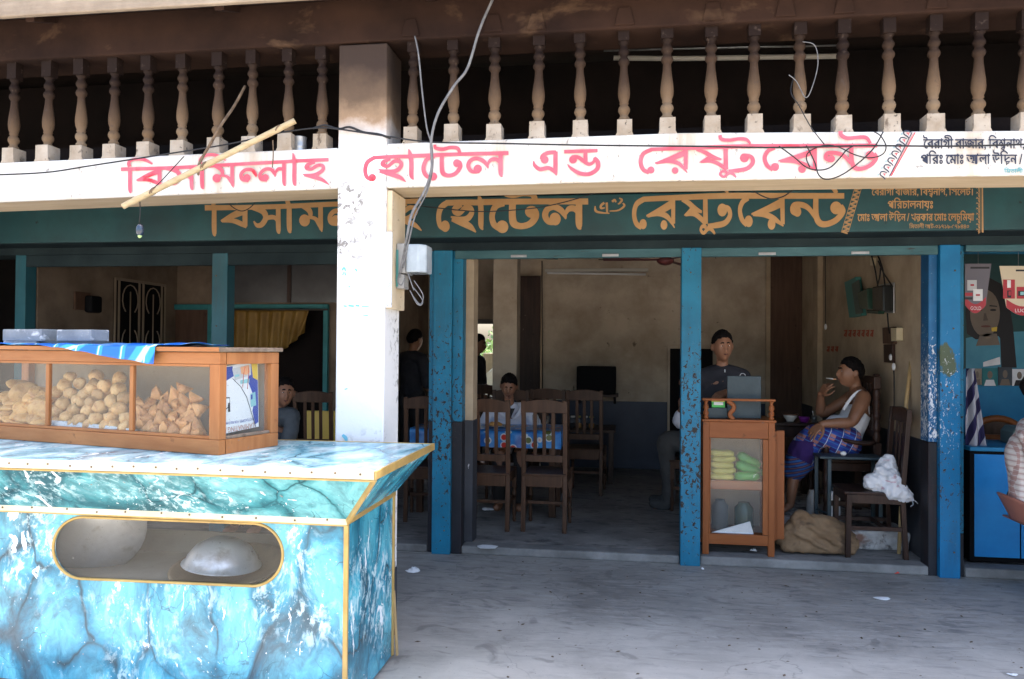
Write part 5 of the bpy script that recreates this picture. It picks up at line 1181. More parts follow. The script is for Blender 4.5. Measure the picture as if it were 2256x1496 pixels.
chair_at(1198, 1100, 6.36, R(-2), "brown slatted chair standing free at the open corner of the oilcloth table")
chair_at(1287, 1000, 8.05, R(-4), "dark slatted chair standing behind the oilcloth table, below the television")
chair_at(1205, 1000, 8.15, R(178), "dark chair with arched crest half hidden beyond the oilcloth table")
chair_at(938, 1000, 6.55, R(8), "brown chair half hidden between the white pillar and the blue posts")
chair_at(1062, 900, 8.9, R(20), "brown chair below the rear window beside the inner column")
chair_at(690, 900, 7.05, R(6), "dark chair behind the glass case beside the man leaning out")
sc_ = make_chair("side_chair", "old dark chair facing sideways on the threshold with a white sack on it", GR, "dark_wood", False)
sc_.location = (2.0, 6.135, .062); sc_.rotation_euler = (0, 0, R(90))
# ================================================================ table with oilcloth
tz = PY(1140, 948, 6.88).z; tx1 = PY(1236, 950, 6.88).x; tx0 = -1.95
tb = thing("dining_table", "table laid with a blue fruit-patterned oilcloth", "table", ((tx0 + tx1) / 2, 7.2, FZ))
B().box(tx0 + .01, tx1 - .01, 6.89, 7.52, tz - .03, tz - .004).build("table_top", "chair_wood", tb)
for x in (tx0 + .08, tx1 - .08):
    for y in (6.96, 7.45): B().box(x - .03, x + .03, y - .03, y + .03, FZ, tz - .031).build("leg", "chair_wood", tb, .004)
def cloth(i, j):
    t = j * 1.3
    x = tx0 + (tx1 - tx0) * i
    if t < 1: return Vector((x, 7.53 - .65 * t, tz))
    return Vector((x + .004 * math.sin(i * 40), 6.876 + .006 * math.sin(i * 34), tz - (t - 1) / .3 * .155 + .004 * math.sin(i * 30)))
cl = B().grid(cloth, 60, 20)
cl.add([(tx1, 6.878, tz - .001), (tx1, 7.53, tz - .001), (tx1 + .004, 7.53, tz - .15), (tx1 + .004, 6.878, tz - .15)], [(0, 1, 2, 3)])
props(cl.build("oilcloth", "oilcloth"), "blue oilcloth printed with red fruit and white plates", "tablecloth")
pl = PY(1095, 940, 7.12)
props(B().lathe([(.05, 0), (.09, .006), (.115, .018), (.118, .02), (.09, .010), (.001, .006)], (pl.x, 7.12, tz + .001), 24).build("plate", "ceramic"), "pale plate of food in front of the eating man", "plate")
fd = B()
rn = random.Random(9)
for k in range(14): fd.ball((pl.x + rn.uniform(-.05, .05), 7.12 + rn.uniform(-.04, .04), tz + .02 + rn.uniform(0, .02)), rn.uniform(.012, .022), 7, 5)
props(fd.build("rice_meal", "pastry_gold", kind="stuff"), "orange rice heaped on the plate", "food")
def glassware(px, Y, h, r, label, mat="clear_glass", nm="drinking_glass", cat="glass"):
    x = PY(px, 940, Y).x
    props(B().lathe([(r * .8, 0), (r, h), (r - .003, h), (r * .8 - .003, .006), (.001, .005)], (x, Y, tz + .001), 16).build(nm, mat), label, cat)
glassware(1180, 7.02, .13, .034, "tall water glass between the eating man and the table corner")
glassware(1204, 7.0, .12, .032, "water glass nearest the open corner of the oilcloth table")
glassware(1053, 7.0, .05, .03, "small white cup beside the plate of rice", "white_plastic", "cup", "cup")
# second table further in, with jars
t2 = thing("back_table", "dark table with glass jars behind the oilcloth table", "table", (.05, 9.0, FZ))
z2 = PY(1300, 944, 8.9).z; B().box(-.75, -.12, 8.75, 9.4, z2 - .03, z2).build("table_top", "dark_wood", t2, .004)
for x in (-.70, -.17):
    for y in (8.8, 9.35): B().box(x - .025, x + .025, y - .025, y + .025, FZ, z2 - .031).build("leg", "dark_wood", t2)
for k, px in enumerate((1262, 1275, 1290, 1303)):
    x = PY(px, 930, 8.9).x; j = thing("glass_jar", ["squat glass jar at the wall end of the back table", "glass jar with yellow sweets on the back table", "clear glass jar in the middle of the back table row", "glass jar at the doorway end of the back table"][k], "jar", (x, 8.9, z2), group="jars on the back table")
    B().lathe([(.030, 0), (.034, .01), (.034, .09), (.026, .11), (.026, .12)], (x, 8.9, z2 + .001), 14).build("jar_body", "clear_glass", j)
    B().lathe([(.027, 0), (.027, .018), (.02, .02)], (x, 8.9, z2 + .122), 12).build("jar_lid", "pack_yellow" if k % 2 else "white_plastic", j)
    B().lathe([(.029, 0), (.031, .02), (.031, .05), (.01, .055)], (x, 8.9, z2 + .006), 12).build("jar_contents", "pastry_gold" if k % 2 else "cloth_dark", j)
# television on its shelf
a, c = PY(1270, 868, 9.62), PY(1357, 808, 9.62)
tv = thing("television", "black television standing on a wall shelf", "television", (a.x, 9.62, a.z))
B().box(a.x, c.x, 9.62, 9.90, a.z + .001, c.z).build("tv_body", "tv_black", tv, .015); B().box(a.x + .03, c.x - .03, 9.612, 9.619, a.z + .05, c.z - .03).build("screen", "tv_black", tv, .004)
sh = thing("wall_shelf", "dark wooden shelf carrying the television", "shelf", (a.x, 9.62, a.z - .05))
B().box(a.x - .07, c.x + .03, 9.58, 9.992, a.z - .03, a.z).build("shelf_board", "dark_wood", sh, .004)
for x in (a.x, c.x - .03): B().prism([(x, 9.60, a.z - .031), (x, 9.992, a.z - .031), (x, 9.992, a.z - .14)], (.03, 0, 0)).build("bracket", "dark_wood", sh)
# ceiling fan, tube lamp
fc = PY(1466, 575, 8.0)
fan = thing("ceiling_fan", "ceiling fan with dark red motor and green canopy", "fan", (fc.x, 8.0, fc.z))
B().lathe([(.012, -.045), (.055, -.035), (.085, -.01), (.085, .015), (.05, .035), (.012, .04)], fc, 18).build("motor", "fan_red", fan)
B().lathe([(.032, .041), (.036, .05), (.030, .11), (.012, .125)], fc, 14).build("canopy", "fan_green", fan); B().tube([fc + Vector((0, 0, .12)), fc + Vector((0, 0, 2.96 - fc.z))], .010, 8).build("down_rod", "fan_green", fan)
for k in range(3):
    an = R(188 + 120 * k); d = Vector((math.cos(an), math.sin(an), 0)); s = Vector((-d.y, d.x, .12)).normalized()
    q = [fc + d * .08 - s * .03, fc + d * .62 - s * .065, fc + d * .64 + s * .06, fc + d * .08 + s * .03]
    B().prism([p + Vector((0, 0, .01)) for p in q], (0, 0, .005)).build("blade", "fan_red", fan)
tl = thing("strip_light", "fluorescent strip light mounted on the back wall", "lamp", PY(1310, 600, 9.95))
p, q = PY(1200, 598, 9.94), PY(1428, 601, 9.94)
B().box(p.x, q.x, 9.955, 9.998, p.z - .006, p.z + .035).build("batten", "tube_lamp", tl, .004); B().tube([p + Vector((.03, 0, -.02)), q + Vector((-.03, 0, -.02))], .014, 10).build("tube", "white_plastic", tl)
props(B().tube(catmull([PY(1199, 570, 9.97), PY(1340, 572, 9.9), PY(1466, 562, 8.1)], 6), .006, 6).build("fan_cable", "wire_black"), "dark cable running from the strip light to the ceiling fan", "cable")
props(B().tube([PY(1194, 575, 9.98), PY(1195, 860, 9.98)], .007, 6).build("wall_conduit", "wire_black"), "black conduit running down the back wall by the cupboard", "conduit")
# ================================================================ cash cabinet
KY = 5.85; X0, X1 = PY(1548, 1100, KY).x, PY(1707, 1100, KY).x
zz_ = lambda y: PY(1625, y, KY).z
cab = thing("cash_cabinet", "orange brown cash cabinet with glazed door and low gallery rail", "cabinet", ((X0 + X1) / 2, KY, .066))
def kb(nm, mat, x0, x1, y0, y1, z0, z1, bev=.003, par=cab): return B().box(x0, x1, y0, y1, z0, z1).build(nm, mat, par, bev)
sw = .045
for x in (X0, X1 - sw):
    kb("corner_leg", "cabinet_wood", x, x + sw, KY, KY + .045, .067, zz_(930)); kb("corner_leg", "cabinet_wood", x, x + sw, KY + .36, KY + .405, .067, zz_(930))
kb("bottom_rail", "cabinet_rail", X0 + sw, X1 - sw, KY + .004, KY + .04, zz_(1201), zz_(1178)); kb("top_rail", "cabinet_rail", X0 + sw, X1 - sw, KY + .004, KY + .04, zz_(966), zz_(930))
gx0, gx1, gz0, gz1 = PY(1566, 1000, KY).x, PY(1681, 1000, KY).x, zz_(1172), zz_(968)
dr = kb("door_stile", "cabinet_wood", X0 + sw + .001, gx0, KY + .001, KY + .03, zz_(1177), zz_(967)); kb("door_stile", "cabinet_wood", gx1, X1 - sw - .001, KY + .001, KY + .03, zz_(1177), zz_(967))
kb("door_pane", "cabinet_glass", gx0, gx1, KY + .014, KY + .017, gz0 - .003, gz1 + .003, 0)
kb("side_panel", "cabinet_wood", X0 + .004, X0 + .014, KY + .046, KY + .36, zz_(1200), zz_(932)); kb("side_panel", "cabinet_wood", X1 - .014, X1 - .004, KY + .046, KY + .36, zz_(1200), zz_(932))
kb("back_panel", "case_back", X0 + .015, X1 - .015, KY + .37, KY + .38, zz_(1200), zz_(932)); kb("floor_board", "cabinet_rail", X0 + .015, X1 - .015, KY + .042, KY + .365, zz_(1190), zz_(1180))
kb("shelf", "cabinet_rail", X0 + .016, X1 - .016, KY + .05, KY + .36, zz_(1082), zz_(1062)); topz = zz_(930) + .018
kb("cabinet_top", "cabinet_rail", X0 - .008, X1 + .008, KY - .008, KY + .41, zz_(930) + .001, topz)
kb("end_leaf", "cabinet_wood", X1 + .002, X1 + .024, KY + .06, KY + .30, zz_(1192), zz_(950)); kb("end_leaf", "cabinet_wood", X1 + .026, PY(1728, 1100, KY + .08).x, KY + .08, KY + .105, zz_(1190), zz_(949))
gz = PY(1625, 884, KY).z
for x in (X0 + .022, X1 - .022):
    B().lathe([(.018, 0), (.022, .012), (.013, .024), (.021, .036), (.021, .05), (.012, .062), (.022, .078), (.018, .10), (.010, .112), (.016, .125), (.016, gz - topz)], (x, KY + .022, topz), 12).build("gallery_post", "cabinet_wood", cab)
B().box(X0 - .006, X1 + .006, KY + .006, KY + .044, gz, gz + .018).build("gallery_rail", "cabinet_rail", cab, .005)
xs = PY(1613, 905, KY).x
B().tube(catmull([(xs - .03, KY + .022, gz), (xs + .01, KY + .022, gz - .03), (xs + .012, KY + .022, gz - .06), (xs - .012, KY + .022, gz - .09), (xs - .008, KY + .022, topz + .02), (xs + .014, KY + .022, topz)], 5), .017, 8, flat=.5, up=(1, 0, 0)).build("gallery_scroll", "cabinet_wood", cab)
# on the cabinet
p, q = PY(1602, 930, KY + .12), PY(1677, 829, KY + .12)
bx_ = thing("cash_box", "slate grey metal cash box with its lid standing open", "cash box", (p.x, KY + .15, topz))
B().box(p.x, q.x, KY + .12, KY + .134, topz + .001, q.z).build("lid", "slate_metal", bx_, .004); B().box(p.x, q.x, KY + .14, KY + .36, topz + .001, topz + .10).build("box_body", "slate_metal", bx_, .004)
cc = Vector(((p.x + q.x) / 2 - .01, KY + .127, q.z)); B().tube([cc + Vector((.02 * math.cos(a_), 0, .02 * math.sin(a_))) for a_ in [k * math.pi / 8 for k in range(9)]], .0025, 6).build("handle", "metal_grey", bx_)
p, q = PY(1557, 930, KY + .08), PY(1603, 899, KY + .08); tl_ = B().box(p.x, q.x - .003, KY + .08, KY + .20, topz + .001, q.z).build("tin_box", "slate_metal", None, .004); props(tl_, "low scratched tin box standing beside the open cash box", "tin box")
p, r_ = PY(1568, 899, KY + .10), PY(1597, 882, KY + .10); sp_ = thing("soap_carton", "small bright green carton lying on the tin box", "carton", (p.x, KY + .1, q.z))
B().box(p.x, r_.x, KY + .10, KY + .15, q.z + .001, r_.z).build("carton_body", "soap_green", sp_, .001); B().box(p.x + .015, r_.x - .012, KY + .0985, KY + .0995, q.z + .02, r_.z - .014).build("carton_label", "poster_white", sp_); B().box(p.x + .001, r_.x - .001, KY + .0985, KY + .0995, r_.z - .010, r_.z - .001).build("carton_band", "poster_yellow", sp_)
# in the cabinet
zs = zz_(1062)
def pack(x, y, z, sx_, sy_, sz_, rot, mat, label, nm="snack_packet", grp=None):
    def f(i, j):
        a = 2 * math.pi * i; t = math.pi * (j * .98 + .01)
        c = Vector((abs(math.cos(t)) ** .6 * (1 if math.cos(t) > 0 else -1) * sx_, math.sin(t) ** .5 * abs(math.cos(a)) ** .7 * (1 if math.cos(a) > 0 else -1) * sy_, math.sin(t) ** .5 * math.sin(a) * sz_ * (1 + .1 * math.sin(7 * t))))
        return Matrix.Rotation(rot, 3, 'Y') @ c + Vector((x, y, z))
    props(B().grid(f, 14, 12).build(nm, mat), label, "packet", grp)
for k in range(5): pack(gx0 + .088 + .012 * (k % 2), KY + .13, zs + .020 + k * .043, .092, .07, .027, R(2 * (-1) ** k), "pack_yellow", "pale yellow packet in the tall stack on the cabinet shelf", grp="yellow packets stacked in the cabinet")
for k, (dx, dz, ro, lb_) in enumerate(((.095, .030, -3, "green packet lying flat on the cabinet shelf"), (.085, .085, 16, "green packet leaning on the others in the middle of the shelf"), (.075, .140, 27, "green packet topmost of the slanting green pile"), (.060, .055, 8, "green packet wedged against the door stile"))): pack(gx1 - dx, KY + .11 + .03 * k, zs + dz, .092, .055, .036, R(ro), "pack_green", lb_)
zf_ = zz_(1180)
def jar(x, y, r, h, mat, label): props(B().lathe([(r * .9, 0), (r, .02), (r, h * .8), (r * .6, h * .95), (r * .6, h)], (x, y, zf_ + .001), 16).build("storage_jar", mat), label, "jar")
jar(gx0 + .09, KY + .2, .06, .22, "dark_board", "dark storage jar in the foot of the cabinet"); jar(gx1 - .10, KY + .22, .07, .20, "meter_green", "green storage jar in the foot of the cabinet")
a, c, d = PY(1567, 1170, KY + .05), PY(1664, 1170, KY + .05), PY(1655, 1140, KY + .05)
props(B().prism([(a.x, KY + .06, zf_ + .001), (c.x - .01, KY + .055, zf_ + .001), (d.x, KY + .10, zf_ + .085), (d.x - .03, KY + .10, zf_ + .075)], (0, .006, .001)).build("paper_pad", "paper", None, .001), "white ruled pad of paper leaning inside the cabinet foot", "paper")
# ================================================================ the corner of the smoker: platform, armchair, stool, sacks
pf = B().box(1.18, 2.122, 6.24, 7.9, .05, .20).build("cement_platform", "plinth_rubble", None, .02); props(pf, "low broken cement platform under the armchair", "platform")
dsp = pf.modifiers.new("sub", 'SUBSURF'); dsp.subdivision_type = 'SIMPLE'; dsp.levels = dsp.render_levels = 4
tx_ = bpy.data.textures.new("rubble", 'CLOUDS'); tx_.noise_scale = .07; ds = pf.modifiers.new("d", 'DISPLACE'); ds.texture = tx_; ds.strength = .035; ds.mid_level = .6
ac = thing("armchair", "heavy dark armchair with turned posts in which a man sits smoking", "armchair", (1.85, 6.85, .2))
fx, bxx = PY(1820, 980, 6.56).x, PY(1931, 930, 6.56).x; az, sz_, bz_ = PY(1820, 966, 6.56).z, .67, PY(1931, 824, 6.56).z
def turned(x, y, z0, z1, r=.024):
    n_ = 16; pr = []
    for i in range(n_ * 2 + 1):
        t = i / (n_ * 2); pr.append((r * (.72 + .28 * abs(math.sin(t * math.pi * 5)) + (.16 if i % 8 == 0 else 0)), z0 + (z1 - z0) * t))
    return B().lathe(pr, (x, y, 0), 12)
for y in (6.56, 7.08):
    turned(fx, y, .2, az - .02).build("front_post", "dark_wood", ac)
    B().box(bxx - .03, bxx + .03, y - .03, y + .03, .2, sz_ + .16).build("back_post_foot", "dark_wood", ac, .004)
    turned(bxx, y, sz_ + .161, bz_ - .12, .030).build("back_post", "dark_wood", ac); B().box(bxx - .028, bxx + .028, y - .028, y + .028, bz_ - .12, bz_ - .02).build("back_post_head", "dark_wood", ac, .006)
    B().lathe([(.012, 0), (.024, .006), (.028, .014), (.016, .022)], (bxx, y, bz_ - .02), 12).build("finial", "dark_wood", ac)
    def arm(i, j):
        return Vector((fx - .05 + (bxx - fx + .03) * i, y - .045 + .09 * j, az + .012 * math.sin(i * math.pi * 2) - .02 * i + (-.004 if j in (0, 1) else 0)))
    B().grid(arm, 12, 4).build("armrest", "dark_wood", ac, solid=.028)
    B().box(fx, bxx, y - .018, y + .018, sz_ - .07, sz_ - .005).build("seat_rail", "dark_wood", ac, .003); B().box(fx, bxx, y - .014, y + .014, .32, .36).build("stretcher", "dark_wood", ac, .003)
B().box(fx - .02, bxx, 6.55, 7.09, sz_ - .004, sz_ + .02).build("seat", "dark_wood", ac, .005); B().box(fx - .018, fx + .018, 6.585, 7.055, sz_ - .09, sz_ - .005).build("seat_rail", "dark_wood", ac)
for z in (sz_ + .20, sz_ + .38, bz_ - .08): B().box(bxx - .012, bxx + .012, 6.59, 7.05, z, z + .06).build("back_rail", "dark_wood", ac, .003)
for k in range(6): B().box(bxx - .008, bxx + .008, 6.63 + .075 * k, 6.655 + .075 * k, sz_ + .26, bz_ - .081).build("back_spindle", "dark_wood", ac, .002)
# stool
sy, szt = 6.36, PY(1860, 1003, 6.40).z; s0, s1 = PY(1806, 1005, 6.30).x, PY(1945, 1005, 6.36).x
st = thing("metal_stool", "low dark metal stool with an egg on it before the armchair", "stool", ((s0 + s1) / 2, sy, .2))
B().box(s0, s1, 6.30, 6.53, szt - .022, szt).build("stool_top", "slate_metal", st, .008)
for x, y in ((s0 + .075, 6.32), (s0 + .02, 6.50), (s1 - .03, 6.32), (s1 - .03, 6.50)): B().box(x - .013, x + .013, y - .013, y + .013, .205, szt - .023).build("leg", "slate_metal", st, .002)
for z in (.30,): B().bar((s0 + .075, 6.32, z), (s0 + .02, 6.50, z), .012, .012).build("stretcher", "slate_metal", st)
p = PY(1858, 998, 6.36); props(B().ball((p.x, 6.36, szt + .019), (.024, .018, .0185), 14, 10).build("egg", "egg"), "white egg lying on the metal stool", "egg")
# things on the platform
a = PY(1780, 1142, 6.27); props(B().box(a.x, a.x + .115, 6.27, 6.30, .205, .235).build("white_carton", "white_plastic", None, .002), "small flat white carton lying on the platform edge", "carton")
a = PY(1846, 1100, 6.42); cv = thing("white_canister", "white plastic canister standing behind the metal stool", "canister", (a.x + .02, 6.6, .2)); B().box(a.x - .03, a.x + .06, 6.57, 6.66, .205, .43).build("canister_body", "white_plastic", cv, .012); B().lathe([(.018, 0), (.018, .03), (.01, .032)], (a.x + .015, 6.615, .431), 10).build("canister_cap", "slate_metal", cv)
a = PY(1800, 1100, 6.5); props(B().lathe([(.045, 0), (.05, .02), (.045, .16), (.025, .20), (.025, .22)], (a.x, 6.66, .205), 14).build("dusty_bottle", "meter_case"), "dusty grey bottle standing between stool and armchair legs", "bottle")
# side table with bowls behind the cabinet
ty = 7.35; ztb = PY(1742, 929, ty).z
sd = thing("side_table", "dark side table with bowls beside the smoking man", "table", (1.55, 7.55, FZ)); ta, tb_ = PY(1700, 930, ty).x, PY(1808, 930, ty).x
B().box(ta, tb_, 7.22, 7.85, ztb - .03, ztb).build("table_top", "dark_wood", sd, .005); B().box(ta + .05, tb_ - .03, 7.28, 7.30, ztb - .13, ztb - .031).build("apron", "dark_wood", sd)
for x in (ta + .05, tb_ - .05):
    for y in (7.30, 7.78): B().box(x - .025, x + .025, y - .025, y + .025, FZ, ztb - .031).build("leg", "dark_wood", sd)
p = PY(1741, 920, ty); b_ = thing("enamel_bowl", "cream bowl with a brown rim on the side table", "bowl", (p.x, ty, ztb))
B().lathe([(.03, 0), (.034, .012), (.055, .04), (.068, .068), (.065, .068), (.05, .04), (.001, .016)], (p.x, ty, ztb + .001), 22).build("bowl_body", "ceramic", b_); B().lathe([(.0682, .060), (.0690, .066), (.0682, .071), (.0655, .071)], (p.x, ty, ztb + .001), 22).build("rim", "brown_band", b_)
p = PY(1772, 922, ty - .04); props(B().lathe([(.03, 0), (.045, .03), (.047, .05), (.042, .05), (.001, .01)], (p.x, ty - .04, ztb + .001), 18).build("purple_dish", "purple_plastic"), "small purple plastic dish beside the cream bowl", "dish")
p = PY(1794, 915, ty); cu = thing("spoon_cup", "cup holding spoons on the side table", "cup", (p.x, ty, ztb)); B().lathe([(.022, 0), (.027, .06), (.024, .06), (.001, .01)], (p.x, ty, ztb + .001), 14).build("cup_body", "metal_grey", cu); B().tube([(p.x, ty, ztb + .02), (p.x - .015, ty, ztb + .10)], .004, 6).build("spoon", "white_plastic", cu)
# ================================================================ on the side wall
def wall_prism(pts, depth, name, mat, par, bev=.003, off=0.0):
    q = [PX(x, y, 2.124 - off) for x, y in pts]; return B().prism(q, (-depth, 0, 0)).build(name, mat, par, bev)
tbx = thing("teal_cabinet", "shallow teal box hanging aslant on the side wall", "box", PX(1890, 660, 2.12))
wall_prism([(1872, 622), (1897, 610), (1910, 695), (1883, 700)], .05, "box_body", "teal_box", tbx); wall_prism([(1877, 626), (1893, 616), (1902, 690), (1886, 692)], .004, "box_face", "teal_box_face", tbx, .001, .052)
eb = thing("meter_board", "pair of dark green meters wired on a grey board on the side wall", "meter board", PX(1940, 660, 2.12))
wall_prism([(1935, 628), (1972, 622), (1972, 690), (1935, 688)], .012, "board", "metal_grey", eb)
wall_prism([(1912, 645), (1935, 634), (1938, 682), (1916, 680)], .09, "meter_body", "meter_green", eb, .012, .013); wall_prism([(1943, 632), (1968, 628), (1969, 686), (1944, 684)], .08, "meter_body", "meter_dark", eb, .012, .013)
wall_prism([(1922, 683), (1950, 684), (1948, 692), (1924, 690)], .05, "terminal_block", "meter_green", eb, .004, .014)
wall_prism([(1925, 568), (1931, 568), (1931, 585), (1925, 585)], .03, "fuse", "switch_cream", eb)
for l in ([(1918, 556), (1927, 590), (1934, 630)], [(1931, 556), (1944, 590), (1950, 632)], [(1935, 575), (1946, 600), (1960, 622), (1966, 632)], [(1940, 590), (1938, 610), (1930, 640)], [(1955, 690), (1957, 715), (1960, 735)]):
    B().tube(catmull([PX(x, y, 2.09) for x, y in l], 5), .006, 6).build("meter_wire", "wire_black", eb)
sb = thing("switch_board", "small switch board with round white socket on the side wall", "switch board", PX(1970, 760, 2.12))
wall_prism([(1952, 722), (1976, 720), (1976, 758), (1953, 757)], .03, "backing", "brown_partition", sb); wall_prism([(1977, 723), (1990, 722), (1990, 750), (1978, 752)], .05, "fuse_box", "switch_cream", sb)
wall_prism([(1953, 759), (1972, 758), (1973, 800), (1954, 798)], .025, "socket_board", "dark_wood", sb)
p = PX(1963, 787, 2.095); B().lathe([(.026, 0), (.026, .006), (.018, .012)], p, 14, Matrix.Rotation(R(-90), 3, 'Y')).build("round_socket", "white_plastic", sb)
p = PX(1969, 808, 2.09); B().ball(p, (.014, .02, .03), 10, 8).build("plug", "white_plastic", sb)
B().tube(catmull([PX(1969, 815, 2.09), PX(1970, 860, 2.1), PX(1968, 920, 2.11), PX(1957, 950, 2.11), PX(1955, 985, 2.11)], 6), .005, 6).build("flex", "wire_black", sb)
pc = PX(1819, 720, 2.05); pull = thing("pull_cord", "white pull switch hanging by a thin cord beside the pilaster", "switch", pc); B().tube([PX(1818, 560, 2.05), pc], .004, 6).build("cord", "wire_black", pull); B().ball(pc, (.014, .014, .032), 10, 8).build("pear_switch", "white_plastic", pull)
p, q = PY(2007, 797, 6.30), PY(1985, 985, 6.12); props(B().tube([p, p.lerp(q, .5), Vector((q.x - .02, 6.10, .07))], .0145, 10).build("wooden_pole", "stick_wood"), "plain wooden pole leaning in the corner behind the side chair", "pole")
# ================================================================ left bay
p0_, p1_ = PX(165, 642, XW), PX(205, 690, XW)
wb = thing("wall_cabinet", "small dark meter box on the left wall beside the grille", "meter box", p0_)
B().box(XW + .001, XW + .02, p0_.y - .02, p1_.y - .06, p1_.z + .02, p0_.z).build("backing", "brown_partition", wb, .003); B().box(XW + .021, XW + .10, p0_.y + .09, p1_.y, p1_.z, p0_.z - .03).build("box_body", "tv_black", wb, .02)
def curt(i, j):
    px = 506 + 175 * i - 30 * j * (i > .6) * (i - .6); y0_ = 684; y1_ = 782 - 75 * max(0, i - .55) ** 1.4 * 2 - 8 * (1 - i)
    v = PY(px, y0_ + (y1_ - y0_) * j, 7.80); v.y += .035 * math.sin(i * 42 + j * 3 * i) * (.4 + .6 * j); return v
props(B().grid(curt, 70, 14).build("curtain", "curtain", solid=.003), "golden brown curtain gathered in the doorway behind the case", "curtain")
props(B().tube([PY(500, 682, 7.82), PY(722, 682, 7.82)], .01, 8).build("curtain_rod", "grille_iron"), "thin rod from which the golden curtain hangs", "curtain rod")
props(B().box(PY(652, 960, 7.3).x, PY(722, 960, 7.3).x, 7.50, 7.54, .30, PY(690, 905, 7.5).z).build("yellow_board", "poster_yellow", None, .004), "mustard yellow board standing behind the dark chair", "board")
# ================================================================ people
def surf(b, name, mat, parent, voxel=.008, it=3, wrinkle=0.0, wscale=.06):
    """one closed skin over all the shapes in b"""
    me = b.mesh("tmp"); o = bpy.data.objects.new("tmp", me); COL.objects.link(o)
    r_ = o.modifiers.new("r", 'REMESH'); r_.mode = 'VOXEL'; r_.voxel_size = voxel; r_.use_smooth_shade = True
    s_ = o.modifiers.new("s", 'SMOOTH'); s_.factor = .5; s_.iterations = it
    if wrinkle:
        tx = bpy.data.textures.new("folds", 'CLOUDS'); tx.noise_scale = wscale; tx.noise_depth = 2
        d_ = o.modifiers.new("d", 'DISPLACE'); d_.texture = tx; d_.strength = wrinkle; d_.texture_coords = 'LOCAL'
    m2 = bpy.data.meshes.new_from_object(o.evaluated_get(bpy.context.evaluated_depsgraph_get()))
    bpy.data.objects.remove(o); bpy.data.meshes.remove(me)
    for p in m2.polygons: p.use_smooth = True
    m2.materials.clear(); m2.materials.append(MAT[mat]); m2.name = name
    ob = bpy.data.objects.new(name, m2); COL.objects.link(ob)
    if parent is not None:
        ob.parent = parent; m2.transform(mat_of(parent).inverted())
    return ob
def limb(b, pts, rs, flat=1.0, up=None, k=4, n=12):
    P_ = catmull([tuple(p) + (r,) for p, r in zip(pts, rs)], k)
    b.tube([p[:3] for p in P_], [p[3] for p in P_], n, True, flat, up)
    b.ball(P_[0][:3], P_[0][3] * min(1, flat) * .98, 10, 6); b.ball(P_[-1][:3], P_[-1][3] * min(1, flat) * .98, 10, 6)
def gau(d, c, s): return math.exp(-((d[0] - c[0]) ** 2 + (d[1] - c[1]) ** 2 + (d[2] - c[2]) ** 2) / (2 * s * s))
def head_pt(d, extra=0.0):
    x, y, z = d
    px, py, pz = .074 * x, (.096 if y < 0 else .102) * y, .118 * z
    if z < 0: px *= 1 - .30 * abs(z) ** 1.5
    if z < 0 and y > 0: py *= 1 + .55 * z
    a = .026 * gau(d, (0, -.985, -.14), .12) + .010 * gau(d, (0, -.99, .08), .10) + .008 * gau(d, (0, -.92, -.42), .14) + .012 * gau(d, (0, -.70, -.74), .2)
    for s in (-1, 1): a += .005 * gau(d, (s * .28, -.92, .27), .14) - .010 * gau(d, (s * .34, -.92, .10), .13) + .004 * gau(d, (s * .55, -.8, -.12), .2)
    a += extra; return Vector((px + x * a, py + y * a, pz + z * a))
def sphere_dirs(n, m):
    for i in range(m + 1):
        th = math.pi * (.004 + .992 * i / m)
        for k in range(n):
            q = 2 * math.pi * k / n; yield (math.sin(th) * math.cos(q), math.sin(th) * math.sin(q), math.cos(th))
def sph_faces(n, m): return [(i * n + k, (i + 1) * n + k, (i + 1) * n + (k + 1) % n, i * n + (k + 1) % n) for i in range(m) for k in range(n)] + [tuple(range(n)), tuple(range((m + 1) * n - 1, m * n - 1, -1))]
def add_head(b, M_, scale=1.0):
    n, m = 40, 30; S_ = Matrix.Scale(scale, 4)
    b.add([M_ @ S_ @ head_pt(d) for d in sphere_dirs(n, m)], sph_faces(n, m), True)
    for s in (-1, 1):
        e = Matrix.Rotation(R(-20 * s), 3, 'Z')
        b.ball(M_ @ S_ @ Vector((s * .080, .012, .0)), (.011 * scale, .023 * scale, .032 * scale), 10, 8, M_.to_3x3() @ e)
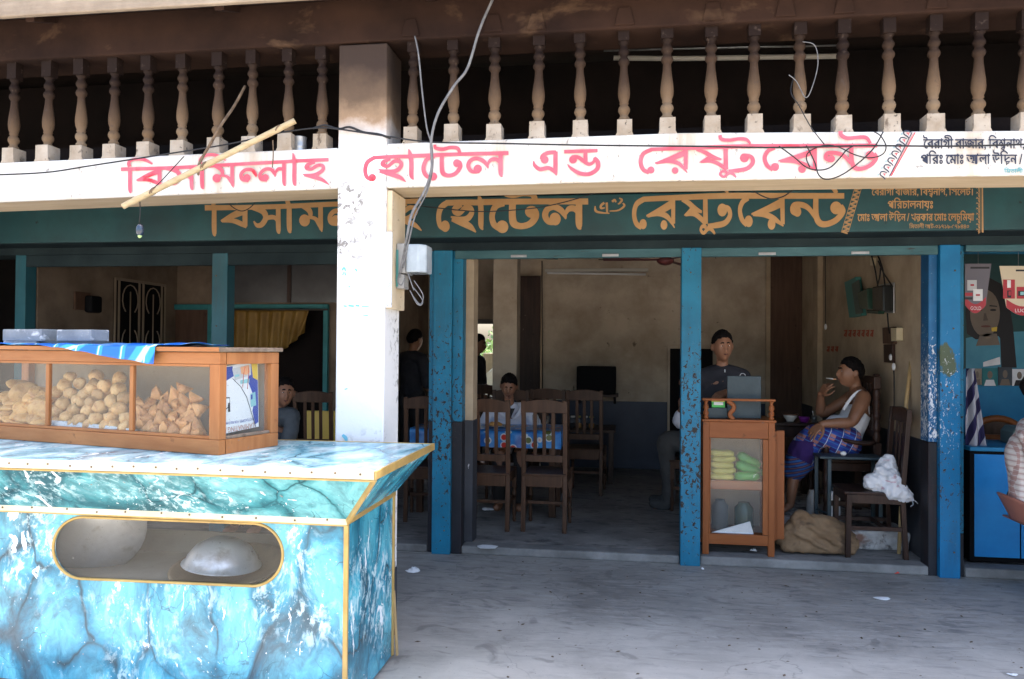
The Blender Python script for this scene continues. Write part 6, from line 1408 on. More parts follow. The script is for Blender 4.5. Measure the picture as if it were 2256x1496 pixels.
def face_bits(M_, parent, scale=1.0, hair_thick=.022, thr=.08, fringe=0.0, hmat="hair", eyes=True):
    S_ = Matrix.Scale(scale, 4); n, m = 44, 34; rnd = random.Random(3); vs_ = []
    for d in sphere_dirs(n, m):
        mm = d[2] + .55 * d[1] - .13 * max(0, -d[1]) + fringe * max(0, -d[1]) - thr + .035 * math.sin(9 * math.atan2(d[0], -d[1])) + .02 * math.sin(23 * math.atan2(d[0], -d[1])) - .10 * gau(d, (.55, -.75, .35), .16) - .10 * gau(d, (-.55, -.75, .35), .16); w = max(0, min(1, (mm + .05) / .09)); w2 = max(0, min(1, (mm + .02) / .55)) ** .6
        vs_.append(M_ @ S_ @ head_pt(d, -.022 + w * (.0245 + hair_thick * .62 * w2 * (1 + .35 * max(0, d[2])) + rnd.uniform(-.0035, .0035))))
    B().add(vs_, sph_faces(n, m), True).build("hair", hmat, parent)
    if eyes:
        for s in (-1, 1):
            c = head_pt((s * .335, -.935, .10)); d = Vector((s * .33, -.93, .1)).normalized()
            B().ball(M_ @ S_ @ (c - d * .001), (.0115 * scale, .005 * scale, .0042 * scale), 10, 6, M_.to_3x3()).build("eye", "eye_white", parent)
            B().ball(M_ @ S_ @ (c + d * .0025), (.0050 * scale, .0035 * scale, .0048 * scale), 8, 6, M_.to_3x3()).build("iris", "eye_dark", parent)
            pts = [M_ @ S_ @ (head_pt(Vector((s * (.14 + .42 * t), -.93, .27 + .05 * math.sin(t * 3))).normalized()) + Vector((0, -.002, 0))) for t in (0, .25, .5, .75, 1)]
            B().tube(pts, [.0045 * scale, .0060 * scale, .0060 * scale, .0045 * scale, .0025 * scale], 6).build("eyebrow", "hair", parent)
        pts = [M_ @ S_ @ (head_pt(Vector((x, -.9, -.43 - .02 * abs(x) * 4)).normalized()) + Vector((0, -.001, 0))) for x in (-.22, -.1, 0, .1, .22)]
        B().tube(pts, [.003 * scale, .006 * scale, .0065 * scale, .006 * scale, .003 * scale], 6).build("lips", "lips", parent)
def head_mat(c, yaw, pitch=0, roll=0):
    """yaw 0 looks towards -Y; positive turns the face towards +X; positive pitch looks down"""
    return Matrix.Translation(c) @ Matrix.Rotation(R(yaw), 4, 'Z') @ Matrix.Rotation(R(pitch), 4, 'X') @ Matrix.Rotation(R(roll), 4, 'Y')
def hand(b, wrist, d, nrm, curl=(.25, .3, .35, .4), spread=.17, size=1.0, thumb=1):
    """wrist point, direction towards the fingers, back-of-hand normal"""
    d = Vector(d).normalized(); nrm = Vector(nrm); nrm = (nrm - d * nrm.dot(d)).normalized(); s = d.cross(nrm) * thumb
    wrist = Vector(wrist); pe = wrist + d * .085 * size
    for k in (-1, -.33, .33, 1): limb(b, [wrist + s * (.010 * k), wrist + d * .045 * size + s * (.026 * k) * size, pe + s * (.030 * k) * size], [.016 * size, .0135 * size, .011 * size])
    for i, k in enumerate((1, .33, -.33, -1)):
        ln = (.070, .078, .072, .056)[i] * size; p = pe + s * (.030 * k) * size; dd = (d + s * spread * k).normalized(); c = curl[i]; pts = [p - d * .01]; 
        for j in range(3):
            dd = (dd * math.cos(c) - nrm * math.sin(c)).normalized(); pts.append(pts[-1] + dd * ln * (.45, .32, .25)[j])
        limb(b, pts, [.0100 * size, .0092 * size, .0084 * size, .0072 * size], k=3, n=8)
    t0 = wrist + d * .02 * size + s * .024 * size
    limb(b, [t0, t0 + (d * .5 + s * .8) * .035 * size, t0 + (d * .9 + s * .75 - nrm * .3) * .058 * size, t0 + (d * 1.3 + s * .6 - nrm * .5) * .070 * size], [.014 * size, .0115 * size, .010 * size, .008 * size], k=3, n=8)
def torso(b, pel, chest, neck, shl, shr, wp=.155, wc=.165, depth=.62, g=0.0):
    pel, chest, neck, shl, shr = map(Vector, (pel, chest, neck, shl, shr)); ax = (shr - shl).normalized()
    limb(b, [pel, pel.lerp(chest, .5), chest, chest.lerp(neck, .55)], [wp + g, wp * .93 + g, wc + g, wc * .72 + g], depth, ax)
    limb(b, [shl, (shl + shr) / 2 + (neck - chest) * .12, shr], [.056 + g, .072 + g, .056 + g])
P3 = lambda x, y, Y: PY(x, y, Y)
# ---------------------------------------------------------------- man smoking in the armchair
ps = thing("person", "man in a white vest and checked lungi sitting in the armchair smoking", "person", (1.85, 6.8, sz_ + .02))
b = B(); hm = head_mat(P3(1873, 822, 6.76), -82, -4, 0); add_head(b, hm, .98)
nk = P3(1886, 862, 6.78); ch_ = P3(1888, 905, 6.80); pe_ = P3(1866, 972, 6.82)
shn, shf = P3(1902, 876, 6.60), P3(1880, 872, 6.96)
limb(b, [P3(1881, 838, 6.77), nk, P3(1891, 880, 6.79)], [.050, .052, .072])
torso(b, pe_, ch_, nk, shn, shf, .155, .150, .70)
limb(b, [P3(1846, 942, 6.80), P3(1856, 952, 6.82)], [.10, .12])
en, wn_, = P3(1874, 930, 6.50), P3(1812, 934, 6.48)
limb(b, [shn, P3(1896, 892, 6.56), P3(1886, 912, 6.52), en, P3(1845, 932, 6.48), wn_], [.062, .060, .050, .044, .042, .030])
hand(b, wn_, P3(1778, 962, 6.46) - wn_, (-.5, -.6, .5), (.15, .22, .28, .35), .22, 1.02, -1)
ef, wf = P3(1810, 910, 6.98), P3(1808, 868, 6.92)
limb(b, [shf, P3(1850, 890, 7.0), ef, P3(1808, 890, 6.96), wf], [.058, .050, .042, .040, .028])
hand(b, wf, P3(1828, 842, 6.84) - wf, (-.8, -.5, .2), (.35, .3, .8, .9), .12, .98, 1)
body = surf(b, "body", "skin_brown", ps, .0055, 3)
face_bits(hm, ps, .98, .024, .04)
b = B(); torso(b, P3(1862, 968, 6.82), P3(1886, 912, 6.80), P3(1889, 872, 6.79), P3(1893, 890, 6.64), P3(1880, 886, 6.94), .160, .150, .72, .013); limb(b, [P3(1842, 940, 6.80), P3(1856, 958, 6.82)], [.105, .125])
vest = surf(b, "vest", "vest_white", ps, .009, 4, .008)
# cut the vest's shoulders down to straps: only what lies below the neckline stays
bm = bmesh.new(); bm.from_mesh(vest.data); zc = P3(1890, 886, 6.8).z - (sz_ + .02); xc = P3(1866, 900, 6.8).x - 1.85
kill = [v for v in bm.verts if v.co.z > zc - max(0, (v.co.x - xc)) * .75 + .0]
bmesh.ops.delete(bm, geom=kill, context='VERTS'); bm.to_mesh(vest.data); bm.free()
for yy, sgn in ((6.665, 1), (6.90, 1)):
    B().tube(catmull([P3(1858, 904, yy - .03), P3(1868, 887, yy - .045), P3(1884, 868, yy - .05), P3(1899, 862, yy - .04), P3(1910, 872, yy), P3(1914, 890, yy + .02), P3(1915, 912, yy + .04)], 5), .0125, 8, True, .35, (0, 0, 1)).build("vest_strap", "vest_white", ps)
b = B()
limb(b, [P3(1866, 972, 6.66), P3(1836, 968, 6.62), P3(1800, 958, 6.60), P3(1783, 962, 6.60)], [.125, .112, .092, .075])
limb(b, [P3(1866, 972, 6.96), P3(1830, 966, 6.96), P3(1792, 960, 6.94), P3(1775, 975, 6.90)], [.12, .105, .088, .075])
limb(b, [P3(1790, 962, 6.64), P3(1776, 985, 6.66), P3(1762, 1015, 6.70), P3(1750, 1040, 6.74)], [.095, .125, .120, .085])
limb(b, [P3(1788, 968, 6.90), P3(1768, 995, 6.90), P3(1755, 1030, 6.88)], [.09, .11, .09])
limb(b, [P3(1846, 975, 6.60), P3(1845, 990, 6.58)], [.095, .085])
lung = surf(b, "lungi", "lungi", ps, .011, 5, .030, .09)
lung.data.materials.append(MAT["lungi_purple"]); lung.data.materials.append(MAT["lungi_panel"])
xl_ = P3(1783, 1000, 6.7).x - 1.85; zl1 = P3(1780, 1022, 6.7).z - (sz_ + .02); zl2 = P3(1780, 968, 6.7).z - (sz_ + .02)
for p in lung.data.polygons:
    c = p.center
    if c.x < xl_ + .0 and c.z < zl2: p.material_index = 1
    if c.z < zl1 - (c.x - xl_) * .5 and c.x < xl_ + .12: p.material_index = 2
b = B(); limb(b, [P3(1752, 1030, 6.74), P3(1745, 1075, 6.72), P3(1742, 1110, 6.72)], [.05, .045, .03]); limb(b, [P3(1742, 1112, 6.74), P3(1728, 1122, 6.70)], [.032, .028])
surf(b, "shins", "skin_brown", ps, .009)
cg = thing("cigarette", "white cigarette held to the smoking man's lips", "cigarette", P3(1835, 834, 6.80))
B().tube([P3(1820, 833, 6.82), P3(1836, 835, 6.79)], .0042, 8).build("paper_tube", "white_plastic", cg); B().tube([P3(1836, 835, 6.79), P3(1842, 835.5, 6.78)], .0044, 8).build("filter", "poster_orange", cg)
# ---------------------------------------------------------------- man standing behind the cabinet
ps = thing("person", "man in a charcoal shirt standing behind the cash cabinet", "person", (.72, 6.36, FZ))
b = B(); hm = head_mat(P3(1592, 764, 6.36), 8, 3, -3); add_head(b, hm, 1.0)
nk = P3(1591, 806, 6.40); limb(b, [P3(1591, 780, 6.405), P3(1591, 802, 6.415), P3(1590, 822, 6.43)], [.046, .047, .066])
shl, shr = P3(1550, 832, 6.42), P3(1634, 832, 6.44); pel = P3(1592, 990, 6.42)
torso(b, pel, P3(1592, 870, 6.43), nk, shl, shr, .150, .165, .62)
er, wr = P3(1652, 900, 6.36), P3(1600, 864, 6.20)
limb(b, [shr, P3(1646, 870, 6.44), er, P3(1625, 880, 6.26), wr], [.055, .050, .042, .038, .027]); hand(b, wr, P3(1572, 876, 6.12) - wr, (-.1, -.5, .8), (.3, .35, .4, .45), .15, 1, -1)
limb(b, [shl, P3(1540, 875, 6.42), P3(1538, 920, 6.38), P3(1545, 960, 6.30)], [.055, .048, .042, .030]); hand(b, P3(1545, 960, 6.30), (0, -.2, -1), (-1, -.3, 0), size=.95)
for s, x in ((-1, 1570), (1, 1614)): limb(b, [P3(x, 985, 6.42), P3(x, 1080, 6.40), P3(x, 1160, 6.45), Vector((P3(x, 1160, 6.45).x, 6.45, FZ + .06)), Vector((P3(x, 1160, 6.45).x, 6.33, FZ + .035))], [.085, .065, .05, .04, .035])
surf(b, "body", "skin_tan", ps, .006, 3); face_bits(hm, ps, 1.0, .021, .09)
b = B(); torso(b, P3(1592, 980, 6.42), P3(1592, 872, 6.43), P3(1590, 822, 6.42), shl, shr, .155, .168, .64, .022); limb(b, [shr, P3(1646, 872, 6.44), er, P3(1636, 888, 6.28)], [.066, .062, .056, .052]); limb(b, [shl, P3(1540, 875, 6.42), P3(1538, 920, 6.38)], [.066, .062, .054])
surf(b, "shirt", "tee_charcoal", ps, .010, 3, .012)
b = B(); [limb(b, [P3(x, 970, 6.42), P3(x, 1080, 6.40), P3(x, 1150, 6.45), Vector((P3(x, 1160, 6.45).x, 6.45, FZ + .09))], [.10, .08, .066, .06]) for x in (1570, 1614)]
surf(b, "trousers", "cloth_dark", ps, .012, 3)
B().tube([wr + Vector((.030 * math.cos(a_) * .3, .030 * math.sin(a_), .030 * math.cos(a_))) + Vector((.008, .004, .002)) for a_ in [k * math.pi / 6 for k in range(13)]], .006, 6, False).build("wristwatch", "white_plastic", ps)
B().tube([P3(1597, 814, 6.29), P3(1597, 820, 6.285)], .004, 6).build("collar_tag", "white_plastic", ps)
# ---------------------------------------------------------------- man eating at the oilcloth table
ps = thing("person", "man in a white open shirt bent over his plate at the oilcloth table", "person", (-1.13, 7.5, FZ))
b = B(); hm = head_mat(P3(1121, 852, 7.42), 6, 22, 4); add_head(b, hm, .98)
nk = P3(1122, 886, 7.48); limb(b, [P3(1121, 868, 7.47), nk, P3(1122, 905, 7.53)], [.045, .047, .07])
shl, shr = P3(1080, 910, 7.52), P3(1166, 910, 7.52); torso(b, P3(1124, 1010, 7.66), P3(1124, 935, 7.55), nk, shl, shr, .15, .165, .62)
eL, wL = P3(1062, 962, 7.45), P3(1088, 936, 7.22); limb(b, [shl, P3(1066, 938, 7.50), eL, wL], [.054, .048, .042, .028]); hand(b, wL, P3(1102, 940, 7.10) - wL, (-.2, -.3, .9), (.5, .55, .6, .6), .12, 1, 1)
eR, wR = P3(1184, 962, 7.42), P3(1150, 945, 7.20); limb(b, [shr, P3(1180, 938, 7.50), eR, wR], [.054, .048, .042, .028]); hand(b, wR, (-.7, -.4, 0), (0, -.3, .9), (.4, .4, .5, .5), .12, 1, -1)
for x in (1100, 1148): limb(b, [P3(x, 1008, 7.66), P3(x, 1000, 7.30), P3(x, 1003, 7.22), Vector((P3(x, 1000, 7.25).x, 7.25, FZ + .06)), Vector((P3(x, 1000, 7.25).x, 7.12, FZ + .035))], [.085, .075, .06, .042, .035])
surf(b, "body", "skin_tan", ps, .0065, 3); face_bits(hm, ps, .98, .024, .06)
b = B(); torso(b, P3(1124, 1004, 7.66), P3(1124, 938, 7.55), P3(1122, 902, 7.52), shl, shr, .158, .168, .68, .022); limb(b, [shl, P3(1066, 938, 7.50), eL, eL.lerp(wL, .5)], [.068, .064, .060, .054]); limb(b, [shr, P3(1180, 938, 7.50), eR, eR.lerp(wR, .6)], [.068, .064, .060, .054])
surf(b, "shirt", "shirt_white", ps, .010, 3, .016)
for s, l in ((-1, [(1100, 888), (1096, 898), (1104, 910), (1116, 922)]), (1, [(1144, 888), (1150, 898), (1142, 912), (1130, 924)])):
    B().tube([P3(x, y, 7.40 - .01 * i) for i, (x, y) in enumerate(l)], [.016, .020, .020, .010], 8, True, .4, (1, 0, 0)).build("collar", "shirt_white", ps)
B().prism([P3(1113, 900, 7.385), P3(1134, 900, 7.385), P3(1124, 922, 7.375)], (0, .02, 0)).build("undershirt", "cloth_dark", ps)
b = B(); [limb(b, [P3(x, 1006, 7.66), P3(x, 1000, 7.30), P3(x, 1003, 7.24), Vector((P3(x, 1000, 7.25).x, 7.25, FZ + .09))], [.10, .088, .075, .06]) for x in (1100, 1148)]
surf(b, "trousers", "cloth_dark", ps, .012)
eat_chair = chair_at(1124, 1000, 7.92, R(180), "chair on which the man in the white shirt sits eating")
# ---------------------------------------------------------------- man looking out past the snack case
ps = thing("person", "man in a slate shirt leaning out to look past the snack case", "person", (-2.6, 6.3, FZ))
b = B(); Yk = 6.15; hm = head_mat(P3(627, 866, Yk), 34, 2, 4); add_head(b, hm, 1.0)
nk = P3(618, 900, Yk + .05); limb(b, [P3(620, 882, Yk + .05), nk, P3(614, 922, Yk + .09)], [.046, .048, .068])
shl, shr = P3(572, 930, Yk + .12), P3(642, 918, Yk + .02); torso(b, P3(585, 1080, Yk + .1), P3(602, 970, Yk + .1), nk, shl, shr, .15, .165, .62)
limb(b, [shr, P3(640, 950, Yk), P3(622, 1000, Yk - .05), P3(612, 1030, Yk - .22)], [.052, .045, .040, .028]); hand(b, P3(612, 1030, Yk - .22), (-.3, -.8, -.3), (.3, 0, .9))
limb(b, [shl, P3(560, 980, Yk + .1), P3(555, 1030, Yk + .02), P3(575, 1050, Yk - .2)], [.052, .045, .04, .028])
for dx in (0, .2):
    h0 = P3(585, 1080, Yk + .1) + Vector((dx - .1, 0, 0)); limb(b, [h0, h0 + Vector((0, -.2, .02)), h0 + Vector((0, -.36, 0)), Vector((h0.x, h0.y - .34, FZ + .06)), Vector((h0.x, h0.y - .46, FZ + .035))], [.085, .078, .06, .042, .035])
surf(b, "body", "skin_tan", ps, .0065, 3); face_bits(hm, ps, 1.0, .020, .08)
b = B(); torso(b, P3(585, 1075, Yk + .1), P3(602, 970, Yk + .1), P3(613, 918, Yk + .08), shl, shr, .158, .168, .68, .022); limb(b, [shr, P3(641, 945, Yk), P3(630, 985, Yk - .03)], [.066, .066, .062]); limb(b, [shl, P3(560, 975, Yk + .1)], [.066, .062]); surf(b, "shirt", "shirt_slate", ps, .010, 3, .016)
b = B()
for dx in (0, .2):
    h0 = P3(585, 1080, Yk + .1) + Vector((dx - .1, 0, 0)); limb(b, [h0, h0 + Vector((0, -.2, .02)), h0 + Vector((0, -.36, 0)), Vector((h0.x, h0.y - .34, FZ + .1))], [.10, .092, .078, .06])
surf(b, "trousers", "cloth_dark", ps, .012)
stq = thing("wooden_stool", "plain stool under the man leaning out behind the counter", "stool", (P3(585, 1080, 6.25).x, 6.27, FZ)); hz = P3(585, 1080, 6.25).z - .13
B().box(stq.location.x - .19, stq.location.x + .19, 6.10, 6.45, hz - .03, hz).build("seat", "dark_wood", stq, .005)
for sx_ in (-.15, .15):
    for yy in (6.14, 6.41): B().box(stq.location.x + sx_ - .02, stq.location.x + sx_ + .02, yy - .02, yy + .02, FZ, hz - .031).build("leg", "dark_wood", stq)
# ---------------------------------------------------------------- standing figures further in
def standing(px, ptop, Y, yaw, label, shirt, sk="skin_brown", hgt=1.66, base=FZ, trousers="cloth_dark", lean=0.0):
    x = P3(px, ptop, Y).x; s = hgt / 1.70; V = lambda a, c, z: Vector((x + (a * math.cos(R(yaw)) - c * math.sin(R(yaw))) * s + lean * z, Y + (a * math.sin(R(yaw)) + c * math.cos(R(yaw))) * s, base + z * s))
    ps = thing("person", label, "person", (x, Y, base)); b = B(); hm = head_mat(V(0, -.02, 1.575), yaw, 8, 0); add_head(b, hm, s)
    limb(b, [V(0, 0, 1.50), V(0, .02, 1.43), V(0, .03, 1.38)], [.055 * s, .055 * s, .07 * s]); A = (V(0, .03, .95), V(0, .02, 1.24), V(0, .03, 1.44), V(-.18, .03, 1.36), V(.18, .03, 1.36)); torso(b, *A, .15 * s, .165 * s, .62)
    arms = [[V(q_ * .18, .03, 1.36), V(q_ * .23, .04, 1.2), V(q_ * .25, .03, 1.07), V(q_ * .22, -.12, .95), V(q_ * .18, -.25, .92)] for q_ in (-1, 1)]
    for a_ in arms: limb(b, a_, [.054 * s, .048 * s, .042 * s, .038 * s, .028 * s]); hand(b, a_[-1], V(0, -1, .9) - V(0, 0, .9), (0, 0, 1), size=.95 * s)
    legs = [[V(q_ * .09, .03, .93), V(q_ * .10, .01, .5), V(q_ * .10, .05, .09), V(q_ * .11, -.08, .035)] for q_ in (-1, 1)]
    for l in legs: limb(b, l, [.09 * s, .06 * s, .045 * s, .035 * s])
    surf(b, "body", sk, ps, .008); face_bits(hm, ps, s, .022, .08)
    b = B(); torso(b, *A, .156 * s, .168 * s, .66, .012); [limb(b, a_[:3], [.066 * s, .062 * s, .056 * s]) for a_ in arms]; surf(b, "shirt", shirt, ps, .011, 3, .012)
    b = B(); [limb(b, l[:3], [.105 * s, .078 * s, .065 * s]) for l in legs]; surf(b, "trousers", trousers, ps, .012)
standing(1051, 742, 9.62, 75, "boy standing dark against the bright rear window", "cloth_dark", hgt=1.68)
standing(912, 735, 8.9, 150, "man in a dark grey shirt standing in the gloom behind the white pillar", "tee_charcoal", hgt=1.72)
# ---------------------------------------------------------------- man seated behind the middle post
ps = thing("person", "man in a white shirt and grey trousers seated half behind the middle post", "person", (.62, 7.6, FZ))
b = B(); Yk = 7.6; hm = head_mat(P3(1521, 838, Yk), -80, 6, 0); add_head(b, hm, .98); nk = P3(1525, 868, Yk); limb(b, [P3(1523, 852, Yk), nk, P3(1526, 884, Yk)], [.054, .055, .07])
shl, shr = P3(1527, 892, Yk - .17), P3(1527, 892, Yk + .17); torso(b, P3(1533, 985, Yk), P3(1528, 915, Yk), nk, shl, shr, .145, .16, .62)
limb(b, [shl, P3(1512, 918, Yk - .2), P3(1496, 930, Yk - .2), P3(1500, 905, Yk - .25)], [.052, .046, .04, .03]); hand(b, P3(1500, 905, Yk - .25), (-.2, -.3, .9), (-.9, 0, 0)); limb(b, [shr, P3(1520, 940, Yk + .2), P3(1490, 960, Yk + .15)], [.052, .046, .03])
for yy in (-.11, .11): limb(b, [P3(1532, 985, Yk + yy), P3(1495, 972, Yk + yy), P3(1466, 972, Yk + yy), P3(1470, 1010, Yk + yy), Vector((P3(1472, 1050, Yk).x, Yk + yy, FZ + .06)), Vector((P3(1460, 1050, Yk).x - .08, Yk + yy, FZ + .035))], [.085, .08, .062, .055, .042, .035])
surf(b, "body", "skin_brown", ps, .008); face_bits(hm, ps, .98)
b = B(); torso(b, P3(1533, 982, Yk), P3(1528, 915, Yk), P3(1526, 884, Yk), shl, shr, .15, .165, .68, .022); limb(b, [shl, P3(1512, 918, Yk - .2), P3(1496, 930, Yk - .2), P3(1498, 916, Yk - .23)], [.068, .066, .064, .058]); limb(b, [shr, P3(1520, 940, Yk + .2)], [.066, .06]); surf(b, "shirt", "shirt_white", ps, .011, 3, .014)
b = B(); [limb(b, [P3(1532, 985, Yk + yy), P3(1495, 972, Yk + yy), P3(1466, 972, Yk + yy), P3(1470, 1010, Yk + yy), Vector((P3(1472, 1050, Yk).x, Yk + yy, FZ + .07)), Vector((P3(1460, 1050, Yk).x - .09, Yk + yy, FZ + .05))], [.11, .10, .082, .078, .06, .045]) for yy in (-.11, .11)]; surf(b, "trousers", "trousers_grey", ps, .012, 3, .012)
cx_ = P3(1540, 985, Yk); ch5 = chair_at(1540, 985, Yk, R(90), "chair under the man seated behind the middle post", x=cx_.x + .14)
# ---------------------------------------------------------------- customer at the neighbouring shop, cut by the edge of the picture
ps = thing("person", "person in a pink and white checked shirt seated at the shop counter", "person", (2.62, 5.25, 0))
b = B(); Yk = 5.22; hm = head_mat(P3(2292, 862, Yk), 84, 12, 0); add_head(b, hm, .98); nk = P3(2284, 912, Yk); limb(b, [P3(2287, 884, Yk), nk, P3(2280, 934, Yk)], [.047, .05, .07])
shl, shr = P3(2276, 962, Yk - .17), P3(2274, 952, Yk + .17); pe2 = P3(2274, 1110, Yk); torso(b, pe2, P3(2270, 1000, Yk), nk, shl, shr, .155, .168, .62)
def along(p, dx, dy, dz): return Vector((p.x + dx, p.y + dy, p.z + dz))
for sh_ in (shl, shr): limb(b, [sh_, along(sh_, .02, -.03, -.15), along(sh_, .08, -.02, -.28), along(sh_, .30, 0, -.30)], [.055, .048, .042, .03]); hand(b, along(sh_, .30, 0, -.30), (1, 0, 0), (0, 0, 1))
for dy in (-.1, .1): h0 = along(pe2, 0, dy, 0); limb(b, [h0, along(h0, .24, 0, .02), along(h0, .42, 0, 0), Vector((h0.x + .40, h0.y, .06)), Vector((h0.x + .52, h0.y, .035))], [.09, .08, .06, .042, .035])
surf(b, "body", "skin_brown", ps, .009); face_bits(hm, ps, .98)
b = B(); torso(b, pe2, P3(2270, 1000, Yk), P3(2280, 934, Yk), shl, shr, .165, .175, .70, .022)
for sh_ in (shl, shr): limb(b, [sh_, along(sh_, .02, -.03, -.15), along(sh_, .08, -.02, -.26)], [.070, .066, .060])
surf(b, "shirt", "plaid_shirt", ps, .011, 3, .014)
b = B()
for dy in (-.1, .1): h0 = along(pe2, 0, dy, 0); limb(b, [h0, along(h0, .24, 0, .02), along(h0, .42, 0, 0), Vector((h0.x + .40, h0.y, .1))], [.105, .095, .08, .065])
surf(b, "trousers", "cloth_dark", ps, .012)
pc_ = thing("plastic_chair", "brown moulded plastic chair under the checked shirt customer", "chair", (pe2.x, Yk, 0)); zs2 = pe2.z - .11; ztc = P3(2230, 1088, Yk).z
def shell(i, j):
    a_ = (i - .5) * math.pi * .95; lean = .085 * j; return Vector((pe2.x + .06 - (.15 + lean) * math.cos(a_), pe2.y + .25 * math.sin(a_) * (.86 + .14 * j), zs2 + (ztc - zs2) * j - .10 * j * (abs(i - .5) * 2) ** 2))
B().grid(shell, 20, 8).build("back_shell", "plastic_brown", pc_, solid=.012); B().box(pe2.x - .08, pe2.x + .32, Yk - .21, Yk + .21, zs2 - .012, zs2).build("seat", "plastic_brown", pc_, .01)
for sx_ in (.10, .30):
    for yy in (-.17, .17): B().tube([(pe2.x + sx_, Yk + yy, zs2 - .013), (pe2.x + sx_ * 1.1, Yk + yy * 1.15, .002)], [.022, .016], 8).build("leg", "plastic_brown", pc_)
# ================================================================ sacks
sk = B(); c = P3(1795, 1222, 6.06)
limb(sk, [(c.x - .22, 6.08, .15), (c.x - .05, 6.09, .20), (c.x + .12, 6.09, .19), (c.x + .26, 6.08, .13)], [.09, .14, .13, .085], .75, (0, 0, 1))
limb(sk, [(c.x - .20, 6.04, .10), (c.x + .05, 6.04, .11), (c.x + .24, 6.04, .10)], [.055, .06, .05])
for k in range(9):
    a = k * .75; limb(sk, [(c.x - .10 + .05 * math.cos(a), 6.06, .30 + .045 * math.sin(a)), (c.x - .10 + .05 * math.cos(a + .75), 6.06 - .01, .30 + .045 * math.sin(a + .75))], [.03, .03])
limb(sk, [(c.x - .10, 6.12, .30), (c.x - .02, 6.10, .24)], [.045, .08]); limb(sk, [(c.x - .05, 6.0, .27), (c.x + .10, 5.99, .18), (c.x + .2, 5.99, .12)], [.022, .026, .02]); limb(sk, [(c.x - .15, 6.0, .22), (c.x - .05, 5.985, .17), (c.x + .08, 5.985, .10)], [.018, .02, .016])
zmin = .067
for v in sk.v: v.z = max(v.z, zmin)
o = surf(sk, "burlap_sack", "burlap", None, .010, 3, .025, .05); props(o, "slumped brown burlap sack with rolled mouth beside the cabinet", "sack")
ws = B(); z0 = .062 + .47 + .03
def W(x, y, Y): return P3(x, y, Y)
limb(ws, [W(1925, 1062, 6.04), W(1960, 1060, 6.06)], [.075, .085]); limb(ws, [W(1968, 1080, 5.99), W(1990, 1088, 5.99)], [.085, .065]); limb(ws, [W(1990, 1090, 5.98), W(2004, 1096, 5.97), W(2012, 1101, 5.97)], [.055, .034, .014])
limb(ws, [W(1958, 1070, 6.04), W(1952, 1040, 6.06), W(1958, 1015, 6.07)], [.10, .085, .052]); limb(ws, [W(1940, 1040, 6.02), W(1965, 1052, 5.99), W(1972, 1080, 5.97)], [.045, .055, .05])
o = surf(ws, "cloth_sack", "white_sack", None, .008, 3, .040, .05); props(o, "crumpled white printed sack lying on the side chair", "sack")
for k, l in enumerate(([(2012, 1101), (2018, 1105), (2022, 1110)], [(2010, 1102), (2012, 1112), (2006, 1116)])): props(B().tube([P3(x, y, 5.97) for x, y in l], .0022, 5).build("sack_thread", "paper"), "loose white thread at the mouth of the printed sack", "thread", "threads of the printed sack")
# ================================================================ neighbouring shop
KYs = 5.98; sx0, sx1 = PY(2136, 1100, KYs).x, 3.6
sc2 = thing("shop_counter", "bright blue shop counter with black edging behind the splashed post", "counter", (sx0, KYs, .068))
ztp, zbt = PY(2180, 985, KYs).z, PY(2180, 1238, KYs).z
B().box(sx0, sx1, KYs, KYs + .5, .07, ztp - .03).build("carcass", "tv_black", sc2, .003)
B().box(PY(2146, 1100, KYs).x, PY(2246, 1100, KYs).x, KYs - .008, KYs - .001, PY(2180, 1227, KYs).z, PY(2180, 1001, KYs).z).build("front_panel", "shop_blue", sc2, .002); B().box(PY(2249, 1100, KYs).x, sx1 - .03, KYs - .008, KYs - .001, PY(2180, 1227, KYs).z, PY(2180, 1001, KYs).z).build("front_panel", "shop_blue", sc2, .002)
B().box(sx0 - .005, sx1, KYs - .02, KYs + .52, ztp - .029, ztp).build("counter_top", "shop_blue_dull", sc2, .004)
# face poster on the back wall (a plain stand-in portrait)
PWY = 7.285
def pw(x, y, k=0): return PY(x, y, PWY - .0015 * k)
def ppoly(pts, mat, k, nm, par): return B().add([pw(x, y, k) for x, y in pts], [tuple(range(len(pts)))]).build(nm, mat, par)
simple("portrait_skin", (.16, .125, .095, 1), (.20, .155, .12, 1), 4, .5, bmp=0); simple("portrait_shade", (.10, .075, .058, 1), None, rough=.5, bmp=0); simple("portrait_hair", (.012, .011, .013, 1), None, rough=.5, bmp=0); simple("portrait_back", (.012, .055, .058, 1), (.02, .08, .08, 1), 3, .5, bmp=0); simple("portrait_dress", (.05, .24, .34, 1), (.09, .32, .42, 1), 3, .5, bmp=0)
fp = thing("portrait_poster", "large dark poster of a woman's face on the shop back wall", "poster", pw(2190, 820))
ppoly([(2105, 560), (2330, 560), (2330, 812), (2105, 812)], "portrait_back", 0, "poster_sheet", fp)
ell = lambda cx, cy, rx, ry, a0=0, a1=2 * math.pi, n=24: [(cx + rx * math.cos(a0 + (a1 - a0) * k / n), cy + ry * math.sin(a0 + (a1 - a0) * k / n)) for k in range(n)]
ppoly([(2128, 745), (2165, 738), (2205, 732), (2260, 730), (2330, 740), (2330, 812), (2128, 812)], "portrait_dress", 1, "dress", fp)
ppoly([(2128, 690), (2132, 640), (2150, 618), (2180, 612), (2205, 625), (2222, 660), (2232, 720), (2240, 810), (2206, 810), (2203, 740), (2150, 748), (2130, 735)], "portrait_hair", 2, "hair", fp)
ppoly(ell(2170, 690, 33, 52) , "portrait_skin", 3, "face", fp); ppoly([(2160, 735), (2196, 735), (2203, 760), (2150, 762)], "portrait_skin", 3, "neck", fp)
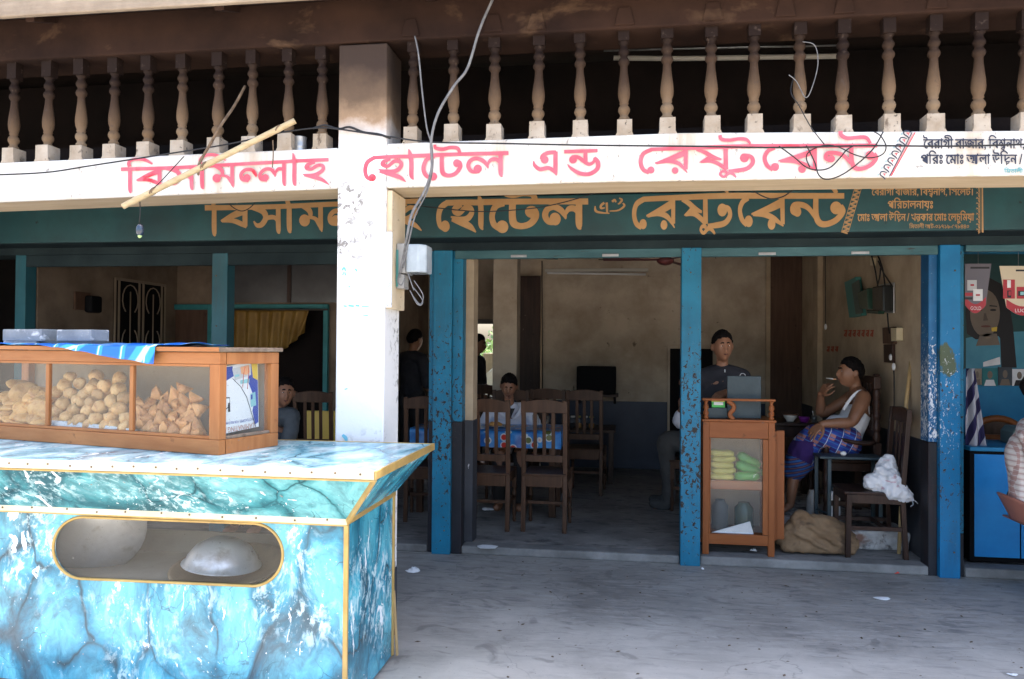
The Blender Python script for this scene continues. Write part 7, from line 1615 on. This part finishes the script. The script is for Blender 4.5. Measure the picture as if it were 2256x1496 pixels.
ppoly([(2168, 690), (2172, 690), (2177, 706), (2166, 707)], "portrait_shade", 4, "nose", fp); ppoly([(2137, 640), (2170, 628), (2200, 640), (2206, 690), (2196, 735), (2203, 745), (2212, 700), (2208, 640), (2175, 614), (2140, 625)], "portrait_hair", 5, "hair_lock", fp); ppoly([(2180, 672), (2197, 674), (2197, 676), (2180, 675)], "portrait_hair", 4, "brow", fp); ppoly([(2148, 675), (2164, 672), (2164, 675), (2148, 677)], "portrait_hair", 4, "brow", fp)
for x in (2157, 2188): ppoly(ell(x, 683, 7, 2.4), "portrait_hair", 4, "eye", fp)
ppoly(ell(2172, 719, 11, 2.4), "lips", 4, "mouth", fp); ppoly([(2184, 722), (2197, 720), (2196, 730), (2185, 730)], "poster_yellow", 5, "sticker", fp)
# pendant ads at the shop front
def pendant(x0, x1, xb0, xb1, y0, y1, label, base, Yp, marks, txt):
    t = thing("pendant_sign", label, "sign", PY((x0 + x1) / 2, y0, Yp)); f = lambda x, y, k=0: PY(x, y, Yp - .0015 * k)
    n = 10; bot = [(xb1 + (xb0 - xb1) * k / n, y1 - 18 + 18 * math.sin(math.pi * k / n)) for k in range(n + 1)]
    B().prism([f(x, y) for x, y in [(x0, y0), (x1, y0)] + bot], (0, .003, 0)).build("card", base, t)
    red = [(xb0, y1 - 36)] + [(xb0 + (xb1 - xb0) * k / n, y1 - 36 + 16 * math.sin(math.pi * k / n)) for k in range(1, n)] + [(xb1, y1 - 36)] + bot
    B().add([f(x, y, 1) for x, y in red], [tuple(range(len(red)))]).build("red_band", "sign_red_dull", t)
    for (a, b_, c_, d_, m_, k) in marks: B().add([f(a, b_, k), f(c_, b_, k), f(c_, d_, k), f(a, d_, k)], [(0, 1, 2, 3)]).build("printed_patch", m_, t)
    q = text_px(list(txt), xb0 + (xb1 - xb0) * .25, xb0 + (xb1 - xb0) * .78, y1 - 14, y1 - 7, lambda x, y: f(x, y, 2)); q.build("printed_word", "paper", t)
    B().tube([f((x0 + x1) / 2, y0, 0), f((x0 + x1) / 2, y0 - 40, 0)], .0015, 5).build("thread", "wire_grey", t)
simple("sign_red_dull", (.42, .035, .05, 1), None, rough=.5, bmp=0); simple("card_grey", (.13, .12, .145, 1), None, rough=.4, bmp=0); simple("card_cream", (.62, .53, .38, 1), None, rough=.5, bmp=0)
pendant(2126, 2184, 2126, 2172, 581, 690, "grey pendant card with cigarette packs hanging beside the splashed post", "card_grey", 6.15, [(2131, 617, 2152, 640, "poster_grey", 2), (2144, 637, 2165, 663, "paper", 3), (2126, 645, 2143, 652, "sign_red_dull", 2), (2126, 655, 2143, 660, "poster_black", 2), (2138, 588, 2180, 592, "poster_black", 2), (2150, 648, 2159, 652, "sign_red_dull", 4), (2138, 626, 2146, 630, "sign_red_dull", 4)], "GOLD")
pendant(2202, 2285, 2217, 2290, 586, 695, "cream pendant card with red cassettes hanging over the shop counter", "card_cream", 6.10, [(2210, 616, 2236, 658, "sign_red_dull", 2), (2219, 617, 2227, 634, "paper", 3), (2219, 640, 2228, 656, "poster_black", 3), (2240, 632, 2275, 658, "sign_red_dull", 2), (2243, 641, 2270, 652, "poster_black", 3), (2238, 594, 2280, 598, "poster_black", 2), (2222, 642, 2227, 651, "sign_red_dull", 4), (2248, 643, 2256, 650, "poster_cyan", 4)], "LUCKY")
# passport photographs pinned in a row
pt = [("photo strip print of a person in pale clothes, pinned nearest the splashed post", 2143, 2163, 812, 848, "pier_lime", "portrait_skin"), ("print of a man in a white shirt on green, pinned in the row of photographs", 2164, 2198, 811, 850, "frame_teal", "paper"), ("small bluish print pinned in the middle of the row of photographs", 2199, 2230, 809, 849, "shirt_slate", "portrait_skin"), ("white print of a dark haired head pinned in the row of photographs", 2230, 2262, 813, 850, "paper", "portrait_hair")]
for lb_, x0, x1, y0, y1, m1, m2 in pt:
    t = thing("photo_print", lb_, "photo", pw(x0, y1, 4)); f = lambda x, y, k: PY(x, y, 7.265 - .0015 * k)
    B().prism([f(x0, y0, 0), f(x1, y0, 0), f(x1, y1, 0), f(x0, y1, 0)], (0, .002, 0)).build("print", m1, t)
    w_ = x1 - x0; e = ell((x0 + x1) / 2, y0 + (y1 - y0) * .38, w_ * .17, (y1 - y0) * .22); B().add([f(x, y, 1) for x, y in e], [tuple(range(len(e)))]).build("printed_head", "portrait_skin", t)
    B().add([f(x, y, 2) for x, y in ((x0 + w_ * .12, y1), (x0 + w_ * .25, y0 + (y1 - y0) * .66), (x0 + w_ * .75, y0 + (y1 - y0) * .66), (x0 + w_ * .88, y1))], [(0, 1, 2, 3)]).build("printed_clothes", m2, t)
# pale patch on the poster, towel, wooden chair and white box of the shop
props(B().add([pw(2166, 798, 6), pw(2203, 786, 6), pw(2204, 803, 6), pw(2166, 808, 6)], [(0, 1, 2, 3)]).build("pale_patch", "paper"), "pale slanting patch on the dress of the poster", "label")
def tow(i, j):
    px = 2127 + (18 + 24 * j) * i; v = PY(px + 3, 812 + 175 * j, 6.05); v.y += .025 * math.sin(i * 9 + j) ; return v
props(B().grid(tow, 24, 16).build("striped_towel", "striped_towel", solid=.006), "navy and white striped towel hanging behind the splashed post", "towel")
ch6 = thing("round_back_chair", "wooden chair with rounded back inside the blue shop", "chair", (PY(2200, 960, 6.8).x, 6.8, .052))
xc_, zc_ = PY(2197, 962, 6.8).x, PY(2197, 968, 6.8).z
arch = [(xc_ + .20 * math.cos(a), 6.8, zc_ + .17 * math.sin(a)) for a in [k * math.pi / 14 for k in range(15)]]
B().tube(arch, .028, 8).build("hoop", "cabinet_wood", ch6); B().box(xc_ - .2, xc_ + .24, 6.78, 6.82, zc_ - .03, zc_ + .04).build("back_rail", "cabinet_wood", ch6, .005); B().prism([(x, 6.795, z) for x, y, z in arch], (0, .012, 0)).build("back_board", "chair_wood", ch6)
for s in (-1, 1):
    for yy in (6.8, 6.45): B().box(xc_ + s * .19 - .02, xc_ + s * .19 + .02, yy - .02, yy + .02, .053, zc_ if yy > 6.6 else .5).build("leg", "cabinet_wood", ch6)
B().box(xc_ - .21, xc_ + .21, 6.43, 6.79, .501, .53).build("seat", "cabinet_wood", ch6, .006)
p = PY(2232, 980, 6.15); props(B().prism([(p.x, 6.15, ztp + .001), (p.x + .25, 6.15, ztp + .001), (p.x + .25, 6.15, ztp + .13), (p.x + .03, 6.15, ztp + .13), (p.x, 6.15, ztp + .09)], (0, .2, 0)).build("carton_box", "box_greygreen", None, .006), "pale grey green box standing on the blue shop counter", "box")
# ================================================================ litter
def litter(px, py, z, r, mat, label, nm="litter_paper", seed=1, h=.018):
    p = PZ(px, py, z); rnd = random.Random(seed); b = B(); n = 9; vs_ = []
    for j in range(5):
        for i in range(n):
            a = 2 * math.pi * i / n; rr = r * (j / 4) * rnd.uniform(.7, 1.15); vs_.append((p.x + rr * math.cos(a) * 1.3, p.y + rr * math.sin(a) * .8, z + .003 + rnd.uniform(0, h) * (1 if j < 4 else .4)))
    b.add(vs_, [(j * n + i, j * n + (i + 1) % n, (j + 1) * n + (i + 1) % n, (j + 1) * n + i) for j in range(4) for i in range(n)]); props(b.build(nm, mat, solid=.001), label, "litter")
litter(910, 1260, .001, .042, "paper", "crumpled white paper on the floor beside the pillar", seed=2, h=.03)
litter(1945, 1320, .001, .042, "paper", "flat white paper scrap on the open veranda floor", seed=3, h=.006)
litter(1965, 1262, .001, .022, "paper", "half white cigarette wrapper dropped below the side chair", seed=4); litter(1975, 1265, .001, .020, "red_foil", "red foil scrap lying below the side chair", "foil_scrap", 5)
litter(1075, 1206, .063, .07, "paper", "flat paper sheet lying on the threshold by the left posts", seed=6, h=.004)
litter(1075, 1125, .056, .06, "paper", "crumpled tissue under the oilcloth table chair", seed=7, h=.03)
litter(2103, 1268, .001, .022, "leaf_dark", "green leaf scrap at the foot of the splashed post", "leaf_scrap", 8, .006); litter(1528, 1246, .001, .015, "paper", "tiny paper scrap at the foot of the middle post", seed=9)
litter(1660, 1215, .067, .022, "paper", "tiny grey wad under the cash cabinet", "paper_wad", 10, .02); litter(2232, 1488, .001, .02, "paper", "tiny white scrap far out on the veranda", seed=11, h=.006); litter(1548, 1256, .001, .01, "paper", "white speck of paper in front of the middle post", seed=12)
p = P3(1822, 1182, 6.02); props(B().ball(p, (.025, .02, .035), 9, 7).build("foil_wad", "metal_grey"), "crumpled foil resting on the burlap sack", "foil")
rn = random.Random(21)
gv = B()
for k in range(260):
    x, y = rn.uniform(-1.1, 3.4), rn.uniform(3.0, 5.75); s = rn.choice((.003, .004, .005, .008)); a = rn.uniform(0, 3); u = Vector((math.cos(a), math.sin(a), 0)) * s * rn.uniform(1, 2.6); v = Vector((-math.sin(a), math.cos(a), 0)) * s; c = Vector((x, y, .0015))
    gv.add([c - u, c - v, c + u, c + v, c + Vector((0, 0, s * .6))], [(0, 1, 4), (1, 2, 4), (2, 3, 4), (3, 0, 4)])
props(gv.build("floor_grit", "bark", kind="stuff"), "fine dark grit and crumbs scattered over the veranda floor", "grit")
